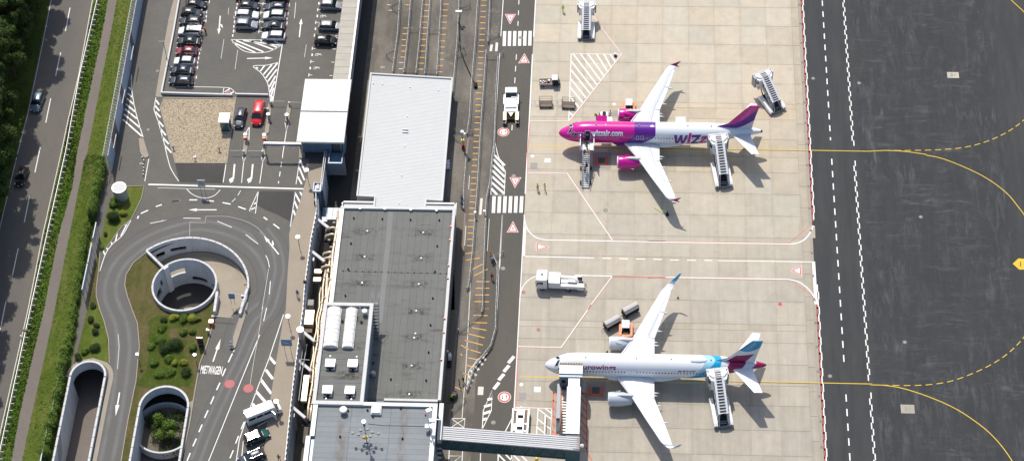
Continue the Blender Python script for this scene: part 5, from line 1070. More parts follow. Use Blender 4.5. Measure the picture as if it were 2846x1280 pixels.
obj('cab_roof', MB().box((-15.45, -91.05, 6.65), (3.95, 1.75, .2)), 'parapet_grey', cab, world=True); obj('cab_body', MB().box((-15.45, -91.5, 4.85), (3.9, 1.9, 3.4)), 'facade_blue', cab, world=True); obj('window', MB().box((-16.7, -92.5, 5.2), (.6, .12, .7)), 'dark_interior', cab, world=True)
bl = MB()
for k in range(9): bl.box((-15.45+(k-4)*.44, -89.9+.0, 6.35), (.3, .6, .5))
obj('bellows', bl.box((-15.45, -89.95, 5.0), (3.8, .5, 2.8)), 'seat_brown', cab, world=True)
ss = thing('service_stair', 'grey service stair beside the white bridge tunnel', 'stair', (-17, -96, 0))
for k in range(16): obj('step', MB().box((-16.55, -93.2-k*.43, 3.5-k*.2), (.75, .27, .06)), 'steel', ss, world=True)
sl = MB(); sl.loft([[(-17.75, -92.2, 3.6), (-17.15, -92.2, 3.6), (-17.15, -92.2, 4.1), (-17.75, -92.2, 4.1)], [(-17.75, -98.6, 2.2), (-17.15, -98.6, 2.2), (-17.15, -98.6, 2.9), (-17.75, -98.6, 2.9)], [(-17.75, -100.0, .6), (-17.15, -100.0, .6), (-17.15, -100.0, 1.6), (-17.75, -100.0, 1.6)]]); obj('side_cover', sl, 'grey_metal', ss, world=True)
obj('cover_joint', MB().box((-17.45, -98.55, 2.93), (.62, .35, .06)), 'rubber', ss, world=True); obj('platform', MB().box((-16.7, -92.5, 3.6), (1.1, 1.2, .1)), 'steel_dark', ss, world=True); obj('hand_rail', MB().tube([(-16.1, -93, 4.6), (-16.1, -99.6, 1.6)], .04, 5).tube([(-17.0, -93, 4.6), (-17.0, -99.6, 1.6)], .04, 5), 'orange_paint', ss, world=True)
# ================= AIRCRAFT =================
def fus_sec(x):
    """(half width, top z, bottom z) along the fuselage"""
    T = [(0, .02, 3.42, 3.38), (.12, .34, 3.68, 3.08), (.4, .66, 3.98, 2.78), (.9, 1.02, 4.26, 2.48), (1.5, 1.32, 4.52, 2.22), (2.1, 1.53, 4.86, 2.04), (2.7, 1.69, 5.28, 1.92), (3.3, 1.80, 5.56, 1.84), (4.2, 1.90, 5.77, 1.78), (5.5, 1.975, 5.89, 1.76),
         (24.5, 1.975, 5.9, 1.76), (26.5, 1.93, 5.9, 1.98), (28.5, 1.80, 5.88, 2.42), (30.5, 1.58, 5.82, 2.92), (32.5, 1.28, 5.72, 3.40), (34.5, .92, 5.55, 3.83), (36.2, .58, 5.30, 4.12), (37.2, .34, 5.06, 4.30), (37.57, .14, 4.86, 4.52)]
    for a, b in zip(T[:-1], T[1:]):
        if a[0] <= x <= b[0]:
            f = (x-a[0])/(b[0]-a[0]); return [a[i]+(b[i]-a[i])*f for i in (1, 2, 3)]
    return T[-1][1:]
def fus_pt(x, th, off=0.0):
    """point on the skin at angle th (deg) above the horizontal on the -y side"""
    w_, zt, zb_ = fus_sec(x); zc = (zt+zb_)/2; h = (zt-zb_)/2; a = math.radians(th)
    return (x, -(w_+off)*math.cos(a), zc+(h+off)*math.sin(a))
def fuselage_mesh():
    xs = [0, .12, .25, .4, .65, .9, 1.2, 1.5, 1.8, 2.1, 2.4, 2.7, 3.0, 3.3, 3.8, 4.2, 4.8, 5.5]+[5.5+i*1.9 for i in range(1, 11)]+[25.5, 26.5, 27.5, 28.5, 29.5, 30.5, 31.5, 32.5, 33.5, 34.5, 35.4, 36.2, 36.8, 37.2, 37.57]
    mb = MB(); rings = []
    for x in xs:
        w_, zt, zb_ = fus_sec(x); zc, h = (zt+zb_)/2, (zt-zb_)/2
        rings.append([(x, -w_*math.cos(2*PI*k/40), zc-h*math.sin(2*PI*k/40)) for k in range(40)])
    return mb.loft(rings)
def wing_mesh(secs):
    """secs: (y, x_le, x_te, z, thickness)"""
    mb = MB(); rings = []
    for y, xl, xt, z, t_ in secs:
        c = xt-xl; R = []
        for f, u in ((0, 0), (.04, .55), (.15, .9), (.35, 1), (.6, .8), (.85, .35), (1, .06)): R.append((xl+c*f, y, z+t_*u*.62))
        for f, u in ((1, -.04), (.85, -.2), (.6, -.5), (.35, -.75), (.15, -.65), (.04, -.35)): R.append((xl+c*f, y, z+t_*u*.5))
        rings.append(R)
    return mb.loft(rings)
def skin_patch(x0, x1, t0, t1, off=.012, nx=2, nt=3):
    mb = MB(); vs = [fus_pt(x0+(x1-x0)*i/nx, t0+(t1-t0)*j/nt, off) for j in range(nt+1) for i in range(nx+1)]
    return mb.add(vs, [(j*(nx+1)+i, j*(nx+1)+i+1, (j+1)*(nx+1)+i+1, (j+1)*(nx+1)+i) for j in range(nt) for i in range(nx)])
def skin_frame(x0, x1, t0, t1, off=.014, w_=.06):
    mb = MB(); dt = w_/2.0*57.3
    for a in ((x0, x1, t0, t0+dt), (x0, x1, t1-dt, t1), (x0, x0+w_, t0, t1), (x1-w_, x1, t0, t1)):
        q = skin_patch(*a, off, 1, 4); mb.add(q.v, q.f)
    return mb
def skin_map(me, x0, x1, t0, t1, off=.02):
    """wrap a flat text/logo mesh onto the skin"""
    bm = bmesh.new(); bm.from_mesh(me); xs = [v_.co.x for v_ in bm.verts]; ys = [v_.co.y for v_ in bm.verts]; ax, bx, ay, by = min(xs), max(xs), min(ys), max(ys)
    for k in range(1, 16):
        y = ay+(by-ay)*k/16; g = bm.verts[:]+bm.edges[:]+bm.faces[:]; bmesh.ops.bisect_plane(bm, geom=g, plane_co=(0, y, 0), plane_no=(0, 1, 0))
    for v_ in bm.verts:
        x = x0+(v_.co.x-ax)/(bx-ax)*(x1-x0); th = t0+(v_.co.y-ay)/(by-ay)*(t1-t0); v_.co = fus_pt(x, th, off)
    bm.to_mesh(me); bm.free(); return me
# liveries painted on by position on the aircraft itself
def livery(name, build, rough=.26):
    t = MT(name, rough); t.b.inputs['Coat Weight'].default_value = .5; t.b.inputs['Coat Roughness'].default_value = .06; x, y, z = t.sep(t.xyz('O')); build(t, x, y, z); M[name] = t.m
MAG, PUR, PW = (0.56, .004, .265), (0.115, .012, .25), (.76, .775, .795)
def lv_a(t, x, y, z):
    d = (z*-1.0+5.0).mx(0.0).pow(1.4)*.95; p1 = (x+d) > 14.0; d2 = (z*-1.0+5.0).mx(0.0).pow(1.4)*1.0; p2 = (x+d2) > 17.9
    c = t.mix(p1, MAG, PUR); c = t.mix(p2, c, PW); c = t.mix(x > 37.25, c, (.02, .02, .02)); t.col(c)
def lv_af(t, x, y, z):
    q = x-31.3; a = z > (q*.3+6.6+q.mx(0.0)*q.mx(0.0)*.11); b = z > (q*.25+5.2+q*q*.07)
    t.col(t.mix(a, t.mix(b, (.62, .64, .67), (.12, .014, .26)), (.58, .004, .26)))
LB, TE, BU, WG = (.33, .60, .74), (.0, .34, .57), (.30, .003, .085), (.70, .72, .745)
def lv_b(t, x, y, z):
    k = z*-1.0+5.8; c = t.mix((x+k*1.0) > 27.1, (.78, .79, .805), LB); c = t.mix((x+k*1.75) > 28.75, c, TE); c = t.mix((x+k*.6) > 30.0, c, WG)
    c = t.mix((x+k*1.2) > 31.4, c, BU); c = t.mix((x+k*1.3) > 34.4, c, WG); c = t.mix((x+(z*-1.0+5.5)*1.7) > 36.1, c, BU); c = t.mix(x > 37.35, c, (.05, .05, .05)); t.col(c)
def lv_bf(t, x, y, z):
    q = x-34.0; te = z > (q*q*.22+8.75); up = (x*1.05-26.4).mn(x*.12+3.75); b1 = (z < up)
    lo = z > ((x-34.1)*1.6+5.9); c = t.mix(te, WG, (.0, .26, .48)); b = t.mix(b1, (0, 0, 0), (1, 1, 1)); n = E(t.nt, b)
    c = t.mix(b1*lo, c, (.25, .003, .07)); t.col(c)
livery('livery_pink', lv_a); livery('livery_pink_fin', lv_af); livery('livery_teal', lv_b); livery('livery_teal_fin', lv_bf)
ENG_P = MAG; glossy('engine_pink', MAG, .22); glossy('purple_paint', PUR, .25); glossy('wing_grey', (.60, .62, .645), .42)
def aircraft(kind, name, label, loc):
    a = thing(name, label, 'airplane', loc, group='airliners parked on the apron')
    pink = kind == 'pink'; tip = 'fence' if pink else 'sharklet'
    obj('fuselage', fuselage_mesh(), 'livery_pink' if pink else 'livery_teal', a, smooth=True)
    # belly fairing
    fb = MB(); R = []
    for x, w_, zb_, zt in ((9.9, 1.2, 1.85, 2.6), (11, 1.95, 1.6, 2.9), (13, 2.15, 1.45, 3.1), (17, 2.2, 1.42, 3.1), (20, 2.1, 1.5, 3.0), (22.5, 1.6, 1.7, 2.6), (23.6, .9, 1.95, 2.3)):
        R.append([(x, w_*math.cos(2*PI*k/24), (zb_+zt)/2+(zt-zb_)/2*math.sin(2*PI*k/24)) for k in range(24)])
    obj('belly_fairing', fb.loft(R), 'livery_pink' if pink else 'plane_white', a, smooth=True)
    for s in (-1, 1):
        secs = [(s*1.2, 11.7, 18.9, 2.45, 1.0), (s*2.1, 12.35, 18.73, 2.62, .85), (s*6.2, 14.95, 18.73, 3.08, .55), (s*10.5, 17.15, 20.15, 3.58, .36), (s*15.6, 19.85, 21.6, 4.25, .22), (s*16.35, 20.5, 21.9, 4.36, .16)]
        wg = obj('wing', wing_mesh(secs if s > 0 else secs), 'wing_grey' if pink else 'plane_white', a)
        wg.data.polygons.foreach_set('use_smooth', [True]*len(wg.data.polygons))
        # bright slat edge and flap panels a little proud of the wing
        le = MB()
        for (p, q) in zip(secs[1:-2], secs[2:-1]):
            le.add([(p[1]+.03, p[0], p[3]+p[4]*.22), (p[1]+.42*(1 if s > 0 else 1), p[0], p[3]+p[4]*.62), (q[1]+.34, q[0], q[3]+q[4]*.62), (q[1]+.03, q[0], q[3]+q[4]*.22)], [(0, 1, 2, 3) if s > 0 else (3, 2, 1, 0)])
        obj('slat', le, 'plane_white', wg)
        fp = MB()
        def surf(y, f):  # upper wing surface height
            for p, q in zip(secs[:-1], secs[1:]):
                if abs(p[0]) <= abs(y) <= abs(q[0]):
                    u = (abs(y)-abs(p[0]))/(abs(q[0])-abs(p[0])); xl, xt, z, t_ = [p[i]+(q[i]-p[i])*u for i in (1, 2, 3, 4)]
                    prof = ((0, 0), (.04, .55), (.15, .9), (.35, 1), (.6, .8), (.85, .35), (1, .06)); v_ = 0
                    for (f0, u0), (f1, u1) in zip(prof[:-1], prof[1:]):
                        if f0 <= f <= f1: v_ = u0+(u1-u0)*(f-f0)/(f1-f0)
                    return (xl+(xt-xl)*f, y, z+t_*.62*v_+.012)
            return (p[1], y, p[3])
        for f0, f1, y0, y1, nm, m_ in ((.74, .985, 2.3, 6.1, 'flap', 'plane_white'), (.72, .985, 6.3, 11.2, 'flap', 'plane_white'), (.72, .985, 11.45, 15.3, 'aileron', 'plane_white'), (.60, .70, 6.5, 11.0, 'spoiler', 'plane_grey' if False else 'wing_grey')):
            q = MB(); n_ = 6; vs = [surf(s*(y0+(y1-y0)*i/n_), f) for f in (f0, .85 if f1 > .9 else f1, f1) for i in range(n_+1)]
            q.add(vs, [(r_*(n_+1)+i, (r_+1)*(n_+1)+i, (r_+1)*(n_+1)+i+1, r_*(n_+1)+i+1) if s > 0 else (r_*(n_+1)+i+1, (r_+1)*(n_+1)+i+1, (r_+1)*(n_+1)+i, r_*(n_+1)+i) for r_ in range(2) for i in range(n_)][::-1])
            obj(nm, q, m_, wg)
        gr = MB()
        for f in (.71, .33):
            pts = [surf(s*y, f) for y in (2.4, 6.2, 10.5, 15.2)]
            gr.tube([(p[0], p[1], p[2]-.008) for p in pts], .022, 4)
        pts = [surf(s*6.2, .73), surf(s*6.2, .98)]; gr.tube(pts, .02, 4); pts = [surf(s*11.3, .73), surf(s*11.3, .98)]; gr.tube(pts, .02, 4)
        obj('panel_joint', gr, 'paint_grey', wg)
        if pink:
            wk = MB()
            for x0_, x1_, y in ((13.75, 13.95, 2.45), (14.5, 14.9, 2.75), (15.2, 15.6, 2.75), (16.4, 16.7, 2.7), (17.2, 17.45, 2.7)): wk.tube([surf(s*y, (x0_-12.6)/6.2), surf(s*y, (x1_-12.6)/6.2)], .03, 4)
            obj('walk_marks', wk, 'paint_redpale', wg)
            ff = MB(); x, y, z = 20.9, s*16.4, 4.4
            ff.add([(x-.3, y-.03, z), (x+1.35, y+s*.1-.03, z+.85), (x+1.75, y+s*.12, z+.95), (x+1.0, y, z), (x+1.45, y, z-.45), (x+1.2, y, z-.5), (x+.3, y, z-.1),
                    (x-.3, y+.05, z), (x+1.35, y+s*.1+.05, z+.85), (x+1.75, y+s*.12+.04, z+.95), (x+1.0, y+.05, z), (x+1.45, y+.05, z-.45), (x+1.2, y+.05, z-.5), (x+.3, y+.05, z-.1)],
                   [(0, 3, 2, 1), (0, 6, 5, 4, 3), (7, 8, 9, 10), (7, 10, 11, 12, 13), (0, 1, 8, 7), (1, 2, 9, 8), (2, 3, 10, 9), (3, 4, 11, 10), (4, 5, 12, 11), (5, 6, 13, 12), (6, 0, 7, 13)])
            obj('wingtip_fence', ff, 'burgundy', a)
        else:
            sh = MB(); secs2 = [(16.35, 20.5, 21.9, 4.36, .16), (16.85, 20.95, 22.1, 4.55, .13), (17.15, 21.5, 22.4, 5.0, .10), (17.3, 22.1, 22.8, 5.7, .08), (17.5, 22.95, 23.25, 6.75, .05)]
            mbs = MB(); rings = []
            for i, (y, xl, xt, z, t_) in enumerate(secs2):
                tt = t_ if i == 0 else 0; c = xt-xl; k = [(0, 0), (.15, 1), (.5, 1), (1, 0), (.5, -1), (.15, -1)]
                rings.append([(xl+c*f, s*(y-(t_*.5*u if i > 1 else 0)), z+(t_*.5*u if i <= 1 else 0)) for f, u in k])
            mbs.loft(rings[:4]); obj('sharklet', mbs, 'plane_white', a); mc = MB(); mc.loft([[(p[0], p[1]-s*.01, p[2]+.005) for p in r] for r in rings[2:]]); obj('sharklet_tip', mc, 'teal', a)
        # engine
        ey, ez = s*5.75, 2.05; en = MB(); R = []
        for x, r_ in ((10.95, 1.0), (11.0, 1.12), (11.25, 1.2), (12.2, 1.25), (13.4, 1.2), (14.4, 1.02), (15.0, .86)): R.append([(x, ey+r_*math.cos(2*PI*k/28), ez+r_*math.sin(2*PI*k/28)) for k in range(28)])
        e_ = obj('engine', en.loft(R, cap=False), 'engine_pink' if pink else 'engine_grey', a, smooth=True)
        obj('intake_lip', MB().loft([[(x, ey+r_*math.cos(2*PI*k/28), ez+r_*math.sin(2*PI*k/28)) for k in range(28)] for x, r_ in ((11.5, .86), (11.05, .92), (10.9, 1.02), (10.92, 1.1), (11.12, 1.175))], cap=False), 'plane_white', e_, smooth=True)
        obj('fan', MB().cyl((11.5, ey, ez), .9, .05, 24, ax='x').cyl((11.2, ey, ez), .05, .3, 12, r2=.3, ax='x'), 'steel_dark', e_)
        obj('exhaust', MB().cyl((14.3, ey, ez), .75, 1.3, 20, r2=.45, ax='x').cyl((15.5, ey, ez), .3, .6, 14, r2=.08, ax='x'), 'steel', e_)
        pyl = MB(); pyl.loft([[(12.0, ey-.05, 3.0), (12.0, ey+.05, 3.0), (12.0, ey+.05, 3.2), (12.0, ey-.05, 3.2)], [(13.3, ey-.26, 2.7), (13.3, ey+.26, 2.7), (13.3, ey+.2, 3.52), (13.3, ey-.2, 3.52)], [(14.9, ey-.26, 2.6), (14.9, ey+.26, 2.6), (14.9, ey+.22, 3.5), (14.9, ey-.22, 3.5)], [(16.2, ey-.1, 2.7), (16.2, ey+.1, 2.7), (16.2, ey+.1, 3.1), (16.2, ey-.1, 3.1)]])
        obj('pylon', pyl, 'coping' if True else '', e_)
        obj('strake', MB().add([(11.9, ey-s*.55, ez+1.08), (13.0, ey-s*.6, ez+1.05), (13.0, ey-s*.95, ez+1.3), (12.3, ey-s*.8, ez+1.28)], [(0, 1, 2, 3)]), 'engine_pink' if pink else 'engine_grey', e_)
        # flap track fairings
        for y, x, l in ((4.9, 17.6, 2.0), (5.5, 17.6, 1.75), (7.7, 18.2, 1.9), (11.3, 19.6, 1.6)):
            z = 2.62+(abs(y)-2.1)*.112; q = MB(); q.loft([[(x+l*f, s*y+w_*math.cos(2*PI*k/8), z-.15+w_*1.2*math.sin(2*PI*k/8)) for k in range(8)] for f, w_ in ((0, .08), (.35, .19), (.7, .14), (1, .02))]); obj('flap_fairing', q, 'plane_white', a, smooth=True)
        # tailplane
        ts = [(s*.5, 31.3, 35.6, 4.75, .4), (s*1.3, 31.95, 35.35, 4.85, .34), (s*6.1, 35.35, 36.75, 5.35, .14)]
        obj('tailplane', wing_mesh(ts), 'wing_grey' if pink else 'plane_white', a)
        # main gear
        g_ = obj('landing_gear', MB().tube([(17.7, s*3.6, 2.4), (17.75, s*3.8, .6)], .13, 8).box((17.7, s*3.75, 1.6), (.6, .08, 1.4)), 'steel', a)
        for wy in (-.42, .42): obj('wheel', MB().cyl((17.75, s*3.8+wy-.19, .58), .58, .38, 18, ax='y'), 'rubber', g_)
    g_ = obj('nose_gear', MB().tube([(5.0, 0, 2.0), (5.1, 0, .4)], .09, 8), 'steel', a)
    for wy in (-.24, .24): obj('wheel', MB().cyl((5.1, wy-.11, .38), .38, .22, 16, ax='y'), 'rubber', g_)
    # fin
    fn = MB(); R = []
    for z, xl, xt, t_ in ((5.45, 29.2, 35.7, .10), (5.95, 30.3, 35.6, .24), (6.5, 30.95, 35.7, .25), (8.5, 32.4, 36.0, .2), (11.0, 34.25, 36.5, .14), (11.76, 34.9, 36.65, .1)):
        c = xt-xl; R.append([(xl+c*f, u*t_, z) for f, u in ((0, 0), (.1, .7), (.3, 1), (.6, .8), (1, .05), (1, -.05), (.6, -.8), (.3, -1), (.1, -.7))])
    obj('fin', fn.loft(R), 'livery_pink_fin' if pink else 'livery_teal_fin', a)
    df = MB(); df.add([(28.9, 0, 5.86), (30.9, -.12, 5.8), (31.2, 0, 6.75), (30.9, .12, 5.8)], [(0, 1, 2), (0, 2, 3)]); obj('dorsal_fillet', df, 'livery_pink_fin' if pink else 'livery_teal_fin', a)
    # cockpit windows (both sides)
    for s in (1, -1):
        for (xa, xb, xc, xd, t0, t1) in ((1.75, 2.25, 2.62, 2.2, 52, 86), (2.3, 2.72, 2.98, 2.68, 29, 49), (2.85, 3.45, 3.42, 3.05, 27, 44)):
            def quad(k, off, n=5):
                mb = MB(); vs = []
                for j in range(n+1):
                    for i in range(n+1):
                        u, v_ = (i/n-.5)*k+.5, (j/n-.5)*k+.5; x0_, x1_ = xa+(xd-xa)*v_, xb+(xc-xb)*v_; q_ = fus_pt(x0_+(x1_-x0_)*u, t0+(t1-t0)*v_, off); vs.append((q_[0], q_[1]*s, q_[2]))
                return mb.add(vs, [((j*(n+1)+i, j*(n+1)+i+1, (j+1)*(n+1)+i+1, (j+1)*(n+1)+i) if s > 0 else (j*(n+1)+i, (j+1)*(n+1)+i, (j+1)*(n+1)+i+1, j*(n+1)+i+1)) for j in range(n) for i in range(n)])
            ws = obj('cockpit_window', quad(1.0, .05), 'glass', a); obj('window_frame', quad(1.25, .03), 'plane_grey' if pink else 'plane_white', ws)
    # cabin windows, each its own part
    w1 = [5.95+.53*i for i in range(16)]+[15.65+.53*i for i in range(24)] if pink else [6.63+.53*i for i in range(14)]+[15.65+.53*i for i in range(24)]
    me = mesh('window', skin_patch(10, 10.23, 14.2, 20.6, .014, 1, 2), 'window_tinted' if False else 'glass')
    M['window_pale'] = M.get('window_pale') or mat('window_blind', (.36, .20, .34), .3, var=0)
    me2 = mesh('window', skin_patch(10, 10.25, 14.2, 20.6, .014, 1, 2), 'window_pale')
    for x in w1:
        if pink and 19.0 > x > 15.2 and False: continue
        if x < 27.6: obj('window', me2 if (pink and x < 16.4) else me, None, a, loc=(x-10, 0, 0))
    w2 = MB(); [w2.add([(p[0], -p[1], p[2]) for p in skin_patch(x, x+.23, 14.2, 20.6, .014, 1, 1).v], [(3, 2, 1, 0), ] if False else [(2, 3, 1, 0)]) for x in w1]; obj('far_side_windows', w2, 'glass', a)['kind'] = 'stuff'
    for x in (14.35, 15.2): obj('exit_door', skin_frame(x, x+.5, 6, 30, .016, .06), 'plane_grey' if pink else 'wing_grey', a)
    for x in ((5.0, 28.6) if not pink else (28.6,)): obj('door_outline', skin_frame(x, x+.85, -6, 48, .014, .05), 'wing_grey', a)
    return a
A_ = aircraft('pink', 'pink_airliner', 'magenta, purple and white airliner being boarded, upper of the two planes', (-19.3, -35.9, 0))
ob = lambda n, mb, m, p=A_: obj(n, mb, m, p)
# open front door swung forward, door opening
ob('door_opening', skin_patch(5.0, 5.85, -4, 52, .02, 1, 6), 'dark_interior'); ob('door_frame', skin_frame(4.95, 5.9, -6, 54, .026, .07), 'plane_grey')
dr = obj('door', MB().loft([[(3.75, -2.02, 3.6), (4.72, -2.14, 3.6), (4.72, -2.06, 3.6), (3.75, -1.94, 3.6)], [(3.75, -2.0, 4.7), (4.72, -2.1, 4.7), (4.72, -2.0, 4.7), (3.75, -1.9, 4.7)], [(3.75, -1.55, 5.35), (4.72, -1.65, 5.35), (4.72, -1.55, 5.35), (3.75, -1.45, 5.35)]]), 'engine_pink', A_)
ob('door_edge', MB().tube([(4.74, -2.12, 3.6), (4.74, -2.08, 4.7), (4.74, -1.63, 5.37), (3.73, -1.53, 5.37), (3.73, -1.98, 4.7), (3.73, -2.0, 3.6), (4.74, -2.12, 3.6)], .04, 4), 'plane_grey')
tm_ = text_mesh('wizzair.com', .04); tm_.materials.append(M['plane_white']); skin_map(tm_, 6.05, 11.9, 26.5, 58, .02); obj('lettering', tm_, None, A_)
# engine lettering
te_ = text_mesh('wizzair'); te_.materials.append(M['plane_white']); xs_ = [v_.co.x for v_ in te_.vertices]
for v_ in te_.vertices:
    u = (v_.co.x-min(xs_))/(max(xs_)-min(xs_)) if False else v_.co.x/3.0; th = math.radians(20+v_.co.y*20); v_.co = (11.95+u*1.25, 5.75-1.265*math.cos(th), 2.05+1.265*math.sin(th))
obj('lettering', te_, None, A_)
# big tail logo drawn as polygons
def logo(parent, polys, mats, x0, x1, t0, t1, box):
    for pts, m_ in zip(polys, mats):
        me = mesh('logo_letter', MB().sheet([(p[0], -p[1]) for p in pts], 0), m_); bm = bmesh.new(); bm.from_mesh(me)
        for k in range(1, 12):
            y = -(box[1]+(box[3]-box[1])*k/12); bmesh.ops.bisect_plane(bm, geom=bm.verts[:]+bm.edges[:]+bm.faces[:], plane_co=(0, y, 0), plane_no=(0, 1, 0))
        for v_ in bm.verts: v_.co = fus_pt(x0+(v_.co.x-box[0])/(box[2]-box[0])*(x1-x0), t1+(-v_.co.y-box[1])/(box[3]-box[1])*(t0-t1), .022+.002*(m_ == 'engine_pink'))
        bm.to_mesh(me); bm.free(); obj('logo_letter', me, None, parent)
logo(A_, [[(305, 570), (355, 568), (362, 655), (400, 570), (440, 568), (450, 650), (490, 570), (530, 570), (465, 700), (420, 702), (408, 640), (375, 702), (328, 702)],
          [(548, 540), (588, 540), (560, 682), (515, 682)], [(540, 688), (562, 690), (545, 708), (505, 712)],
          [(590, 565), (742, 563), (722, 595), (640, 672), (700, 672), (690, 702), (572, 702), (582, 678), (668, 598), (588, 598)],
          [(748, 585), (850, 582), (835, 610), (757, 674), (825, 674), (815, 700), (700, 702), (712, 676), (780, 612), (742, 612)]],
     ['purple_paint', 'engine_pink', 'engine_pink', 'purple_paint', 'engine_pink'], 21.3, 27.53, -23, 50, (305, 540, 850, 712))
# roof antennas, beacons
for x, w_ in ((8.7, .18), (17.3, .0)): ob('roof_beacon', MB().cyl((x, 0, 5.88), .17, .1, 10, r2=.1), 'lamp_glass')
ob('white_patch', skin_patch(16.9, 17.6, 80, 88, .02), 'plane_white')
for x in (6.9, 14.9, 23.8, 28.1): ob('antenna', MB().box((x, 0, 6.0), (.28, .05, .25)), 'plane_grey')
# far side: opened hold door seen above the roof line, rear access panel
ob('open_hold_door', MB().add([(7.0, 2.05, 4.05), (8.85, 2.05, 4.05), (8.85, 3.35, 4.6), (7.0, 3.35, 4.6), (7.0, 2.05, 3.95), (8.85, 2.05, 3.95), (8.85, 3.35, 4.5), (7.0, 3.35, 4.5)], [(0, 1, 2, 3), (4, 7, 6, 5), (0, 4, 5, 1), (1, 5, 6, 2), (2, 6, 7, 3), (3, 7, 4, 0)]), 'engine_pink')
ob('open_hold_door', MB().add([(21.6, 1.95, 4.1), (23.5, 1.95, 4.1), (23.5, 3.3, 4.65), (21.6, 3.3, 4.65), (21.6, 1.95, 4.0), (23.5, 1.95, 4.0), (23.5, 3.3, 4.55), (21.6, 3.3, 4.55)], [(0, 1, 2, 3), (4, 7, 6, 5), (0, 4, 5, 1), (1, 5, 6, 2), (2, 6, 7, 3), (3, 7, 4, 0)]), 'plane_white')
B2 = aircraft('teal', 'white_airliner', 'white airliner with teal and burgundy tail at the boarding bridge, lower plane', (-20.05, -87.95, 0))
te_ = text_mesh('Eurowings', .02); te_.materials.append(M['burgundy']); skin_map(te_, 5.85, 12.15, 21, 55, .02); obj('lettering', te_, None, B2)
te_ = text_mesh('D-AIZQ'); te_.materials.append(M['steel_dark']); skin_map(te_, 24.05, 25.6, 24, 33, .02); obj('registration', te_, None, B2)
obj('flag', skin_patch(22.75, 23.2, 25, 32, .02), 'blue_paint', B2); 
for k, m_ in enumerate(('yellow_paint', 'red_light', 'rubber')): obj('flag', skin_patch(23.45, 23.9, 25+k*2.3, 27.3+k*2.3, .02, 1, 1), m_, B2)
te_ = text_mesh('UPS') if False else None
sd_ = MB(); sd_.loft([[(x, w_*math.cos(PI*k/10), 5.8+h*math.sin(PI*k/10)) for k in range(11)] for x, w_, h in ((24.5, .1, .1), (24.9, .55, .34), (26.3, .6, .38), (27.2, .5, .3), (27.7, .1, .1))]); obj('antenna_dome', sd_, 'plane_white', B2, smooth=True)
for x in (7.0, 15.6, 21.5, 28.2): obj('antenna', MB().box((x, 0, 6.0), (.28, .05, .22)), 'plane_grey', B2)
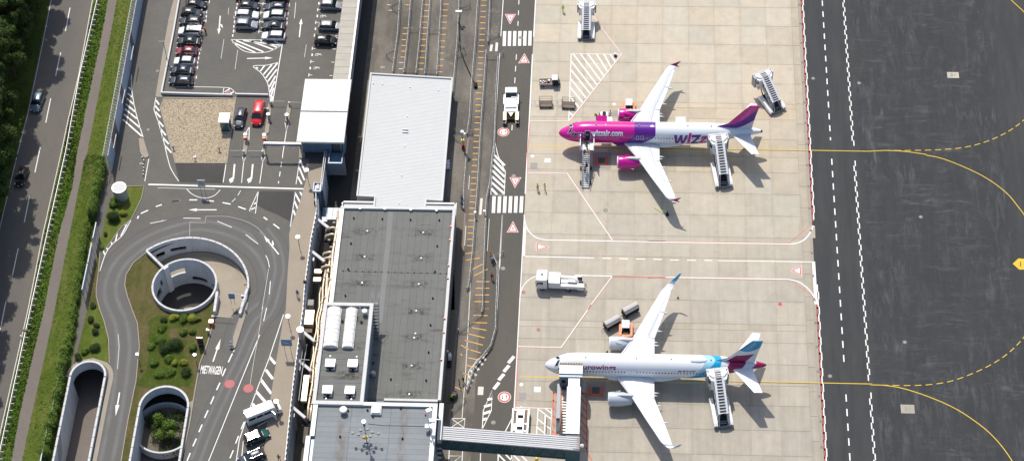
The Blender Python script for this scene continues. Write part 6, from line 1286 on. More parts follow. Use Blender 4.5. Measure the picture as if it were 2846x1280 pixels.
# ================= CARS =================
for n_, c_ in dict(car_black=(.012, .013, .016), car_anthracite=(.035, .038, .045), car_blue=(.02, .03, .055), car_white=(.74, .75, .76), car_silver=(.36, .375, .39), car_red=(.22, .02, .03), car_bluegrey=(.13, .19, .23), van_red=(.62, .008, .02), car_green=(.01, .07, .055)).items(): glossy(n_, c_, .3, .25 if n_ in ('car_silver', 'car_bluegrey', 'car_anthracite') else 0, .35)
def car_parts(L=4.5, W_=1.82, H=1.46, belt=.92, kind='wagon'):
    """front of the car at +x; returns dict of meshes"""
    h = L/2; D = {}
    st = [(-h, .30, .62, .86), (-h+.08, .22, .84, .93), (-h+.5, .2, belt+.02, .98), (-h*.45, .2, belt, 1.0), (.35, .2, belt-.01, 1.0), (h-1.15, .2, belt-.03, .985), (h-.45, .2, .76, .93), (h-.1, .24, .62, .80), (h, .32, .52, .66)]
    if kind == 'van': st = [(-h, .3, .95, .95), (-h+.1, .25, belt, .98), (.35, .2, belt, 1.0), (h-1.05, .2, belt-.02, .99), (h-.4, .22, .86, .94), (h-.08, .25, .66, .84), (h, .32, .55, .70)]
    R = []
    for x, z0, z1, w_ in st:
        w2 = W_/2*w_; R.append([(x, -w2*.9, z0), (x, -w2, z0+.15), (x, -w2, z1-.12), (x, -w2*.92, z1-.02), (x, -w2*.5, z1+.035), (x, w2*.5, z1+.035), (x, w2*.92, z1-.02), (x, w2, z1-.12), (x, w2, z0+.15), (x, w2*.9, z0)])
    D['body'] = MB().loft(R)
    if kind == 'wagon': b0, r0, r1, b1 = -h+.22, -h+.62, .35, 1.15
    elif kind == 'hatch': b0, r0, r1, b1 = -h+.2, -h+.72, .28, 1.0
    elif kind == 'sedan': b0, r0, r1, b1 = -h+.55, -h+1.35, .3, 1.15
    elif kind == 'suv': b0, r0, r1, b1 = -h+.15, -h+.5, .35, 1.05
    else: b0, r0, r1, b1 = -h+.06, -h+.14, h-1.75, h-.95
    wb, wr = W_/2*.93, W_/2*.73 if kind != 'van' else W_/2*.84; z0, z1 = belt-.03, H-.05
    D['cabin_glass'] = MB().add([(b0, -wb, z0), (b1, -wb, z0), (b1, wb, z0), (b0, wb, z0), (r0, -wr, z1), (r1, -wr, z1), (r1, wr, z1), (r0, wr, z1)], [(0, 1, 5, 4), (1, 2, 6, 5), (2, 3, 7, 6), (3, 0, 4, 7), (4, 5, 6, 7)])
    rf = MB(); R = []
    for i in range(6):
        f = i/5; x = r0-.03+(r1-r0+.06)*f; k = H-.06+.09*math.sin(PI*(.05+.9*f)); R.append([(x, -wr-.03, z1-.02), (x, -wr*.75, k), (x, 0, k+.05), (x, wr*.75, k), (x, wr+.03, z1-.02)])
    D['roof'] = rf.loft(R)
    pl_ = MB()
    for s in (-1, 1):
        for (xb, xr) in ((b0, r0), (b1, r1)): pl_.tube([(xb, s*wb, z0), (xr, s*wr, z1)], .05, 4)
        xm = (b0+b1)/2-.1; pl_.tube([(xm, s*(wb+.005), z0), (xm-.05, s*(wr+.01), z1)], .035, 4)
    if kind == 'van': pl_.add([(b0-.02, -wb-.02, z0), (.35, -wb-.02, z0), (.35, -wr-.03, z1), (r0, -wr-.03, z1)], [(0, 1, 2, 3)]); pl_.add([(b0-.02, wb+.02, z0), (.35, wb+.02, z0), (.35, wr+.03, z1), (r0, wr+.03, z1)], [(3, 2, 1, 0)]); pl_.add([(b0-.03, -wb, z0), (b0-.03, wb, z0), (r0-.03, wr, z1), (r0-.03, -wr, z1)], [(3, 2, 1, 0)])
    D['pillars'] = pl_
    D['wheels'] = [(x, s*(W_/2-.12)) for x in (h-.85, -h+.8) for s in (-1, 1)]
    D['h'] = h; D['W'] = W_; D['belt'] = belt; D['H'] = H; D['wr'] = wr; D['r0'] = r0; D['r1'] = r1; D['b1'] = b1
    return D
wheel_me = mesh('wheel', MB().cyl((0, -.11, 0), .32, .22, 18, ax='y'), 'rubber'); rim_me = mesh('rim', MB().cyl((0, -.12, 0), .19, .24, 10, ax='y'), 'canvas')
def make_car(kind, paint_, label, loc, rz, group=None, extras=(), roofmat=None, cat=None, nm='parked_car'):
    key = kind
    if key not in CARS:
        dims = dict(wagon=(4.65, 1.83, 1.47, .93), hatch=(4.15, 1.78, 1.46, .93), sedan=(4.6, 1.82, 1.42, .92), suv=(4.4, 1.86, 1.64, 1.02), van=(5.0, 1.98, 1.95, 1.12))[kind]
        D = car_parts(*dims, kind=kind); CARS[key] = {k: mesh(k, D[k], 'car_black' if k != 'cabin_glass' else 'glass', smooth=(k == 'roof')) for k in ('body', 'roof', 'cabin_glass', 'pillars')}; CARS[key]['D'] = D
        h, W_ = D['h'], D['W']
        CARS[key]['headlight'] = [mesh('headlight', MB().box((h-.2, s*W_*.38, .68), (.26, .22, .10), rz=-s*.35), 'lamp_white') for s in (-1, 1)]
        CARS[key]['tail_light'] = [mesh('tail_light', MB().box((-h+.05, s*W_*.42, .80), (.16, .3, .2)), 'red_light') for s in (-1, 1)]
        CARS[key]['mirror'] = [mesh('mirror', MB().box((D['b1']-.38, s*(W_/2+.08), D['belt']+.03), (.16, .2, .14)), 'rubber') for s in (-1, 1)]
        CARS[key]['plate'] = mesh('number_plate', MB().box((h-.0, 0, .45), (.03, .5, .11)), 'white_paint')
        CARS[key]['grille'] = mesh('grille', MB().box((h-.03, 0, .56), (.08, .9, .12)), 'rubber')
    Cc = CARS[key]; D = Cc['D']; r = thing(nm, label, cat or ('van' if kind == 'van' else 'car'), loc, rz, group)
    for k in ('body', 'roof', 'pillars'):
        o = obj(k, Cc[k], None, r); set_mat(o, 0, ('rubber' if k == 'pillars' and kind != 'van' else paint_) if not (k == 'roof' and roofmat) else roofmat)
    obj('cabin_glass', Cc['cabin_glass'], None, r)
    for ch in r.children:
        if ch.name.startswith('pillars'): ch['kind'] = 'stuff'
    for x, y in D['wheels']: w_ = obj('wheel', wheel_me, None, r, loc=(x, y, .32)); obj('rim', rim_me, None, w_)
    for nm_ in ('headlight', 'tail_light', 'mirror'):
        for m_ in Cc[nm_]:
            o = obj(nm_, m_, None, r)
    obj('number_plate', Cc['plate'], None, r); obj('grille', Cc['grille'], None, r)
    if 'rails' in extras:
        for s in (-1, 1): obj('roof_rail', MB().tube([(D['r0']+.1, s*(D['wr']-.03), D['H']+.03), (D['r1']-.1, s*(D['wr']-.03), D['H']+.03)], .03, 4), 'steel', r)
    if 'sunroof' in extras: obj('sunroof', MB().box(((D['r0']+D['r1'])/2+.2, 0, D['H']+.035), (.85, .95, .015)), 'glass', r)
    if 'tailgate' in extras: obj('open_tailgate', MB().box((D['r0']-.35, 0, D['H']+.02), (.75, 1.35, .06)), paint_, r)
    return r
CARS = {}
gl = 'cars parked in the left row'; gm = 'cars parked back to back in the middle'; gr_ = 'cars parked by the long canopy'
def at_(c, p, h=LZ): q = K(c[0], c[1], [p], h+.7)[0]; return (q[0], q[1], h+.01)
A0 = (450, 0)
left = [((255, 32), 'hatch', 'car_black', 'black hatchback at the top of the left parking row', 0, ()), ((222, 93), 'hatch', 'car_anthracite', 'second car from the top of the left row, dark grey hatchback', 0, ()),
        ((218, 158), 'wagon', 'car_anthracite', 'dark estate car directly above the white car with open tailgate', PI, ('rails',)), ((205, 232), 'suv', 'car_white', 'white car with black sunroof and its tailgate open', PI, ('sunroof', 'tailgate')),
        ((200, 307), 'sedan', 'car_black', 'black saloon between the open tailgate car and the red car', PI, ()), ((183, 383), 'hatch', 'car_red', 'dark red hatchback, only red car in the left row', PI, ()),
        ((168, 457), 'hatch', 'car_white', 'white hatchback just below the red one', PI, ()), ((150, 525), 'sedan', 'car_blue', 'dark blue car, second from the bottom of the left row', PI, ()), ((143, 603), 'wagon', 'car_blue', 'dark car at the bottom end of the left row', PI, ())]
for p, k, c, l_, rz, ex in left: make_car(k, c, l_, at_(A0, p), rz-.03, gl, ex)
make_car('sedan', 'car_black', 'black car cut by the top edge above the left row', at_(A0, (262, -38)), 0, gl)
mid = [((652, 42), 'hatch', 'car_anthracite', 'grey hatchback with red lights heading the middle left column', 0, ()), ((638, 110), 'wagon', 'car_white', 'white estate car in the middle left column', 0, ('rails',)), ((635, 183), 'suv', 'car_silver', 'silver roofed dark sided car at the bottom of middle left column', 0, ()),
       ((850, 52), 'wagon', 'car_blue', 'dark blue car topmost of the middle right column', PI, ()), ((842, 115), 'suv', 'car_white', 'white car with white roof box, second in the middle right column', PI, ('rails',)), ((832, 192), 'sedan', 'car_anthracite', 'dark saloon above the silver white estate in the middle', PI, ()), ((835, 268), 'wagon', 'car_white', 'silver white estate parked beside the hatched island', PI, ('rails',)),
       ((640, -28), 'sedan', 'car_black', 'black car cut by the top edge, middle left column', 0, ()), ((860, -22), 'wagon', 'car_black', 'black car cut by the top edge, middle right column', PI, ())]
for p, k, c, l_, rz, ex in mid: make_car(k, c, l_, at_(A0, p), rz-.03, gm, ex)
for p, k, c, l_ in [((1268, 38), 'suv', 'car_silver', 'silver grey car at the top beside the long canopy'), ((1262, 193), 'wagon', 'car_silver', 'pale silver estate in the disabled bay by the canopy'), ((1228, 303), 'suv', 'car_black', 'black car with red light in the disabled bay')]: make_car(k, c, l_, at_(A0, p), -.03, gr_, ('rails',) if k == 'wagon' else ())
make_car('suv', 'car_bluegrey', 'blue grey car driving down the left public road', at_((0, 0), (280, 765)), -PI/2-.10, 'cars driving on the public road', nm='driving_car'); make_car('hatch', 'car_black', 'black car on the public road in the tree shadow', at_((0, 430), (160, 160)), -PI/2-.10, 'cars driving on the public road', nm='driving_car')
make_car('wagon', 'car_blue', 'black estate with silver roof rails waiting left of red van', at_(A0, (587, 880)), -PI/2-.06, 'vehicles at the exit barriers', ('rails',), nm='waiting_car'); make_car('van', 'van_red', 'bright red van waiting at the exit barrier', at_(A0, (722, 855)), -PI/2-.06, 'vehicles at the exit barriers', nm='red_van')
make_car('suv', 'car_green', 'dark green car with white roof parked below the minibus', at_((450, 850), (712, 975)), .48, 'vehicles at the drop off kerb', ('sunroof',), roofmat='car_white'); make_car('wagon', 'car_blue', 'dark blue car at the bottom edge below green car', at_((450, 850), (672, 1128)), .48+PI, 'vehicles at the drop off kerb')
# minibus
mbx = thing('minibus', 'white minibus with open front door beside the walkway', 'minibus', at_((450, 850), (757, 805)), .48); D = dict()
R = []
for x, z0, z1, w_ in ((-3.0, .35, 2.45, .96), (-2.9, .3, 2.6, 1.0), (1.6, .3, 2.62, 1.0), (2.0, .3, 2.35, .98), (2.6, .3, 1.35, .95), (3.1, .4, 1.05, .85), (3.2, .5, .85, .7)):
    w2 = w_; R.append([(x, -w2, z0), (x, -w2, z1-.35), (x, -w2*.86, z1-.05), (x, -w2*.4, z1), (x, w2*.4, z1), (x, w2*.86, z1-.05), (x, w2, z1-.35), (x, w2, z0)])
obj('body', MB().loft(R), 'white_paint', mbx, smooth=False); obj('windscreen', MB().add([(2.66, -.86, 1.42), (2.66, .86, 1.42), (2.1, .8, 2.32), (2.1, -.8, 2.32)], [(0, 1, 2, 3)]), 'glass', mbx)
for s in (-1, 1): 
    for k in range(3): obj('window', MB().box((-2.1+k*1.35, s*1.005, 1.85), (1.2, .02, .62)), 'glass', mbx)
    for x in (2.1, -2.0): w_ = obj('wheel', wheel_me, None, mbx, loc=(x, s*.88, .34)); obj('rim', rim_me, None, w_)
    obj('mirror', MB().box((2.3, s*1.15, 1.6), (.15, .22, .35)), 'rubber', mbx)
for k in range(7): obj('roof_rib', MB().box((-2.4+k*.62, 0, 2.63), (.06, 1.6, .05)), 'coping', mbx)
obj('open_door', MB().box((1.5, -1.5, 1.3), (.1, 1.0, 1.7), rz=.35), 'white_paint', mbx); obj('rear_window', MB().box((-3.0, 0, 1.9), (.05, 1.4, .6)), 'glass', mbx)
# ================= APRON VEHICLES =================
def wheels(par, pts, r_=.45, w_=.3):
    me = mesh('wheel', MB().cyl((0, -w_/2, 0), r_, w_, 18, ax='y'), 'rubber'); mr = mesh('hub', MB().cyl((0, -w_/2-.01, 0), r_*.5, w_+.02, 10, ax='y'), 'steel')
    for x, y in pts: o = obj('wheel', me, None, par, loc=(x, y, r_)); obj('hub', mr, None, o)
def stairs(loc, rz, label):
    """covered passenger stair truck, front (aircraft side) at +y; origin below the middle of its tail"""
    t_ = thing('stair_truck', label, 'stair truck', loc, rz, 'white covered stair trucks')
    o = lambda n, mb, m, p=t_: obj(n, mb, m, p)
    zf = lambda y: 0.5+3.1*(y-.2)/6.0 if y < 6.2 else 3.6      # stair floor
    zr = lambda y: zf(y)+2.05
    for s in (-1, 1):
        q = MB(); q.loft([[(s*1.3-.36, y, z0), (s*1.3+.36, y, z0), (s*1.3+.32, y, z1), (s*1.3-.32, y, z1)] for y, z0, z1 in ((-.1, .55, .95), (.4, .45, 1.15), (2.2, .45, 1.3), (3.4, .4, 1.45), (5.0, .4, 1.35), (5.6, .5, .95))]); o('side_body', q, 'white_paint')
        o('tail_lamp', MB().box((s*1.28, -.12, .8), (.3, .06, .22)), 'red_light')
        # truss side
        tr_ = MB(); n = 6
        for i in range(n):
            a, b = .5+i*5.7/n, .5+(i+1)*5.7/n; tr_.tube([(s*.92, a, zf(a)), (s*.92, (a+b)/2, zr((a+b)/2)-.1), (s*.92, b, zf(b))], .065, 4)
        tr_.tube([(s*.84, .3, zf(.3)), (s*.84, 6.2, zf(6.2))], .09, 4); o('side_truss', tr_, 'white_paint')
        o('roof_rail', MB().loft([[(s*.68-.2, y, z), (s*.68+.2, y, z), (s*.68+.2, y, z+.12), (s*.68-.2, y, z+.12)] for y, z in ((.95, zr(.6)), (6.4, zr(6.2)+.05))]), 'white_paint')
        o('side_glass', MB().add([(s*.8, .5, zf(.5)+.3), (s*.8, 6.2, zf(6.2)+.3), (s*.8, 6.2, zr(6.2)-.1), (s*.8, .9, zr(.5)-.1)], [(0, 1, 2, 3), (3, 2, 1, 0)]), 'glass')
    for i in range(17): o('step', MB().box((0, .25+i*.36, zf(.25+i*.36)), (1.4, .3, .06)), 'steel_dark')
    for i in range(12):
        y = 1.25+i*.45; o('roof_panel', MB().box((0, y, zr(y)+.0), (1.0, .33, .04), rx=math.atan(3.1/6)), 'window_roof'); 
    for i in range(13): y = 1.02+i*.45; o('roof_bar', MB().box((0, y, zr(y-.02)+.05), (1.1, .14, .08), rx=math.atan(3.1/6)), 'white_paint')
    o('portal', MB().tube([(-.72, -.05, .5), (-.78, .1, 1.4), (-.62, .95, 2.75), (0, 1.08, 2.9), (.62, .95, 2.75), (.78, .1, 1.4), (.72, -.05, .5)], .07, 5), 'coping'); [o('tail_step', MB().box((0, -.1+k*.26, .45+k*.17), (1.2, .2, .07)), 'grey_metal') for k in range(4)]
    # head cabin
    hd_ = MB(); P = [(-1.58, 8.0), (-1.58, 6.8), (-1.3, 6.15), (-.7, 5.9), (.7, 5.9), (1.3, 6.15), (1.58, 6.8), (1.58, 8.0)]
    hd_.prism(P, 2.75, 5.45); o('head_cabin', hd_, 'white_paint')
    o('head_roof', MB().prism([(-1.5, 8.0), (-1.5, 7.2), (-.95, 6.6), (-.56, 6.55), (-.56, 8.0)], 5.45, 5.75), 'white_paint'); o('head_roof', MB().prism([(1.5, 8.0), (1.5, 7.2), (.95, 6.6), (.56, 6.55), (.56, 8.0)], 5.45, 5.75), 'white_paint')
    for k in range(4): o('roof_panel', MB().box((0, 6.65+k*.42, 5.58), (1.0, .32, .05)), 'window_roof'); o('roof_bar', MB().box((0, 6.86+k*.42, 5.6), (1.12, .1, .07)), 'white_paint')
    for s in (-1, 1): o('corner_window', MB().box((s*1.47, 6.47, 4.5), (.05, .62, .8), rz=-s*.40), 'glass'); o('side_panel', MB().box((s*1.38, 6.9, 3.0), (.2, 1.8, .7)), 'coping')
    bm_ = MB().box((0, 8.15, 5.6), (3.6, .4, .35)); [bm_.box((s*1.74, 7.6, 4.2), (.24, 1.4, 3.0)) for s in (-1, 1)]; o('bumper_frame', bm_, 'grey_metal'); o('canopy_edge', MB().box((0, 7.9, 5.62), (3.0, .3, .18)), 'plane_grey')
    o('chassis', MB().box((0, 2.9, .6), (2.2, 5.6, .3)), 'rubber'); o('support', MB().tube([(-.7, 5.2, .8), (-.9, 6.6, 3.4)], .12, 6).tube([(.7, 5.2, .8), (.9, 6.6, 3.4)], .12, 6), 'steel_dark')
    me = mesh('wheel', MB().cyl((-.15, 0, 0), .4, .3, 16, ax='x'), 'rubber')
    for x, y in ((-1.32, .6), (1.32, .6), (-1.32, 5.1), (1.32, 5.1)): obj('wheel', me, None, t_, loc=(x, y, .4))
    return t_
glossy('window_roof', (.07, .07, .075), .2)
s_ = stairs((-14.85, -9.35, .0), 0.0, 'white covered stair truck parked alone at the top of the apron'); s_.scale = (1, .78, .74); s_ = stairs((21.65, -27.2, 0), .50, 'white covered stair truck standing turned near the pink tail fin'); s_.scale = (1.05, .82, .86)
stairs((11.25, -45.7, 0), .155, 'white covered stair truck docked at the rear door of pink airliner'); stairs((10.4, -97.7, 0), .155, 'white covered stair truck docked at the rear of white teal airliner')
# open steps at the nose of the pink airliner
op = thing('boarding_steps', 'open metal boarding steps with passengers at the pink airliner door', 'boarding steps', (-14.1, -46.3, 0)); o = lambda n, mb, m: obj(n, mb, m, op)
for i in range(18): o('step', MB().box((0, .2+i*.34, .25+i*.185), (1.15, .26, .06)), 'plane_grey')
o('landing', MB().box((.25, 7.25, 3.5), (2.5, 2.0, .08)), 'plane_grey')
for s in (-1, 1):
    o('hand_rail', MB().tube([(s*.68, .1, 1.1), (s*.68, 6.2, 4.5), (s*.68, 6.4, 4.55)], .05, 5).tube([(s*.68, .1, .65), (s*.68, 6.2, 4.0)], .03, 4), 'steel'); [o('rail_post', MB().tube([(s*.68, .1+k*.87, .2+k*.48), (s*.68, .1+k*.87, 1.12+k*.48)], .03, 4), 'steel') for k in range(8)]
    o('side_screen', MB().box((s*1.25+.15, 7.3, 4.1), (.12, 2.0, 1.2)), 'white_paint'); o('stringer', MB().tube([(s*.62, 0, .15), (s*.62, 6.2, 3.4)], .1, 4), 'steel')
    o('screen_post', MB().box((s*1.25+.15, 6.2, 4.2), (.16, .16, 1.6)).box((s*1.25+.15, 8.4, 4.3), (.18, .3, 1.8)), 'white_paint')
o('undercarriage', MB().box((0, 3.4, .5), (1.5, 4.0, .25)), 'steel_dark'); me = mesh('wheel', MB().cyl((-.12, 0, 0), .33, .24, 14, ax='x'), 'rubber')
for x, y in ((-.95, 4.6), (.95, 4.6), (-.9, 1.2), (.9, 1.2)): obj('wheel', me, None, op, loc=(x, y, .33))
o('hydraulic_leg', MB().tube([(-.5, 5, .6), (-.5, 6.6, 3.4)], .07, 6).tube([(.5, 5, .6), (.5, 6.6, 3.4)], .07, 6), 'steel_dark')
# pushback tug on the service road
q = K(1380, 230, [(390, 600)], .8, 9.66)[0]
tg = thing('pushback_tug', 'white towbarless pushback tug driving on the service road', 'tug', (q[0], q[1], 0), .035); o = lambda n, mb, m: obj(n, mb, m, tg)
bd = MB(); bd.prism([(-1.15, .9), (-1.3, -1.6), (-1.1, -1.9), (1.1, -1.9), (1.3, -1.6), (1.15, .9)], .35, 1.15); o('engine_deck', bd, 'white_paint')
o('engine_hood', MB().box((0, .0, 1.3), (2.2, 2.2, .35), top=.92), 'white_paint'); o('cab_roof', MB().box((-.0, 2.75, 2.0), (2.25, 1.35, .14), top=.94), 'white_paint'); o('cab_body', MB().box((0, 2.35, .85), (2.3, 2.3, 1.1)), 'white_paint'); o('cab_glass', MB().add([(-1.02, 1.25, 1.35), (1.02, 1.25, 1.35), (1.05, 3.4, 1.35), (-1.05, 3.4, 1.35), (-1.0, 2.1, 1.95), (1.0, 2.1, 1.95), (1.02, 3.35, 1.95), (-1.02, 3.35, 1.95)], [(0, 1, 5, 4), (1, 2, 6, 5), (2, 3, 7, 6), (3, 0, 4, 7), (4, 5, 6, 7)]), 'glass')
o('seat', MB().box((-.45, 1.75, 1.5), (.45, .3, .12)), 'white_paint'); o('dash', MB().box((.5, 1.5, 1.45), (.9, .25, .14)), 'white_paint')
for s in (-1, 1):
    o('fender', MB().box((s*1.3, 1.2, .75), (.3, 2.4, .8)), 'white_paint'); o('lift_arm', MB().box((s*1.2, -2.9, .75), (.6, 2.3, .7), top=.9), 'white_paint'); o('arm_end', MB().box((s*1.2, -4.25, .6), (.58, .5, .5)), 'coping'); o('arm_stripe', MB().box((s*.86, -2.9, .8), (.1, 2.3, .5)), 'yellow_paint'); o('mirror', MB().box((s*1.55, 2.2, 1.5), (.2, .15, .25)), 'rubber')
o('cradle', MB().box((0, -2.6, .45), (1.5, 1.6, .3)), 'rubber'); o('wedge', MB().prism([(-.5, -2.0), (.5, -2.0), (0, -3.0)], .6, 1.0), 'steel')
me = mesh('wheel', MB().cyl((-.22, 0, 0), .5, .44, 18, ax='x'), 'rubber')
for x, y in ((-1.15, 1.7), (1.15, 1.7), (-1.25, -4.1), (1.25, -4.1)): obj('wheel', me, None, tg, loc=(x, y, .5))
# hydrant service truck
q = K(1480, 740, [(1060, 800)], 0.2, 14.49)[0]
ht = thing('service_truck', 'white airport service truck with cab at left and hose reel', 'truck', (q[0], q[1]+.3, 0), -.03); o = lambda n, mb, m: obj(n, mb, m, ht)
cb = MB(); cb.loft([[(x, -w_, z0), (x, w_, z0), (x, w_, z1-.15), (x, w_*.9, z1), (x, -w_*.9, z1), (x, -w_, z1-.15)] for x, w_, z0, z1 in ((-4.05, 1.1, .6, 2.6), (-3.8, 1.2, .5, 2.95), (-2.2, 1.22, .5, 3.0), (-2.0, 1.2, .5, 2.85))]); o('cab', cb, 'white_paint')
o('windscreen', MB().box((-4.02, 0, 2.0), (.12, 2.1, .85)), 'glass'); [o('side_window', MB().box((-3.2, s*1.225, 2.1), (.95, .03, .6)), 'glass') for s in (-1, 1)]; o('roof_hatch', MB().box((-2.95, .1, 3.01), (.5, .5, .04)), 'steel_dark'); [o('mirror', MB().box((-3.75, s*1.4, 1.9), (.15, .2, .5)), 'rubber') for s in (-1, 1)]
o('chassis', MB().box((.2, 0, .75), (8.2, 1.0, .3)), 'rubber'); o('front_box', MB().box((-.75, 0, 1.55), (2.0, 2.35, 1.6)), 'white_paint')
for s in (-1, 1): o('side_box', MB().box((2.1, s*.95, 1.15), (3.7, .5, .75)), 'white_paint')
o('deck', MB().box((2.1, 0, .95), (3.7, 1.45, .1)), 'paint_grey'); o('tank', MB().box((1.0, -.05, 1.3), (1.5, .9, .5), top=.8), 'white_paint'); o('cover', MB().box((2.5, .2, 1.35), (1.8, .8, .2)), 'coping'); o('rear_box', MB().box((3.9, -.85, 1.1), (1.2, .8, 1.0)), 'white_paint'); o('lift_basket', MB().box((3.7, .35, 1.35), (.9, 1.1, .6)), 'rubber'); o('basket_rail', MB().tube([(3.2, -.2, 1.9), (4.2, -.2, 1.9), (4.2, .95, 1.9), (3.2, .95, 1.9), (3.2, -.2, 1.9)], .05, 4), 'white_paint')
o('hose', MB().tube([(4.3, .2, .9), (4.8, -.2, 1.2), (4.9, -.7, .7), (4.6, -1.2, .9), (5.0, -1.5, .3), (4.7, -2.0, .1)], .06, 5).tube([(3.5, -.35, 1.2), (4.4, -.45, 1.3), (4.9, -.4, .9)], .08, 5), 'seat_brown'); [o('reel', MB().cyl((3.15+k*.2, .35-k*.45, 1.2), .24, .5, 14), 'coping') for k in range(2)]
wheels(ht, [(-2.9, -1.0), (-2.9, 1.0), (1.7, -1.0), (1.7, 1.0)], .5, .32)
# small flatbed truck with folded chocks
q = K(1480, 190, [(395, 330)], .5, 8.278)[0]
fb_ = thing('flatbed_cart', 'small flatbed electric truck loaded with white and red gear', 'utility vehicle', (q[0], q[1], 0), .05); o = lambda n, mb, m: obj(n, mb, m, fb_)
o('bed', MB().box((-.75, 0, .65), (2.5, 1.35, .2)).box((-.75, .68, .82), (2.5, .05, .3)).box((-.75, -.68, .82), (2.5, .05, .3)).box((-2.0, 0, .82), (.05, 1.35, .3)), 'coping'); o('bed_floor', MB().box((-.75, 0, .77), (2.4, 1.25, .03)), 'seat_brown')
rng = random.Random(4)
for k in range(14): o('load_piece', MB().box((-1.8+rng.random()*1.9, -.45+rng.random()*.9, .88+rng.random()*.08), (.3, .14, .16), rz=rng.random()*3), ('white_paint', 'white_paint', 'rubber', 'red_light')[k % 4])
o('cab_body', MB().box((1.15, 0, .75), (1.3, 1.35, .7)), 'black_paint'); o('cab_roof', MB().box((1.0, .05, 1.9), (1.15, 1.35, .08)), 'grey_metal'); [o('cab_post', MB().tube([(x, y, 1.0), (x*.97+.03, y, 1.88)], .04, 4), 'rubber') for x in (.5, 1.65) for y in (-.6, .6)]; o('windscreen', MB().box((1.62, 0, 1.4), (.03, 1.2, .7), ry=-.15), 'glass'); o('bumper', MB().box((1.9, 0, .5), (.15, 1.3, .2)), 'rubber')
wheels(fb_, [(1.1, -.62), (1.1, .62), (-1.4, -.62), (-1.4, .62)], .3, .2)
# two open baggage trolleys
def trolley(q, rz, lab):
    t_ = thing('baggage_trolley', lab, 'baggage trolley', (q[0], q[1], 0), rz, 'open baggage trolleys with mesh sides'); o = lambda n, mb, m: obj(n, mb, m, t_)
    for k in range(5): o('floor_board', MB().box((0, -.56+k*.28, .55), (2.35, .255, .06)), 'seat_brown')
    o('frame', MB().box((0, -.74, .5), (2.5, .08, .12)).box((0, .74, .5), (2.5, .08, .12)).box((-1.22, 0, .5), (.08, 1.5, .12)).box((1.22, 0, .5), (.08, 1.5, .12)), 'steel_dark')
    fr = MB().tube([(-1.2, .72, .55), (-1.2, .72, 1.75), (1.2, .72, 1.75), (1.2, .72, .55)], .05, 4).tube([(-1.2, .72, 1.15), (1.2, .72, 1.15)], .03, 4); [fr.tube([(-1.2+k*.3, .72, .6), (-1.2+k*.3, .72, 1.72)], .012, 3) for k in range(9)]
    for s in (-1, 1): fr.tube([(s*1.2, .72, 1.7), (s*1.2, -.1, 1.5), (s*1.2, -.7, .6)], .04, 4).tube([(s*1.2, .72, 1.1), (s*1.2, -.5, 1.0)], .025, 4)
    o('mesh_side', fr, 'steel_dark'); o('drawbar', MB().tube([(-1.2, -.1, .4), (-1.95, -.1, .4), (-2.1, .3, .9)], .05, 5), 'coping'); me = mesh('wheel', MB().cyl((0, -.08, 0), .2, .16, 12, ax='y'), 'rubber')
    for x in (-.9, .9):
        for y in (-.65, .65): obj('wheel', me, None, t_, loc=(x, y, .2))
trolley(K(1480, 190, [(305, 810)], .5, 8.278)[0], .03, 'left one of two open mesh sided baggage trolleys'); trolley(K(1480, 190, [(825, 835)], .5, 8.278)[0], -.06, 'right one of two open trolleys, on the white hatching')
# covered baggage carts
def covered(q, rz, lab):
    t_ = thing('covered_cart', lab, 'baggage cart', (q[0], q[1], 0), rz, 'canvas covered baggage carts'); o = lambda n, mb, m: obj(n, mb, m, t_)
    c = MB(); c.loft([[(x, y, z) for y, z in ((-.72, 1.3), (-.66, 1.5), (-.38, 1.86), (.0, 1.95), (.38, 1.86), (.66, 1.5), (.72, 1.3))] for x in (-1.45, 1.45)]); o('canvas_roof', c, 'canvas'); o('body', MB().box((0, 0, .95), (2.8, 1.3, .8)), 'rubber'); o('floor', MB().box((0, 0, .5), (3.0, 1.45, .14)), 'steel_dark')
    for k in range(3): o('canvas_fold', MB().tube([(-1.46, -.66+k*.02, 1.5-.05*k), (1.46, -.66, 1.5-.05*k)], .02, 4) if k == 0 else MB().tube([(-1.46, (-.38, .38)[k-1], 1.87), (1.46, (-.38, .38)[k-1], 1.87)], .025, 4), 'canvas')
    for x in (-1.4, 1.4): o('end_frame', MB().tube([(x, -.65, .5), (x, -.65, 1.4), (x, 0, 1.85), (x, .65, 1.4), (x, .65, .5)], .05, 4), 'steel_dark')
    o('drawbar', MB().tube([(-1.5, 0, .4), (-2.3, 0, .35)], .05, 5), 'steel_dark'); me = mesh('wheel', MB().cyl((0, -.08, 0), .24, .16, 12, ax='y'), 'rubber')
    for x in (-1.0, 1.0):
        for y in (-.6, .6): obj('wheel', me, None, t_, loc=(x, y, .24))
covered(K(1660, 820, [(340, 630)], .9, 8.278)[0], .62, 'lower left canvas covered baggage cart'); covered(K(1660, 820, [(760, 330)], .9, 8.278)[0], .62, 'upper right canvas covered baggage cart')
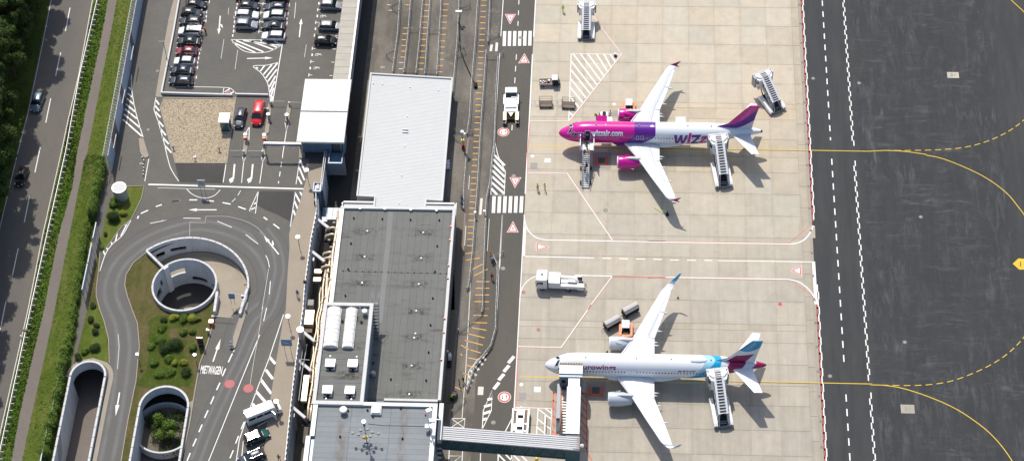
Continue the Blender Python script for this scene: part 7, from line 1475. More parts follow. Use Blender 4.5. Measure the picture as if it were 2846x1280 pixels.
# orange ground power carts
def gpu(q, rz, lab):
    t_ = thing('baggage_tractor', lab, 'ground vehicle', (q[0], q[1], 0), rz, 'orange ground carts beside the engines'); o = lambda n, mb, m: obj(n, mb, m, t_)
    for s in (-1, 1): o('side_body', MB().box((s*.95, 0, .6), (.5, 2.9, .7), top=.92), 'orange_paint'); o('edge_light', MB().box((s*.72, .3, .98), (.1, 1.4, .08)), 'coping')
    o('front_body', MB().box((0, -1.25, .55), (2.3, .5, .6)), 'orange_paint'); o('chassis', MB().box((0, 0, .4), (1.6, 2.8, .3)), 'rubber'); o('roof', MB().box((0, .55, 1.75), (1.3, 1.7, .08)), 'grey_metal'); [o('roof_post', MB().tube([(x, y, .6), (x, y, 1.72)], .04, 4), 'rubber') for x in (-.6, .6) for y in (-.2, 1.3)]
    o('seat', MB().box((0, -.35, .8), (1.0, .4, .3)), 'rubber'); o('instrument_box', MB().box((0, -.75, .85), (.9, .3, .35)), 'black_paint'); o('beacon', MB().cyl((-.8, -1.1, .95), .09, .2, 8), 'yellow_paint'); me = mesh('wheel', MB().cyl((-.1, 0, 0), .28, .2, 12, ax='x'), 'rubber')
    for x in (-.95, .95):
        for y in (-1.0, 1.0): obj('wheel', me, None, t_, loc=(x, y, .28))
gpu(K(1540, 280, [(1205, 110)], .8, 5.79)[0], 0, 'orange cart behind the upper engine of the pink airliner'); gpu(K(1660, 820, [(655, 790)], .8, 8.278)[0], 0, 'orange cart beside the covered baggage carts')
solo('ground_cable', MB().tube([(*p[:2], .06) for p in K(1660, 820, [(760, 850), (800, 885), (850, 880), (890, 868)], 0, 8.278)], .05, 5), 'rubber', 'black cable from the orange cart to the lower aircraft', 'cable')
# belt loader, high loader with crew at the pink airliner
q = K(1540, 280, [(805, 270)], 1.5, 5.79)[0]
bl_ = thing('belt_loader', 'belt loader with black conveyor behind the pink fuselage', 'belt loader', (q[0], q[1], 0)); o = lambda n, mb, m: obj(n, mb, m, bl_)
o('belt', MB().box((0, 0, 1.5), (.62, 4.2, .1), rx=-.32), 'rubber'); [o('side_frame', MB().box((s*.42, 0, 1.5), (.16, 4.3, .22), rx=-.32), 'white_paint') for s in (-1, 1)]; o('chassis', MB().box((0, .2, .6), (1.6, 3.4, .4)), 'white_paint'); o('side_rail', MB().tube([(.75, 1.8, 1.0), (.75, 0, 1.6), (.75, -1.5, 2.1)], .04, 4), 'steel'); wheels(bl_, [(-.7, 1.2), (.7, 1.2), (-.7, -1), (.7, -1)], .3, .2)
q = K(1540, 280, [(893, 320)], 2.0, 5.79)[0]
wc = thing('catering_box', 'white service box vehicle half hidden behind pink fuselage', 'service vehicle', (q[0], q[1], 0)); obj('box', MB().box((0, 0, 1.4), (.85, 1.5, 1.6)), 'white_paint', wc); obj('platform', MB().box((0, 1.2, .9), (1.1, 1.0, .1)), 'plane_grey', wc); obj('rail', MB().tube([(-.5, 1.7, .9), (-.5, 1.7, 1.8), (.5, 1.7, 1.8), (.5, 1.7, .9)], .04, 4), 'steel', wc); wheels(wc, [(-.35, .6), (.35, .6), (-.35, -.6), (.35, -.6)], .28, .15)
# white loader by the bridge
q = K(1420, 1110, [(175, 400)], 1.6, 6.814)[0]
wl = thing('cargo_loader', 'white low cargo vehicle with dark slots left of the hatching', 'vehicle', (q[0], q[1], 0), -.02); o = lambda n, mb, m: obj(n, mb, m, wl)
o('chassis', MB().box((0, -1, .7), (2.9, 7.4, .9)), 'white_paint'); o('centre_deck', MB().box((.0, -1, 1.35), (1.35, 7.2, .5), top=.96), 'white_paint'); [o('side_rail', MB().box((s*1.32, -1, 1.25), (.28, 7.3, .35)), 'white_paint') for s in (-1, 1)]
for s, y, l in ((-1, 1.1, 2.6), (-1, -2.6, 1.9), (1, 1.3, 2.6), (1, -2.8, 1.9), (1, -.9, 1.1)): o('dark_slot', MB().box((s*.93, y, 1.17), (.42, l, .06)), 'seat_brown')
for y, w_ in ((.9, .6), (-1.4, .6)): o('vent_grille', MB().box((0, y, 1.62), (.95, w_, .05)), 'rubber')
o('front_beacon', MB().cyl((0, 2.75, 1.5), .12, .25, 10), 'lamp_glass'); wheels(wl, [(-1.2, 1.6), (1.2, 1.6), (-1.2, -3.4), (1.2, -3.4)], .4, .3)
q = K(1420, 1110, [(643, 540)], .6, 6.814)[0]
tb = thing('towbar', 'white aircraft towbar lying on the hatched parking box', 'towbar', (q[0], q[1], 0)); obj('bar', MB().tube([(0, 2.2, .5), (0, -2.6, .6)], .16, 8), 'white_paint', tb); obj('head', MB().tube([(0, 2.2, .5), (0, 2.6, .5)], .2, 8), 'white_paint', tb); obj('axle', MB().tube([(-.45, -1.9, .3), (.45, -1.9, .3)], .06, 5), 'rubber', tb); [obj('wheel', MB().cyl((s*.45-.06, -1.9, .22), .22, .12, 12, ax='x'), 'rubber', tb) for s in (-1, 1)]
q = K(1350, 850, [(382, 1148)], .6)[0]; solo('yellow_bollard', MB().cyl((0, 0, 0), .32, 1.1, 12).cyl((0, 0, 1.1), .32, .15, 12, r2=.15), 'yellow_paint', 'yellow bollard below the passenger bridge', 'bollard', loc=(q[0], q[1], 0))
q = K(1480, 0, [(1600, 1050)], .3, 6.962)[0]; cw = thing('chock_stand', 'small rack of wheel chocks at the tip of hatched triangle', 'chock rack', (q[0], q[1], 0)); obj('rack', MB().box((0, 0, .3), (.5, .5, .5)), 'grey_metal', cw); obj('chock', MB().box((.1, -.45, .12), (.5, .25, .24)), 'rubber', cw)
# yellow green pennant cable on the stand
cab_ = K(1820, 560, [(210, 205)], 0, 6.1)[0]
cn = thing('wing_marker', 'dark safety cone with fluorescent streamer under the wing tip', 'cone', (cab_[0], cab_[1], 0)); obj('base', MB().box((0, -.35, .1), (.55, .45, .22)).cyl((0, 0, 0), .2, .7, 10, r2=.06), 'rubber', cn)
M['fluo'] = mat('fluorescent_yellow', (.55, .85, .02), .6, var=.05); a_ = K(1350, 430, [(1200, 395)], 0)[0]; obj('streamer', MB().tube([(0, .05, .6), (-.9, .3, .5), (a_[0]-cab_[0]+1.5, a_[1]-cab_[1], .1)], .05, 4), 'fluo', cn)
for i_, p in enumerate(K(1540, 280, [(1060, 950)], 0, 5.79)+K(1500, 960, [(1085, 100)], 0, 5.79)+K(1800, 430, [(227, 1072)], 0)):
    solo('small_cone', MB().cyl((0, 0, 0), .22, .05, 10).cyl((0, 0, .05), .15, .5, 10, r2=.04), 'steel_dark', ('small dark cone right of the upper hydrant pit', 'small dark cone behind the white airliner fuselage', 'small dark cone right of the white sharklet wingtip')[i_], 'cone', loc=(p[0], p[1], 0)) if i_ else None
# ================= YARD RAILS =================
post_me = mesh('rail_post', MB().box((0, 0, .4), (.1, .1, .8)), 'steel')
def guard(path, label, h=.75, n2=True, sp=1.4, group='guard rails in the service yard'):
    P = [Vector(p[:2]) for p in path]; t_ = thing('guard_rail', label, 'guard rail', (P[0].x, P[0].y, 0), group=group)
    obj('rail_beam', MB().wall([p-P[0] for p in P], .13, h-.28, h), 'rail_steel', t_)
    if n2: obj('lower_pipe', MB().tube([((p-P[0]).x+.22, (p-P[0]).y, h-.1) for p in P], .05, 4), 'rail_steel', t_)
    cum = 0; d_ = .2
    for a, b in zip(P[:-1], P[1:]):
        L = (b-a).length
        while d_ < cum+L: p = a.lerp(b, (d_-cum)/L)-P[0]; obj('rail_post', post_me, None, t_, loc=(p.x, p.y, 0)); d_ += sp
        cum += L
    return t_
guard(Y1([(572, -40), (555, 250), (515, 556)]), 'first guard rail from the left above the white hall', sp=2.2); guard(Y1([(655, -40), (632, 260), (600, 560)]), 'second guard rail from the left above the white hall', sp=2.2)
guard(Y1([(746, -40), (718, 300), (690, 566)]), 'third guard rail from the left above the white hall', sp=2.2); guard(Y1([(800, -40), (775, 300), (757, 570)]), 'fourth guard rail from the left above the white hall', sp=2.2)
guard(Y1([(883, -40), (865, 280), (846, 576)]), 'fifth guard rail from the left above the white hall', sp=2.2); guard(Y1([(1016, -40), (1000, 300), (965, 705)]), 'sixth guard rail running past the hall corner', sp=2.2)
guard(Y1([(1156, -40), (1135, 300), (1110, 600), (1090, 900), (1072, 1020)]), 'long guard rail left of the orange dashes', sp=1.8)
guard(Y1([(1246, -40), (1238, 160), (1230, 330)]), 'short guard rail above the faded crossing', sp=1.6)
guard(Y1([(1216, 392), (1200, 640), (1180, 900), (1165, 1159)])+Y2([(1162, 60), (1150, 260), (1135, 440), (1115, 720), (1090, 960)])+[(Y2([(1080, 1010)])[0])], 'long rail right of the orange dashes', sp=1.9)
guard(Y1([(1305, 440), (1290, 700), (1275, 1100)])+Y2([(1260, 30), (1245, 210), (1217, 345), (1208, 600), (1200, 800), (1188, 1159)])+Y3([(1180, 60)]), 'long rail beside the service road', sp=1.9)
guard(Y2([(1272, 775), (1298, 830), (1300, 900), (1290, 1159)])+Y3([(1286, 180), (1250, 310), (1130, 460), (1070, 640)]), 'curved guard rail bending towards the terminal', sp=1.4)
guard(Y2([(1080, 100), (1062, 10)][::-1])+Y2([(1075, 60), (1048, 330), (1045, 470)]) if False else Y2([(1070, 0), (1052, 220), (1048, 420)]), 'rail left of the gutter opposite the crossing', sp=1.8)
def zigzag(pts, label, f=Y1):
    P = [Vector(p[:2]) for p in f(pts)]; t_ = thing('folding_gate', label, 'gate', (P[0].x, P[0].y, 0), group='grey pipe gates in the yard')
    for z in (.95, .55): obj('pipe', MB().tube([((p-P[0]).x, (p-P[0]).y, z) for p in P], .04, 5), 'rail_steel', t_)
    for p in P: obj('gate_post', MB().cyl((p.x-P[0].x, p.y-P[0].y, 0), .05, .97, 6), 'steel', t_)
zigzag([(570, 5), (505, 38), (512, 72), (562, 98)], 'zigzag pipe gate at the upper left rail'); zigzag([(533, 365), (466, 395), (470, 425), (523, 460)], 'zigzag pipe gate above the white hall')
zigzag([(635, 235), (718, 232)], 'pipe gate between second and third rails'); zigzag([(780, 243), (865, 245)], 'pipe gate between fourth and fifth rails'); zigzag([(600, 538), (690, 535)], 'pipe gate just above the hall roof left'); zigzag([(758, 545), (845, 545)], 'pipe gate just above the hall roof right')
zigzag([(1000, 335), (1050, 360), (1062, 400), (990, 430)], 'zigzag pipe gate right of the hall'); zigzag([(1015, 60), (1092, 20), (1095, 60), (1015, 70)], 'zigzag pipe gate at the top beside white lamps'); zigzag([(1235, 290), (1310, 262)], 'pipe gate over the faded crossing'); zigzag([(1215, 438), (1302, 436), (1345, 410)], 'pipe gate below the faded crossing')
zigzag([(975, 985), (1112, 1000)], 'pipe gate right of the hall lower part'); zigzag([(975, 1035), (1050, 1080)], 'second pipe gate right of the hall lower part'); zigzag([(1272, 775), (1345, 742)], 'pipe gate beside the orange worker', Y2); zigzag([(1090, 930), (1070, 1015)], 'short pipe gate beside the terminal', Y2)
zigzag([(960, 800), (1060, 700)], 'pipe gate beside the crouching crew', Y3); zigzag([(1010, 190), (1090, 130), (1185, 60)], 'long slanting pipe gate over orange dashes', Y3); zigzag([(1010, 195), (1075, 192)], 'short pipe gate over the gutter', Y3)
# tall poles leaning across the yard in the picture
def pole(base, h, label, r_=.09, head=None, cat='lamp post', z=0):
    t_ = thing('lamp_post', label, cat, (base[0], base[1], z)); obj('pole', MB().cyl((0, 0, 0), r_, h, 8, r2=r_*.6), 'steel', t_)
    if head == 'flood':
        for s in (-.35, .35, 0): obj('floodlight', MB().box((s, .1+abs(s), h-abs(s)), (.55, .4, .3)), 'lamp_glass', t_)
    return t_
b = Y1([(1015, 170)])[0]; pole(b, 3.0, 'floodlight post with white lamps at the top of the yard', .1, 'flood')
b = Y1([(1045, 1110)])[0]; t_ = pole(b, 4.6, 'camera mast with white head and yellow band in the yard', .16, None); obj('head', MB().cyl((0, 0, 4.6), .3, .25, 12).box((.35, -.1, 4.1), (.5, .4, .5)), 'lamp_glass', t_); obj('yellow_band', MB().cyl((0, 0, 2.2), .3, .25, 10), 'yellow_paint', t_); obj('base_box', MB().box((0, 0, .5), (.5, .5, 1.0)), 'red_light', t_)
cb_ = thing('hanging_cable', 'dark cable slung from the top lamp post to the long rail', 'cable', (*Y1([(1012, 60)])[0][:2], 0)); obj('cable', MB().tube([(*p[:2], z) for p, z in zip(Y1([(1012, 60), (1018, 250), (1022, 380), (1060, 480), (1110, 590), (1140, 650)]), (.3, .3, .3, .3, .3, .3))], .09, 5), 'rubber', cb_, world=True); obj('cable_box', MB().box((*Y1([(1138, 648)])[0][:2], .3), (.6, 1.0, .6)), 'rubber', cb_, world=True)
for i, (p, z) in enumerate(((Y2([(1205, 462)])[0], 1.6), (Y2([(1135, 466)])[0], 1.4))): t_ = pole(p, z, ('short white headed post on the long rail by the crossing', 'second short white headed post left of it')[i], .06); obj('head', MB().cyl((0, 0, z), .22, .12, 12), 'lamp_glass', t_)
for i, y in enumerate((60, 80, 103)): p = Y2([(935, y)])[0]; solo('white_bag', MB().box((0, 0, .35), (.75, .55, .5), rz=.2, top=.8), 'white_paint', ('topmost', 'middle', 'lowest')[i]+' of three white bales beside the hall wall', 'bale', group='white bales beside the hall', loc=(p[0]-.1, p[1], 0))
p = Y3([(945, 400)])[0]; wb_ = thing('white_cart', 'white hooded handcart standing against the terminal wall', 'handcart', (p[0], p[1], 0)); obj('hood', MB().box((0, 0, 1.1), (.6, 1.2, .9), top=.6), 'white_paint', wb_); obj('base', MB().box((0, -.6, .3), (.6, 2.2, .3)), 'rubber', wb_); obj('lamp', MB().cyl((-.4, .6, 1.6), .2, .2, 10), 'lamp_glass', wb_)
p = Y3([(975, 680)])[0]; mc = thing('motor_scooter', 'dark motor cart beside the crouching yellow vested worker', 'vehicle', (p[0], p[1], 0)); obj('body', MB().loft([[(x, -w_, .3), (x, w_, .3), (x, w_*.8, z), (x, -w_*.8, z)] for x, w_, z in ((-.9, .3, .6), (-.3, .5, 1.0), (.5, .55, .9), (.95, .3, .6))]), 'black_paint', mc, rz=1.3); wheels(mc, [(-.2, -.6), (.15, .6)], .3, .15); obj('handlebar', MB().tube([(-.35, .4, 1.15), (.35, .5, 1.15)], .04, 5), 'rubber', mc)
# ================= LANDSIDE FURNITURE =================
# public road crash barrier
P = [Vector(p[:2]) for p in ext(L1([(735, 0), (600, 580), (495, 1159)])+L2([(370, 550), (235, 1159)])+L3([(120, 560), (0, 1120)]), 12, 12)]
gb_ = thing('crash_barrier', 'long pale steel crash barrier along the public road', 'guard rail', (P[0].x, P[0].y, LZ)); rl_ = [p-P[0] for p in P]
obj('rail_beam', MB().wall(rl_, .08, .45, .72), 'steel', gb_); obj('rear_beam', MB().wall([q+Vector((.2, 0)) for q in rl_], .03, .45, .6), 'rail_steel', gb_)
pm_ = mesh('barrier_post', MB().box((.42, 0, .66), (.58, .09, .1)).box((.5, 0, .3), (.1, .1, .6)), 'coping'); cum = 0; d_ = .3
for a, b in zip(P[:-1], P[1:]):
    L = (b-a).length
    while d_ < cum+L: p = a.lerp(b, (d_-cum)/L)-P[0]; obj('barrier_post', pm_, None, gb_, loc=(p.x, p.y, 0)); d_ += 1.36
    cum += L
q = L3([(195, 200)])[0]; obj('yellow_marker', MB().box((q[0], q[1], LZ+.8), (.95, .35, .3)), 'seat_brown', gb_, world=True); p = L3([(163, 245)])[0]; solo('reflector_post', MB().box((0, 0, .5), (.14, .14, 1.0)), 'white_paint', 'white reflector post beside the brown barrier marker', 'post', loc=(p[0], p[1], LZ))
# advertising fence with lattice top
ff_ = thing('lattice_fence', 'tall fence of blue grey panels with white lattice truss on top', 'fence', (-101, -25, LZ)); FH = 4.4
fx = lambda y: -101.2-(y+5)*0.0; y = 6.0; k = 0
fence_x = lambda y: -101.14+(y+10)*-.0168
while y > -48.0:
    x = fence_x(y); x2 = fence_x(y-2.2)
    col = 'fence_panel' 
    if 'fence_panel' not in M: M['fence_panel'] = mat('blue_grey_panel', (.33, .40, .50), .5, .0, var=.06)
    pnl = obj('panel', MB().wall([(x, y-.03), (x2, y-2.17)], .08, LZ+.1, LZ+FH), col if k not in (11, 17, 21, 22) else ('facade_dark' if k != 22 else 'seat_brown'), ff_, world=True)
    lt_ = MB(); w_ = .95
    lt_.tube([(x-w_, y, LZ+FH), (x-w_, y-2.2, LZ+FH)], .06, 4)
    for j in range(3): lt_.tube([(x-w_, y-j*.733, LZ+FH), (x-.02, y-j*.733-.366, LZ+FH), (x-w_, y-(j+1)*.733, LZ+FH)], .045, 3)
    lt_.tube([(x-.02, y, LZ+FH), (x-.02, y-2.2, LZ+FH)], .05, 4); lt_.tube([(x-w_, y, LZ+FH), (x-w_, y, LZ)], .05, 4)
    obj('truss', lt_, 'coping', ff_, world=True); y -= 2.2; k += 1
for (a, b) in (((1000, 345), (980, 450)), ((937, 670), (915, 775)), ((870, 1005), (850, 1110))):
    q = K(0, 0, [a, b], LZ+3.6); obj('light_bar', MB().tube([(p[0], p[1], p[2]) for p in q], .07, 4), 'white_paint', ff_, world=True)
def lowframe(pts, f, label, h=3.2):
    q = [Vector(p) for p in f(pts)]; q = K(0, 430 if f is L2 else 850, pts, LZ+h); t_ = thing('billboard_frame', label, 'billboard', (q[0][0], q[0][1], LZ), group='billboard frames behind the hedge')
    obj('top_rail', MB().tube([(p[0], p[1], p[2]) for p in q], .08, 5), 'white_paint', t_, world=True); obj('panel', MB().wall([(p[0]-.12, p[1]) for p in q], .06, LZ+1.2, LZ+h-.1), 'fence_panel', t_, world=True)
    n_ = 4
    for i in range(n_): p = Vector(q[0]).lerp(Vector(q[-1]), i/(n_-1)); obj('support', MB().tube([(p.x-.1, p.y, LZ), (p.x-.1, p.y, LZ+h)], .05, 4), 'steel', t_, world=True)
lowframe([(720, 505), (696, 620)], L2, 'billboard frame at the end of the upper hedge'); lowframe([(686, 660), (658, 805)], L2, 'second billboard frame beside the shaded lane'); lowframe([(655, 815), (615, 1005)], L2, 'third billboard frame beside the shaded lane')
lowframe([(432, 545), (385, 785)], L3, 'billboard frame in the lower hedge', 2.2); lowframe([(350, 925), (303, 1159)], L3, 'lowest billboard frame in the hedge', 2.2)
# cylinder tank
q = K(0, 430, [(905, 295)], LZ+.9)[0]; tk = thing('round_tank', 'white topped grey cylindrical tank on the small lawn', 'tank', (q[0], q[1], LZ)); obj('wall', MB().cyl((0, 0, 0), 1.25, 2.75, 32), 'grey_cyl' if False else 'steel', tk, smooth=False); obj('lid', MB().cyl((0, 0, 2.75), 1.32, .12, 32), 'white_paint', tk); obj('lid_ring', MB().cyl((0, 0, 2.87), 1.1, .03, 32), 'coping', tk)
# lamp posts with discs along the walkway
def disc_lamp(head, label, h=3.4, r_=.42):
    q = G(*head, LZ+h); t_ = thing('lamp_post', label, 'lamp post', (q[0], q[1], LZ), group='round headed lamp posts'); obj('pole', MB().cyl((0, 0, 0), .05, h, 8), 'steel_dark', t_); obj('lamp_head', MB().cyl((0, 0, h), r_, .1, 20).cyl((0, 0, h-.14), r_*.6, .14, 16), 'lamp_glass', t_); obj('collar', MB().cyl((0, 0, h*.35), .12, .2, 8), 'steel_dark', t_)
disc_lamp((450+1084/2.696, 430+115/2.696), 'round lamp post by the hatching next to blue stairwell'); disc_lamp((450+1018/2.696, 430+615/2.696), 'round lamp post in the upper middle of the beige walkway'); disc_lamp((450+943/2.696, 850+77/2.696), 'round lamp post above the blue sign on the walkway'); disc_lamp((450+857/2.696, 850+713/2.696), 'round lamp post at the front of the white minibus')
disc_lamp((450+245/2.696, 850+364/2.696), 'glinting round lamp post on the planted island', 2.6, .3); disc_lamp((1028/2.696, 850+360/2.696), 'glinting round lamp post at the island kerb', 2.6, .28)
def mast_sign(top, label, w_=1.7, h=.95, H=2.6, color='sign_blue', back='coping'):
    q = G(*top, LZ+H); t_ = thing('road_sign', label, 'road sign', (q[0], q[1], LZ)); [obj('post', MB().cyl((x, 0, 0), .05, H, 8), 'steel', t_) for x in (-w_*.3, w_*.3)]; obj('sign_panel', MB().box((0, -.05, H), (w_, .08, h), rx=-.15), color, t_); obj('sign_rim', MB().box((0, .02, H+.02), (w_+.1, .05, h+.1), rx=-.15), back, t_); return t_
s_ = mast_sign((450+933/2.696, 850+272/2.696), 'pale blue direction sign standing on the walkway', 1.75, 1.5, 3.4); 
for k in range(3): obj('sign_text', MB().box((-.35+k*.35, -.12, 3.4+.3-.3*k), (.7, .01, .09), rx=-.15), 'white_paint', s_)
s_ = mast_sign((450+295/2.696, 430+212/2.696), 'white framed grey sign above the roundabout entry', 1.3, 1.4, 3.0, 'canvas', 'white_paint'); obj('sign_text', MB().box((-.15, -.13, 3.2), (.5, .01, .08)).box((.25, -.13, 2.9), (.08, .01, .5)), 'steel_dark', s_)
s_ = mast_sign((450+522/2.696, 430+1057/2.696), 'blue sign hanging over the beige ramp', 1.0, 1.2, 2.6); obj('arm', MB().tube([(0, 0, 3.1), (1.9, 0, 3.1)], .05, 5), 'coping', s_); obj('blue_panel', MB().box((1.9, 0, 2.5), (.35, .3, .7)), 'blue_paint', s_)
q = A3([(318, 300)])[0]; t_ = thing('info_stele', 'dark red and green information pillar on the planted island', 'sign', (q[0]-.5, q[1], LZ)); obj('panel', MB().box((0, 0, 1.3), (1.0, .15, 2.6)), 'black_paint', t_); [obj('stripe', MB().box((0, -.09, z), (.9, .02, .22)), m_, t_) for z, m_ in ((2.45, 'white_paint'), (2.0, 'burgundy'), (.95, 'car_green'), (.6, 'glass_blue'))]
# barriers, ticket machines, islands at the exit
def island(pts, label_k):
    o = obj('traffic_island', MB().prism([p[:2] for p in pts], LZ, LZ+.16), 'kerbstone'); o['kind'] = 'structure'; return o
U = lambda pts, h=LZ: K(640, 260, pts, h, 4.83)
for pts in ([(515, 130), (548, 215), (548, 260), (518, 530), (490, 545), (462, 525), (480, 400), (500, 220)], [(775, 140), (815, 145), (820, 180), (788, 375), (760, 388), (735, 375), (745, 280)], [(225, 560), (245, 600), (238, 700), (215, 830), (190, 845), (165, 825), (185, 640)], [(480, 560), (500, 590), (485, 720), (470, 830), (445, 848), (420, 825), (435, 700), (455, 600)], [(930, 700), (966, 690), (966, 870), (922, 870)]): island(U(pts), 0)
island(K(560, 840, [(830, 0), (950, 0), (895, 250), (780, 620), (690, 900), (640, 935), (640, 700), (755, 330)], LZ, 7.244), 0); island(L1([(1040, 1040), (1075, 1038), (1112, 1159)])+L2([(1115, 15), (1090, 28), (1065, 10)])+L1([(1050, 1140)]), 0)
def ticket(p, label, orange=True):
    q = U([p], LZ+1.3)[0]; t_ = thing('ticket_machine', label, 'ticket machine', (q[0], q[1], LZ+.16), group='ticket machines at the barriers'); obj('column', MB().box((0, 0, .6), (.35, .3, 1.2)), 'grey_metal', t_); obj('cap', MB().cyl((0, 0, 1.25), .36, .16, 16), 'lamp_glass', t_)
    if orange: obj('orange_body', MB().cyl((0, -.55, .5), .3, .75, 14), 'orange_paint', t_)
ticket((203, 555), 'white capped orange ticket machine, left lane'); ticket((457, 562), 'white capped orange ticket machine, second lane'); ticket((510, 285), 'white capped machine beside the red van', False); ticket((758, 293), 'white capped machine on the right hand island', False)
def gate(a, b, label, h=1.0, z=LZ+.16, conv=None):
    q = [Vector(p) for p in (conv or U)([a, b], LZ+h)]; t_ = thing('barrier_gate', label, 'barrier gate', (q[0].x, q[0].y, LZ), group='lowered barrier gates'); d = q[1]-q[0]
    obj('arm', MB().tube([(0, 0, h), (d.x, d.y, h)], .05, 5), 'coping', t_); obj('housing', MB().box((0, 0, h/2), (.35, .35, h)), 'coping', t_)
gate((178, 765), (-5, 765), 'barrier arm left of the first ticket island'); gate((430, 768), (235, 768), 'barrier arm between the two ticket islands'); gate((545, 103), (728, 106), 'barrier arm behind the red van'); gate((790, 115), (955, 122), 'barrier arm at the right hand exit lane')
gate((220, 268), (640, 305), 'barrier arm closing the helical ramp', 1.0, conv=lambda p, h: K(560, 840, p, h, 7.244)); gate((500, 197), (425, 195), 'short raised arm over the red van', 1.6)
q = U([(700, 670)], LZ+3.4)[0]; hb = thing('height_portal', 'white height limit portal across the exit lanes', 'portal', (q[0], q[1], LZ)); obj('beam', MB().box((0, 0, 3.4), (6.7, .35, .35)), 'white_paint', hb); obj('beam_shade', MB().box((0, -.15, 3.1), (6.7, .1, .22)), 'blue_paint', hb); obj('red_mark', MB().box((0, -.22, 3.12), (.6, .02, .16)), 'red_light', hb)
for s in (-1, 1): obj('post', MB().box((s*3.35, 0, 1.7), (.2, .2, 3.4)), 'steel', hb); [obj('round_sign', MB().cyl((s*3.4, -.2, z), .32, .05, 16, ax='y'), 'paint_grey', hb) for z in (3.0, 2.4)]
for k, x in enumerate((-1.5, 2.0)): obj('hanging_board', MB().box((x, -.1, 2.8), (1.7, .05, .14)), 'steel', hb)
q = K(590, 300, [(480, 400)], LZ+2.6, 14.49)[0]; sh = thing('waiting_shelter', 'small glass shelter with white flat roof on the gravel', 'shelter', (q[0], q[1], LZ)); obj('roof', MB().box((0, 0, 2.6), (1.95, 2.3, .14)), 'white_paint', sh); [obj('post', MB().cyl((x, y, 0), .05, 2.55, 6), 'coping', sh) for x in (-.75, .8) for y in (-.9, .9)]
obj('glass_wall', MB().box((0, -.92, 1.3), (1.5, .04, 2.2)), 'glass_green', sh); obj('glass_wall', MB().box((0, .92, 1.3), (1.5, .04, 2.2)), 'glass_green', sh); obj('glass_wall', MB().box((-.78, 0, 1.3), (.04, 1.8, 2.2)), 'glass_green', sh); obj('bench', MB().box((0, .5, .45), (1.3, .4, .08)), 'steel', sh); obj('base', MB().box((0, 0, .06), (1.9, 2.2, .1)), 'steel_dark', sh)
q = K(560, 840, [(198, 400)], LZ+.6, 7.244)[0]; solo('orange_grit_bin', MB().box((0, 0, .45), (.75, .65, .9), top=.85).box((0, 0, .95), (.8, .7, .14)), 'orange_paint', 'orange grit bin beside the ramp barrier', 'bin', loc=(q[0], q[1], LZ)); q = K(560, 840, [(135, 580)], LZ+.6, 7.244)[0]
t_ = thing('ticket_post', 'white and red capped post below the orange bin', 'post', (q[0], q[1], LZ)); obj('post', MB().box((0, 0, .5), (.3, .3, 1.0)), 'steel', t_); obj('cap', MB().box((0, 0, 1.1), (.5, .4, .25)), 'white_paint', t_); obj('red_top', MB().box((.08, .12, 1.25), (.35, .2, .1)), 'red_light', t_)
q = K(560, 840, [(600, 870)], LZ+.5, 7.244)[0]; t_ = thing('keep_sign', 'round blank traffic signs at the tip of the island', 'road sign', (q[0], q[1], LZ)); obj('post', MB().cyl((0, 0, 0), .05, 1.8, 8), 'steel', t_); obj('sign_disc', MB().cyl((0, -.1, .55), .42, .05, 18, ax='y').cyl((0, -.1, 1.6), .25, .05, 16, ax='y'), 'canvas', t_)
# car park and service road tall lamp
for p0, lab in (((1207, 352), 'twin arm lamp post beside the car park kerb'),):
    q = K(0, 0, [(1252, 430)], LZ)[0]; t_ = thing('lamp_post', lab, 'lamp post', (q[0]-.0, q[1]-.2, LZ)); obj('pole', MB().cyl((0, 0, 0), .07, 4.6, 8), 'steel', t_); obj('arm', MB().tube([(-.9, 0, 4.6), (.8, 0, 4.6)], .07, 5), 'coping', t_); obj('foot_ring', MB().cyl((0, 0, .1), .22, .15, 14), 'steel_dark', t_)
for p, lab in ((K(450, 0, [(88, 1120)], LZ)[0], 'small dark bollard light at the gravel bed lower left'), (K(450, 0, [(432, 1130)], LZ)[0], 'small dark bollard light at the gravel bed lower right'), (K(450, 430, [(250, 40)], LZ)[0], 'small white headed post at the gravel bed lower edge')): t_ = thing('bollard_light', lab, 'bollard', (p[0], p[1], LZ)); obj('post', MB().cyl((0, 0, 0), .08, .8, 8), 'steel_dark', t_); obj('head', MB().box((0, 0, .85), (.5, .2, .3), rz=.4), 'steel_dark' if 'dark' in lab else 'white_paint', t_)
for i, p in enumerate(K(0, 430, [(1068, 28), (1078, 50), (1075, 80), (1080, 105), (1078, 130), (1076, 155)], LZ)): solo('short_bollard', MB().cyl((0, 0, 0), .1, .5, 10), 'grey_metal', 'short grey bollard, '+('first', 'second', 'third', 'fourth', 'fifth', 'sixth')[i]+' below the rounded island tip', 'bollard', group='short bollards below the rounded island', loc=(p[0], p[1], LZ))
# trolley racks in the middle of the car park
q = A1([(720, 300)])[0]; t_ = thing('bike_hoops', 'two dark steel hoops at the edge of the hatched island', 'hoops', (q[0], q[1], LZ)); [obj('hoop', MB().tube([(x, .5, 0), (x, .5, .9), (x, -.5, .9), (x, -.5, 0)], .04, 5), 'steel_dark', t_) for x in (-.2, .2)]
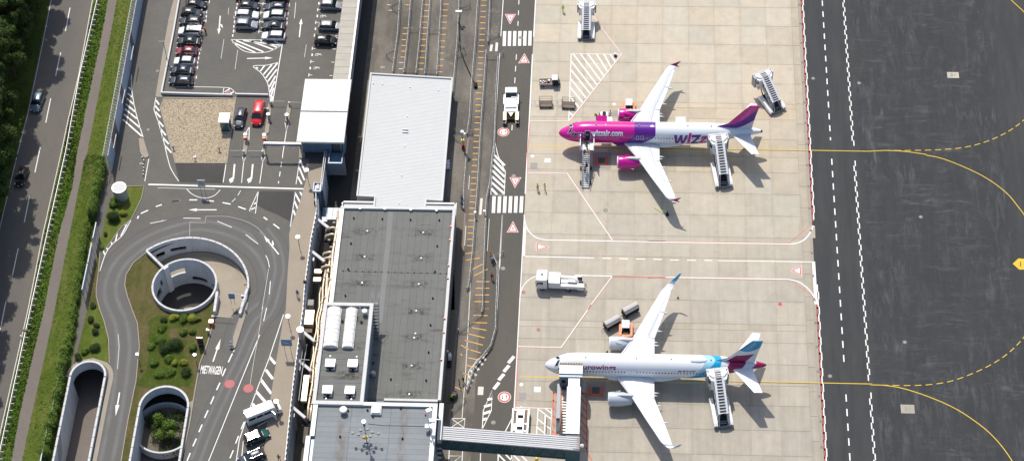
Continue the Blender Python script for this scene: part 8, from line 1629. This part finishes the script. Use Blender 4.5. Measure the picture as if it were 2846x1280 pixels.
# ================= PEOPLE =================
for n_, c_ in dict(skin=(.42, .24, .16), hair_dark=(.02, .015, .01), cloth_hivis=(.42, .68, .02), cloth_black=(.015, .015, .018), cloth_blue=(.10, .20, .42), cloth_red=(.50, .03, .03), cloth_orange=(.75, .22, .02), cloth_white=(.7, .7, .68), cloth_violet=(.10, .05, .28), cloth_yellow=(.85, .50, .02), cloth_khaki=(.25, .2, .12)).items(): M[n_] = mat(n_, c_, .8, var=.06, coords='O')
def body_mesh(pose):
    J = {'pel': (0, 0, .95), 'chest': (0, .02, 1.3), 'neck': (0, .03, 1.5), 'head': (0, .05, 1.66), 'top': (0, .05, 1.75)}
    arms = dict(stand=((.24, 0, 1.15), (.26, .06, .88)), walk=((.25, -.08, 1.16), (.27, -.02, .92)), reach=((.26, .2, 1.25), (.2, .42, 1.3)), bend=((.24, .3, .95), (.2, .5, .75)))[pose]
    legs = dict(stand=((.1, .0, .5), (.11, 0, .07), (.11, .16, .04)), walk=((.1, .14, .52), (.1, .22, .09), (.1, .38, .05)), reach=((.12, .03, .5), (.13, 0, .07), (.13, .16, .04)), bend=((.12, .1, .5), (.13, 0, .07), (.13, .16, .04)))[pose]
    if pose == 'bend': J.update(chest=(0, .28, 1.15), neck=(0, .42, 1.25), head=(0, .54, 1.33), top=(0, .6, 1.38))
    V = []; Eg = []; Rr = []
    def v(p, r_): V.append(p); Rr.append(r_); return len(V)-1
    pel = v(J['pel'], .16); ch = v(J['chest'], .175); nk = v(J['neck'], .065); hd = v(J['head'], .105); tp = v(J['top'], .085); Eg += [(pel, ch), (ch, nk), (nk, hd), (hd, tp)]
    cx_ = J['chest']
    for s in (-1, 1):
        sh_ = v((s*.2, cx_[1], cx_[2]+.12), .075); el = v((s*arms[0][0], arms[0][1]+(cx_[1]-.02 if pose != 'bend' else 0), arms[0][2]), .052); ha = v((s*arms[1][0], arms[1][1], arms[1][2]), .045); hd2 = v((s*arms[1][0], arms[1][1]+.04, arms[1][2]-.1), .035); Eg += [(ch, sh_), (sh_, el), (el, ha), (ha, hd2)]
        l = legs if (s > 0 or pose != 'walk') else ((.1, -.08, .5), (.1, -.3, .14), (.1, -.16, .05)); hp = v((s*.1, J['pel'][1], .88), .105); kn_ = v((s*l[0][0], l[0][1], l[0][2]), .075); an = v((s*l[1][0], l[1][1], l[1][2]), .05); to = v((s*l[2][0], l[2][1], l[2][2]), .042); Eg += [(pel, hp), (hp, kn_), (kn_, an), (an, to)]
    me = bpy.data.meshes.new('skeleton'); me.from_pydata(V, Eg, []); o = bpy.data.objects.new('skeleton', me); COL.objects.link(o)
    m1 = o.modifiers.new('skin', 'SKIN'); o.modifiers.new('sub', 'SUBSURF').levels = 1
    for i, sv_ in enumerate(me.skin_vertices[0].data): sv_.radius = (Rr[i], Rr[i]*(.72 if i < 2 else 1)); sv_.use_root = (i == 0)
    dg = bpy.context.evaluated_depsgraph_get(); out = bpy.data.meshes.new_from_object(o.evaluated_get(dg)); bpy.data.objects.remove(o)
    out.materials.clear(); [out.materials.append(M[m_]) for m_ in ('cloth_black', 'cloth_blue', 'skin', 'rubber')]
    bh = J['head'][2]-.12
    for f in out.polygons:
        z = f.center.z; x = abs(f.center.x)
        f.material_index = 2 if (z > bh and x < .14 and (pose != 'bend' or f.center.y > .4)) else (3 if z < .1 else (0 if z < .93 and x < .22 and not (pose == 'bend' and f.center.y > .3) else (2 if x > .15 and z < arms[1][2]+.02 and z > .7 else 1)))
    out.polygons.foreach_set('use_smooth', [True]*len(out.polygons)); out.name = 'body'; return out
BODY = {p: body_mesh(p) for p in ('stand', 'walk', 'reach', 'bend')}
hair_me = mesh('hair', MB().loft([[(r_*math.cos(a*PI/4), .04+r_*math.sin(a*PI/4), z) for a in range(8)] for r_, z in ((.112, 1.66), (.12, 1.72), (.10, 1.79), (.04, 1.82))]), 'hair_dark', smooth=True)
face_me = mesh('face', MB().box((0, .155, 1.66), (.03, .05, .05)).box((-.04, .145, 1.69), (.02, .02, .012)).box((.04, .145, 1.69), (.02, .02, .012)).box((0, .148, 1.61), (.05, .02, .01)), 'skin')
def person(p, label, pose='stand', top='cloth_hivis', legs='cloth_black', rz=0, z=0, hair='hair_dark', group=None):
    r = thing('person', label, 'person', (p[0], p[1], z), rz, group); b = obj('body', BODY[pose], None, r); set_mat(b, 0, legs); set_mat(b, 1, top)
    if pose != 'bend': h_ = obj('hair', hair_me, None, r); set_mat(h_, 0, hair); obj('face', face_me, None, r)
    return r
Pq = lambda ox, oy, p, h=0.0, s=2.696: K(ox, oy, [p], h, s)[0]
person(Pq(1480, 0, (590, 222), 0, 6.962), 'person in yellow vest and shorts walking alone near the top stairs', 'walk', 'cloth_hivis', 'cloth_hivis', 3.2)
person(Pq(1350, 430, (390, 265)), 'left of two people in yellow vests standing together on the apron', 'stand', 'cloth_hivis', 'cloth_black', .4); person(Pq(1350, 430, (445, 262)), 'right of two people in yellow vests, arm raised', 'reach', 'cloth_hivis', 'cloth_hivis', 2.0)
stp = lambda y: (y+.0-.2)/.34*.185+.28
for (y, x, c, lab, ps) in ((6.9, .1, 'cloth_black', 'person in black at the top landing of the boarding steps', 'walk'), (5.4, .25, 'cloth_yellow', 'person in yellow top climbing the boarding steps', 'walk'), (5.2, -.25, 'cloth_violet', 'person in dark violet beside the yellow top on steps', 'walk'), (3.0, .1, 'cloth_black', 'person in black halfway up the boarding steps', 'walk'), (2.3, -.15, 'cloth_khaki', 'lowest person climbing the boarding steps', 'walk'), (7.9, -.2, 'cloth_black', 'person in black at the cabin door threshold', 'walk')):
    person((-14.1+x, -46.3+y), lab, ps, c, 'cloth_black', 0, z=(3.54 if y > 6.3 else .25+(y-.2)/.34*.185+.03))
person((-13.95, -37.6), 'person in pale blue shirt standing in the open aircraft door', 'stand', 'cloth_blue', 'cloth_black', PI, z=3.55)
person(Pq(1540, 280, (690, 300), 0, 5.79), 'dark dressed loader left of the belt behind pink fuselage', 'bend', 'cloth_black', 'cloth_black', 1.0); person(Pq(1540, 280, (730, 300), 0, 5.79), 'loader in yellow vest left of the belt', 'stand', 'cloth_hivis', 'cloth_black', 0); person(Pq(1540, 280, (620, 345), 2.3, 5.79), 'dark dressed person just behind the pink fuselage top edge', 'bend', 'cloth_black', 'cloth_black', 1.6)
person(Pq(1540, 280, (905, 260), 0, 5.79), 'person in white right of the belt loader', 'stand', 'cloth_white', 'cloth_black', 0); person(Pq(1540, 280, (1255, 200), .5, 5.79), 'driver in yellow vest on the orange cart', 'bend', 'cloth_hivis', 'cloth_hivis', 1.8, z=.45)
person(Pq(900, 430, (1255, 782)), 'person in orange vest at the curved rail', 'stand', 'cloth_orange', 'cloth_orange', 1); person(Pq(900, 430, (1275, 800)), 'person in blue bending beside the orange vest', 'bend', 'cloth_blue', 'cloth_blue', 2); person(Pq(900, 430, (1262, 930)), 'person in pink top walking below the curved rail', 'walk', 'cloth_red', 'cloth_black', 3)
person(Pq(900, 430, (1037, 350)), 'upper person in blue by the gutter rail', 'stand', 'cloth_blue', 'cloth_black', 3); person(Pq(900, 430, (1035, 385)), 'lower person in light blue by the gutter rail', 'walk', 'cloth_blue', 'cloth_black', 3)
person(Pq(900, 850, (1018, 590)), 'person in yellow vest beside the hatched lens', 'stand', 'cloth_hivis', 'cloth_black', 2); person(Pq(900, 850, (1052, 565)), 'dark dressed person right of the yellow vest', 'bend', 'cloth_black', 'cloth_black', 2); person(Pq(900, 850, (948, 700)), 'person in yellow vest at the dark motor cart', 'bend', 'cloth_hivis', 'cloth_black', 5)
person(Pq(450, 0, (332, 250), LZ), 'person in red at the open tailgate of the white car', 'bend', 'cloth_red', 'cloth_black', 1.2, z=LZ); person(Pq(450, 430, (1150, 395), LZ), 'person in black leaning at the parapet near the stairwell', 'stand', 'cloth_black', 'cloth_black', 4.5, z=LZ+.1)
person(Pq(450, 430, (1075, 985), LZ), 'person in black walking close to the parapet', 'walk', 'cloth_black', 'cloth_black', 0, z=LZ+.1); person(Pq(450, 430, (1020, 1060), LZ), 'person in violet walking in the middle of the walkway', 'walk', 'cloth_violet', 'cloth_black', 3.1, z=LZ+.1); person(Pq(450, 850, (880, 1155), LZ), 'person at the bottom end of the walkway', 'walk', 'cloth_khaki', 'cloth_black', 3.1, z=LZ+.1)
# ================= VEGETATION =================
def leaf_cloud(rng, blobs, n, size, jitter=.35):
    """real leaf clumps spread through lumpy volumes; blobs: (x, y, z, rx, ry, rz)"""
    mb = MB(); tot = sum(b[3]*b[4] for b in blobs)
    for b in blobs:
        for k in range(int(n*b[3]*b[4]/tot)):
            d = Vector((rng.gauss(0, 1), rng.gauss(0, 1), rng.gauss(0, 1))).normalized(); r_ = rng.random()**.42*(1+rng.uniform(-jitter, jitter)*.5)
            if d.z < -.3 and rng.random() < .6: d.z = -d.z
            c = Vector((b[0]+d.x*b[3]*r_, b[1]+d.y*b[4]*r_, b[2]+d.z*b[5]*r_)); s_ = size*rng.uniform(.5, 1.3); n_ = (d+Vector((rng.uniform(-.7, .7), rng.uniform(-.7, .7), rng.uniform(-.2, .9)))).normalized()
            u = n_.orthogonal().normalized(); u = Matrix.Rotation(rng.random()*6.3, 3, n_) @ u; v_ = n_.cross(u)
            mb.add([c-u*s_, c-v_*s_*.55, c+u*s_, c+v_*s_*.55], [(0, 1, 2, 3)])
    return mb
def tree_mesh(seed, H, R, n, size):
    rng = random.Random(seed); tr = MB(); top = Vector((rng.uniform(-.4, .4), rng.uniform(-.4, .4), H*.8)); tr.tube([(0, 0, 0), (top.x*.3, top.y*.3, H*.4), tuple(top)], [.32, .22, .08], 8); blobs = []
    for k in range(30):
        a = rng.random()*6.28; rr = R*math.sqrt(rng.random())*.92; z = H*rng.uniform(.38, .97); f = 1-.5*abs(z/H-.6)*1.6; x, y = math.cos(a)*rr*f, math.sin(a)*rr*f; br = R*rng.uniform(.16, .34); blobs.append((x, y, z, br, br, br*.8))
        tr.tube([(top.x*.3, top.y*.3, H*rng.uniform(.25, .5)), (x*.6, y*.6, z-.6), (x, y, z)], [.11, .07, .03], 5)
    return mesh('trunk', tr, 'bark'), mesh('crown', leaf_cloud(rng, blobs, n, size), 'leaf_tree')
TM = [tree_mesh(11, 15.5, 4.6, 19000, .21), tree_mesh(12, 17, 5.0, 20000, .21), tree_mesh(13, 13.5, 4.4, 17000, .20)]
rv = [Vector(p[:2]) for p in rl]      # left edge of the public road
def along(y):
    for a, b in zip(rv[:-1], rv[1:]):
        if b.y <= y <= a.y: return a.x+(b.x-a.x)*(a.y-y)/(a.y-b.y)
    return rv[0].x
spots = []
rng = random.Random(21)
for y in [2, -2.5, -8, -12.5, -17, -21, -27, -33, -38.5, -44, -50, -56, -60.5, -66, -72.5, -79, -85, -92, -99, -107]:
    e = along(y); near = -20 < y < -6 or -36 < y < -24 or y < -44
    c_ = y < -46; spots.append((e-(.9 if c_ else 2.7)-rng.uniform(0, .9), y+rng.uniform(-1, 1), rng.randrange(3), rng.uniform(1.0, 1.25) if c_ else rng.uniform(.85, 1.05)))
    spots.append((e-8.8-rng.uniform(0, 1.5), y+rng.uniform(-2, 2), rng.randrange(3), rng.uniform(.9, 1.15)))
words = 'first second third fourth fifth sixth seventh eighth ninth tenth eleventh twelfth thirteenth fourteenth fifteenth sixteenth seventeenth eighteenth nineteenth twentieth'.split()
for i, (x, y, k, s_) in enumerate(spots):
    lab = 'dense green roadside tree, %s from the top in the %s row' % (words[i//2], 'front' if i % 2 == 0 else 'rear')
    t_ = thing('roadside_tree', lab, 'tree', (x, y, LZ-.1), rng.random()*6.28, 'trees along the left of the public road'); t_.scale = (s_, s_, s_*1.28)
    obj('trunk', TM[k][0], None, t_); obj('crown', TM[k][1], None, t_)
# undergrowth on the left verge
blobs = []
for y in range(-112, 8, 2):
    e = along(y); blobs += [(e-rng.uniform(1.8, 3.2), y+rng.uniform(-1, 1), LZ+.3, 1.2, 1.4, .8), (e-rng.uniform(4, 8), y, LZ+.6, 2.4, 2, 1.2)]
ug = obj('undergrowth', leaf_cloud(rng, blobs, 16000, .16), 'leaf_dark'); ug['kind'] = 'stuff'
# hedges
def hedge(path, w_, h, n, label, m_='leaf_shrub'):
    P = [Vector(p[:2]) for p in path]; c0 = P[0]; t_ = thing('hedge', label, 'hedge', (c0.x, c0.y, LZ), group='hedges along the fence'); blobs = []
    for a, b in zip(P[:-1], P[1:]):
        L = (b-a).length; k = max(1, int(L/.8))
        for i in range(k): p = a.lerp(b, i/k)-c0; blobs.append((p.x+rng.uniform(-.2, .2), p.y, h*.5*rng.uniform(.8, 1.1), w_/2*rng.uniform(.8, 1.15), .8, h*.55*rng.uniform(.85, 1.15)))
    obj('foliage', leaf_cloud(rng, blobs, n, .13), m_, t_); obj('stems', MB().wall([p-c0 for p in P], w_*.35, 0, h*.6), 'leaf_dark', t_)
hedge(L2([(775, 80), (745, 250), (715, 400), (690, 510)]), 2.0, 3.4, 9000, 'dense tall hedge between the fence end and billboard', 'leaf_shrub')
hedge(L2([(665, 520), (640, 700), (600, 900), (575, 1100)])+L3([(560, 20), (535, 200), (500, 380)]), 1.6, 1.9, 9000, 'lower hedge running down beside the shaded lane', 'leaf_shrub')
hedge(L3([(500, 380), (470, 520), (440, 700), (400, 900), (370, 1020), (335, 1170)]), 2.0, 3.0, 11000, 'thick dark hedge beside the sunken drive', 'leaf_shrub')
# shrubs
sh_cache = {}
def shrub(p, r_, h, label, m_='leaf_shrub', z=LZ, dense=900, size=.10, ground=None):
    t_ = thing('shrub', label, 'shrub', (p[0], p[1], z+.02), group=ground); rg = random.Random(int(p[0]*31+p[1]*17)); bl = [(rg.uniform(-.4, .4)*r_, rg.uniform(-.4, .4)*r_, h*rg.uniform(.35, .6), r_*rg.uniform(.5, .75), r_*rg.uniform(.5, .75), h*.45) for k in range(5)]
    obj('foliage', leaf_cloud(rg, bl, int(dense*(1+r_)), size), m_, t_); obj('stem', MB().tube([(0, 0, 0), (0, 0, h*.5)], .05, 5), 'bark', t_)
g1 = 'shrubs on the small lawn'; g2 = 'shrubs on the planted island'; g3 = 'shrubs beside the curving lane'
shrub(L2([(848, 470)])[0], 1.35, 1.7, 'large round dark shrub on the small lawn', 'leaf_dark', dense=2600, ground=g1); shrub(L2([(925, 440)])[0], .85, .9, 'bright yellow green shrub below the tank', 'leaf_yellow', ground=g1); shrub(L2([(842, 385)])[0], .9, .9, 'leafy green shrub left below the tank', ground=g1); shrub(L2([(885, 385)])[0], .8, .8, 'leafy green shrub directly below the tank', ground=g1); shrub(L2([(850, 340)])[0], .7, .7, 'small green shrub beside the tank wall', ground=g1); shrub(L2([(785, 600)])[0], .5, .5, 'small dark plant near the lane kerb', 'leaf_dark', ground=g1); shrub(L2([(765, 700)])[0], .45, .4, 'low plant at the hatched kerb end', ground=g1)
for i, (x, y, r_, h, m_, lab) in enumerate(((690, 105, .8, .8, 'leaf_dark', 'upper dark bush in the narrow lawn strip'), (725, 145, .6, .6, 'leaf_dark', 'second dark bush in the narrow lawn strip'), (722, 195, .75, .8, 'leaf_dark', 'third dark bush in the narrow lawn strip'), (640, 345, .75, .8, 'leaf_shrub', 'pale flowering bush in the narrow lawn strip'), (712, 320, 1.0, 1.0, 'leaf_dark', 'lowest dark bush in the narrow lawn strip'), (590, 390, .8, .8, 'leaf_dark', 'dark bush beside the sunken drive rim'), (700, 3, .7, .5, 'leaf_dark', 'low bush at the top of the narrow strip'))): shrub(L3([(x, y)])[0], r_, h, lab, m_, ground=g3)
isl_sh = [((95, 95), .9, .8, 'leaf_yellow', 'bright shrub left under the well wall'), ((160, 100), 1.0, .9, 'leaf_shrub', 'green shrub in the row under the well wall'), ((225, 95), 1.0, .9, 'leaf_yellow', 'bright shrub right in the row under well wall'), ((270, 100), .6, .7, 'leaf_shrub', 'small shrub at the right end under the well'), ((165, 200), .8, .8, 'leaf_shrub', 'sprawling green shrub left of the information pillar'), ((230, 195), .7, .8, 'leaf_shrub', 'round green shrub beside the information pillar'), ((230, 315), .8, .9, 'leaf_shrub', 'round green shrub above the glinting lamp'), ((95, 285), 1.7, 1.6, 'leaf_dark', 'largest dark shrub mass on the planted island'), ((30, 330), 1.4, 1.4, 'leaf_dark', 'dark shrub mass on the left of the island'), ((60, 400), 1.0, .9, 'leaf_shrub', 'mid green shrub between the dark masses'), ((100, 437), .7, .8, 'leaf_yellow', 'yellow flowering shrub in the island centre'), ((160, 420), .9, .8, 'leaf_yellow', 'bright spreading shrub right of the yellow one'), ((175, 510), 1.2, 1.1, 'leaf_dark', 'dark shrub near the oval well'), ((60, 500), 1.2, .8, 'leaf_shrub', 'low spreading shrub above the oval well'), ((-20, 520), 1.2, .8, 'leaf_shrub', 'low green shrub left above the oval well'), ((-60, 440), 1.0, .8, 'leaf_shrub', 'low green shrub at the left island edge'), ((-70, 310), .9, .7, 'leaf_shrub', 'small green shrub beside the dry strip'), ((0, 170), 1.1, .7, 'leaf_shrub', 'low green cover shrub below the well wall'), ((-20, 250), 1.2, .8, 'leaf_shrub', 'low green cover shrub in the island middle left'), ((20, 110), .7, .7, 'leaf_dark', 'small dark shrub under the well wall')]
for (p, r_, h, m_, lab) in isl_sh: shrub(A3([p])[0], r_, h, lab, m_, ground=g2)
q = K(150, 980, [(1210, 800)], 4.0, 3.8625)[0]; t_ = thing('well_tree', 'pale green tree growing up inside the oval light well', 'tree', (q[0], q[1], 1.9)); rg = random.Random(77)
obj('trunk', MB().tube([(0, 0, 0), (.2, .1, 2.5)], [.15, .06], 6), 'bark', t_); obj('crown', leaf_cloud(rg, [(rg.uniform(-1.6, 1.6), rg.uniform(-1.9, 1.6), rg.uniform(1.8, 3.8), .85, .85, .6) for k in range(11)], 4500, .16), 'leaf_shrub', t_)
uc = obj('well_undergrowth', leaf_cloud(rg, [(q[0]+rg.uniform(-3.4, 3.0), q[1]+rg.uniform(-3.6, 4.2), 2.3, 1.2, 1.2, .6) for k in range(26)], 5000, .14), 'leaf_dark'); uc['kind'] = 'stuff'
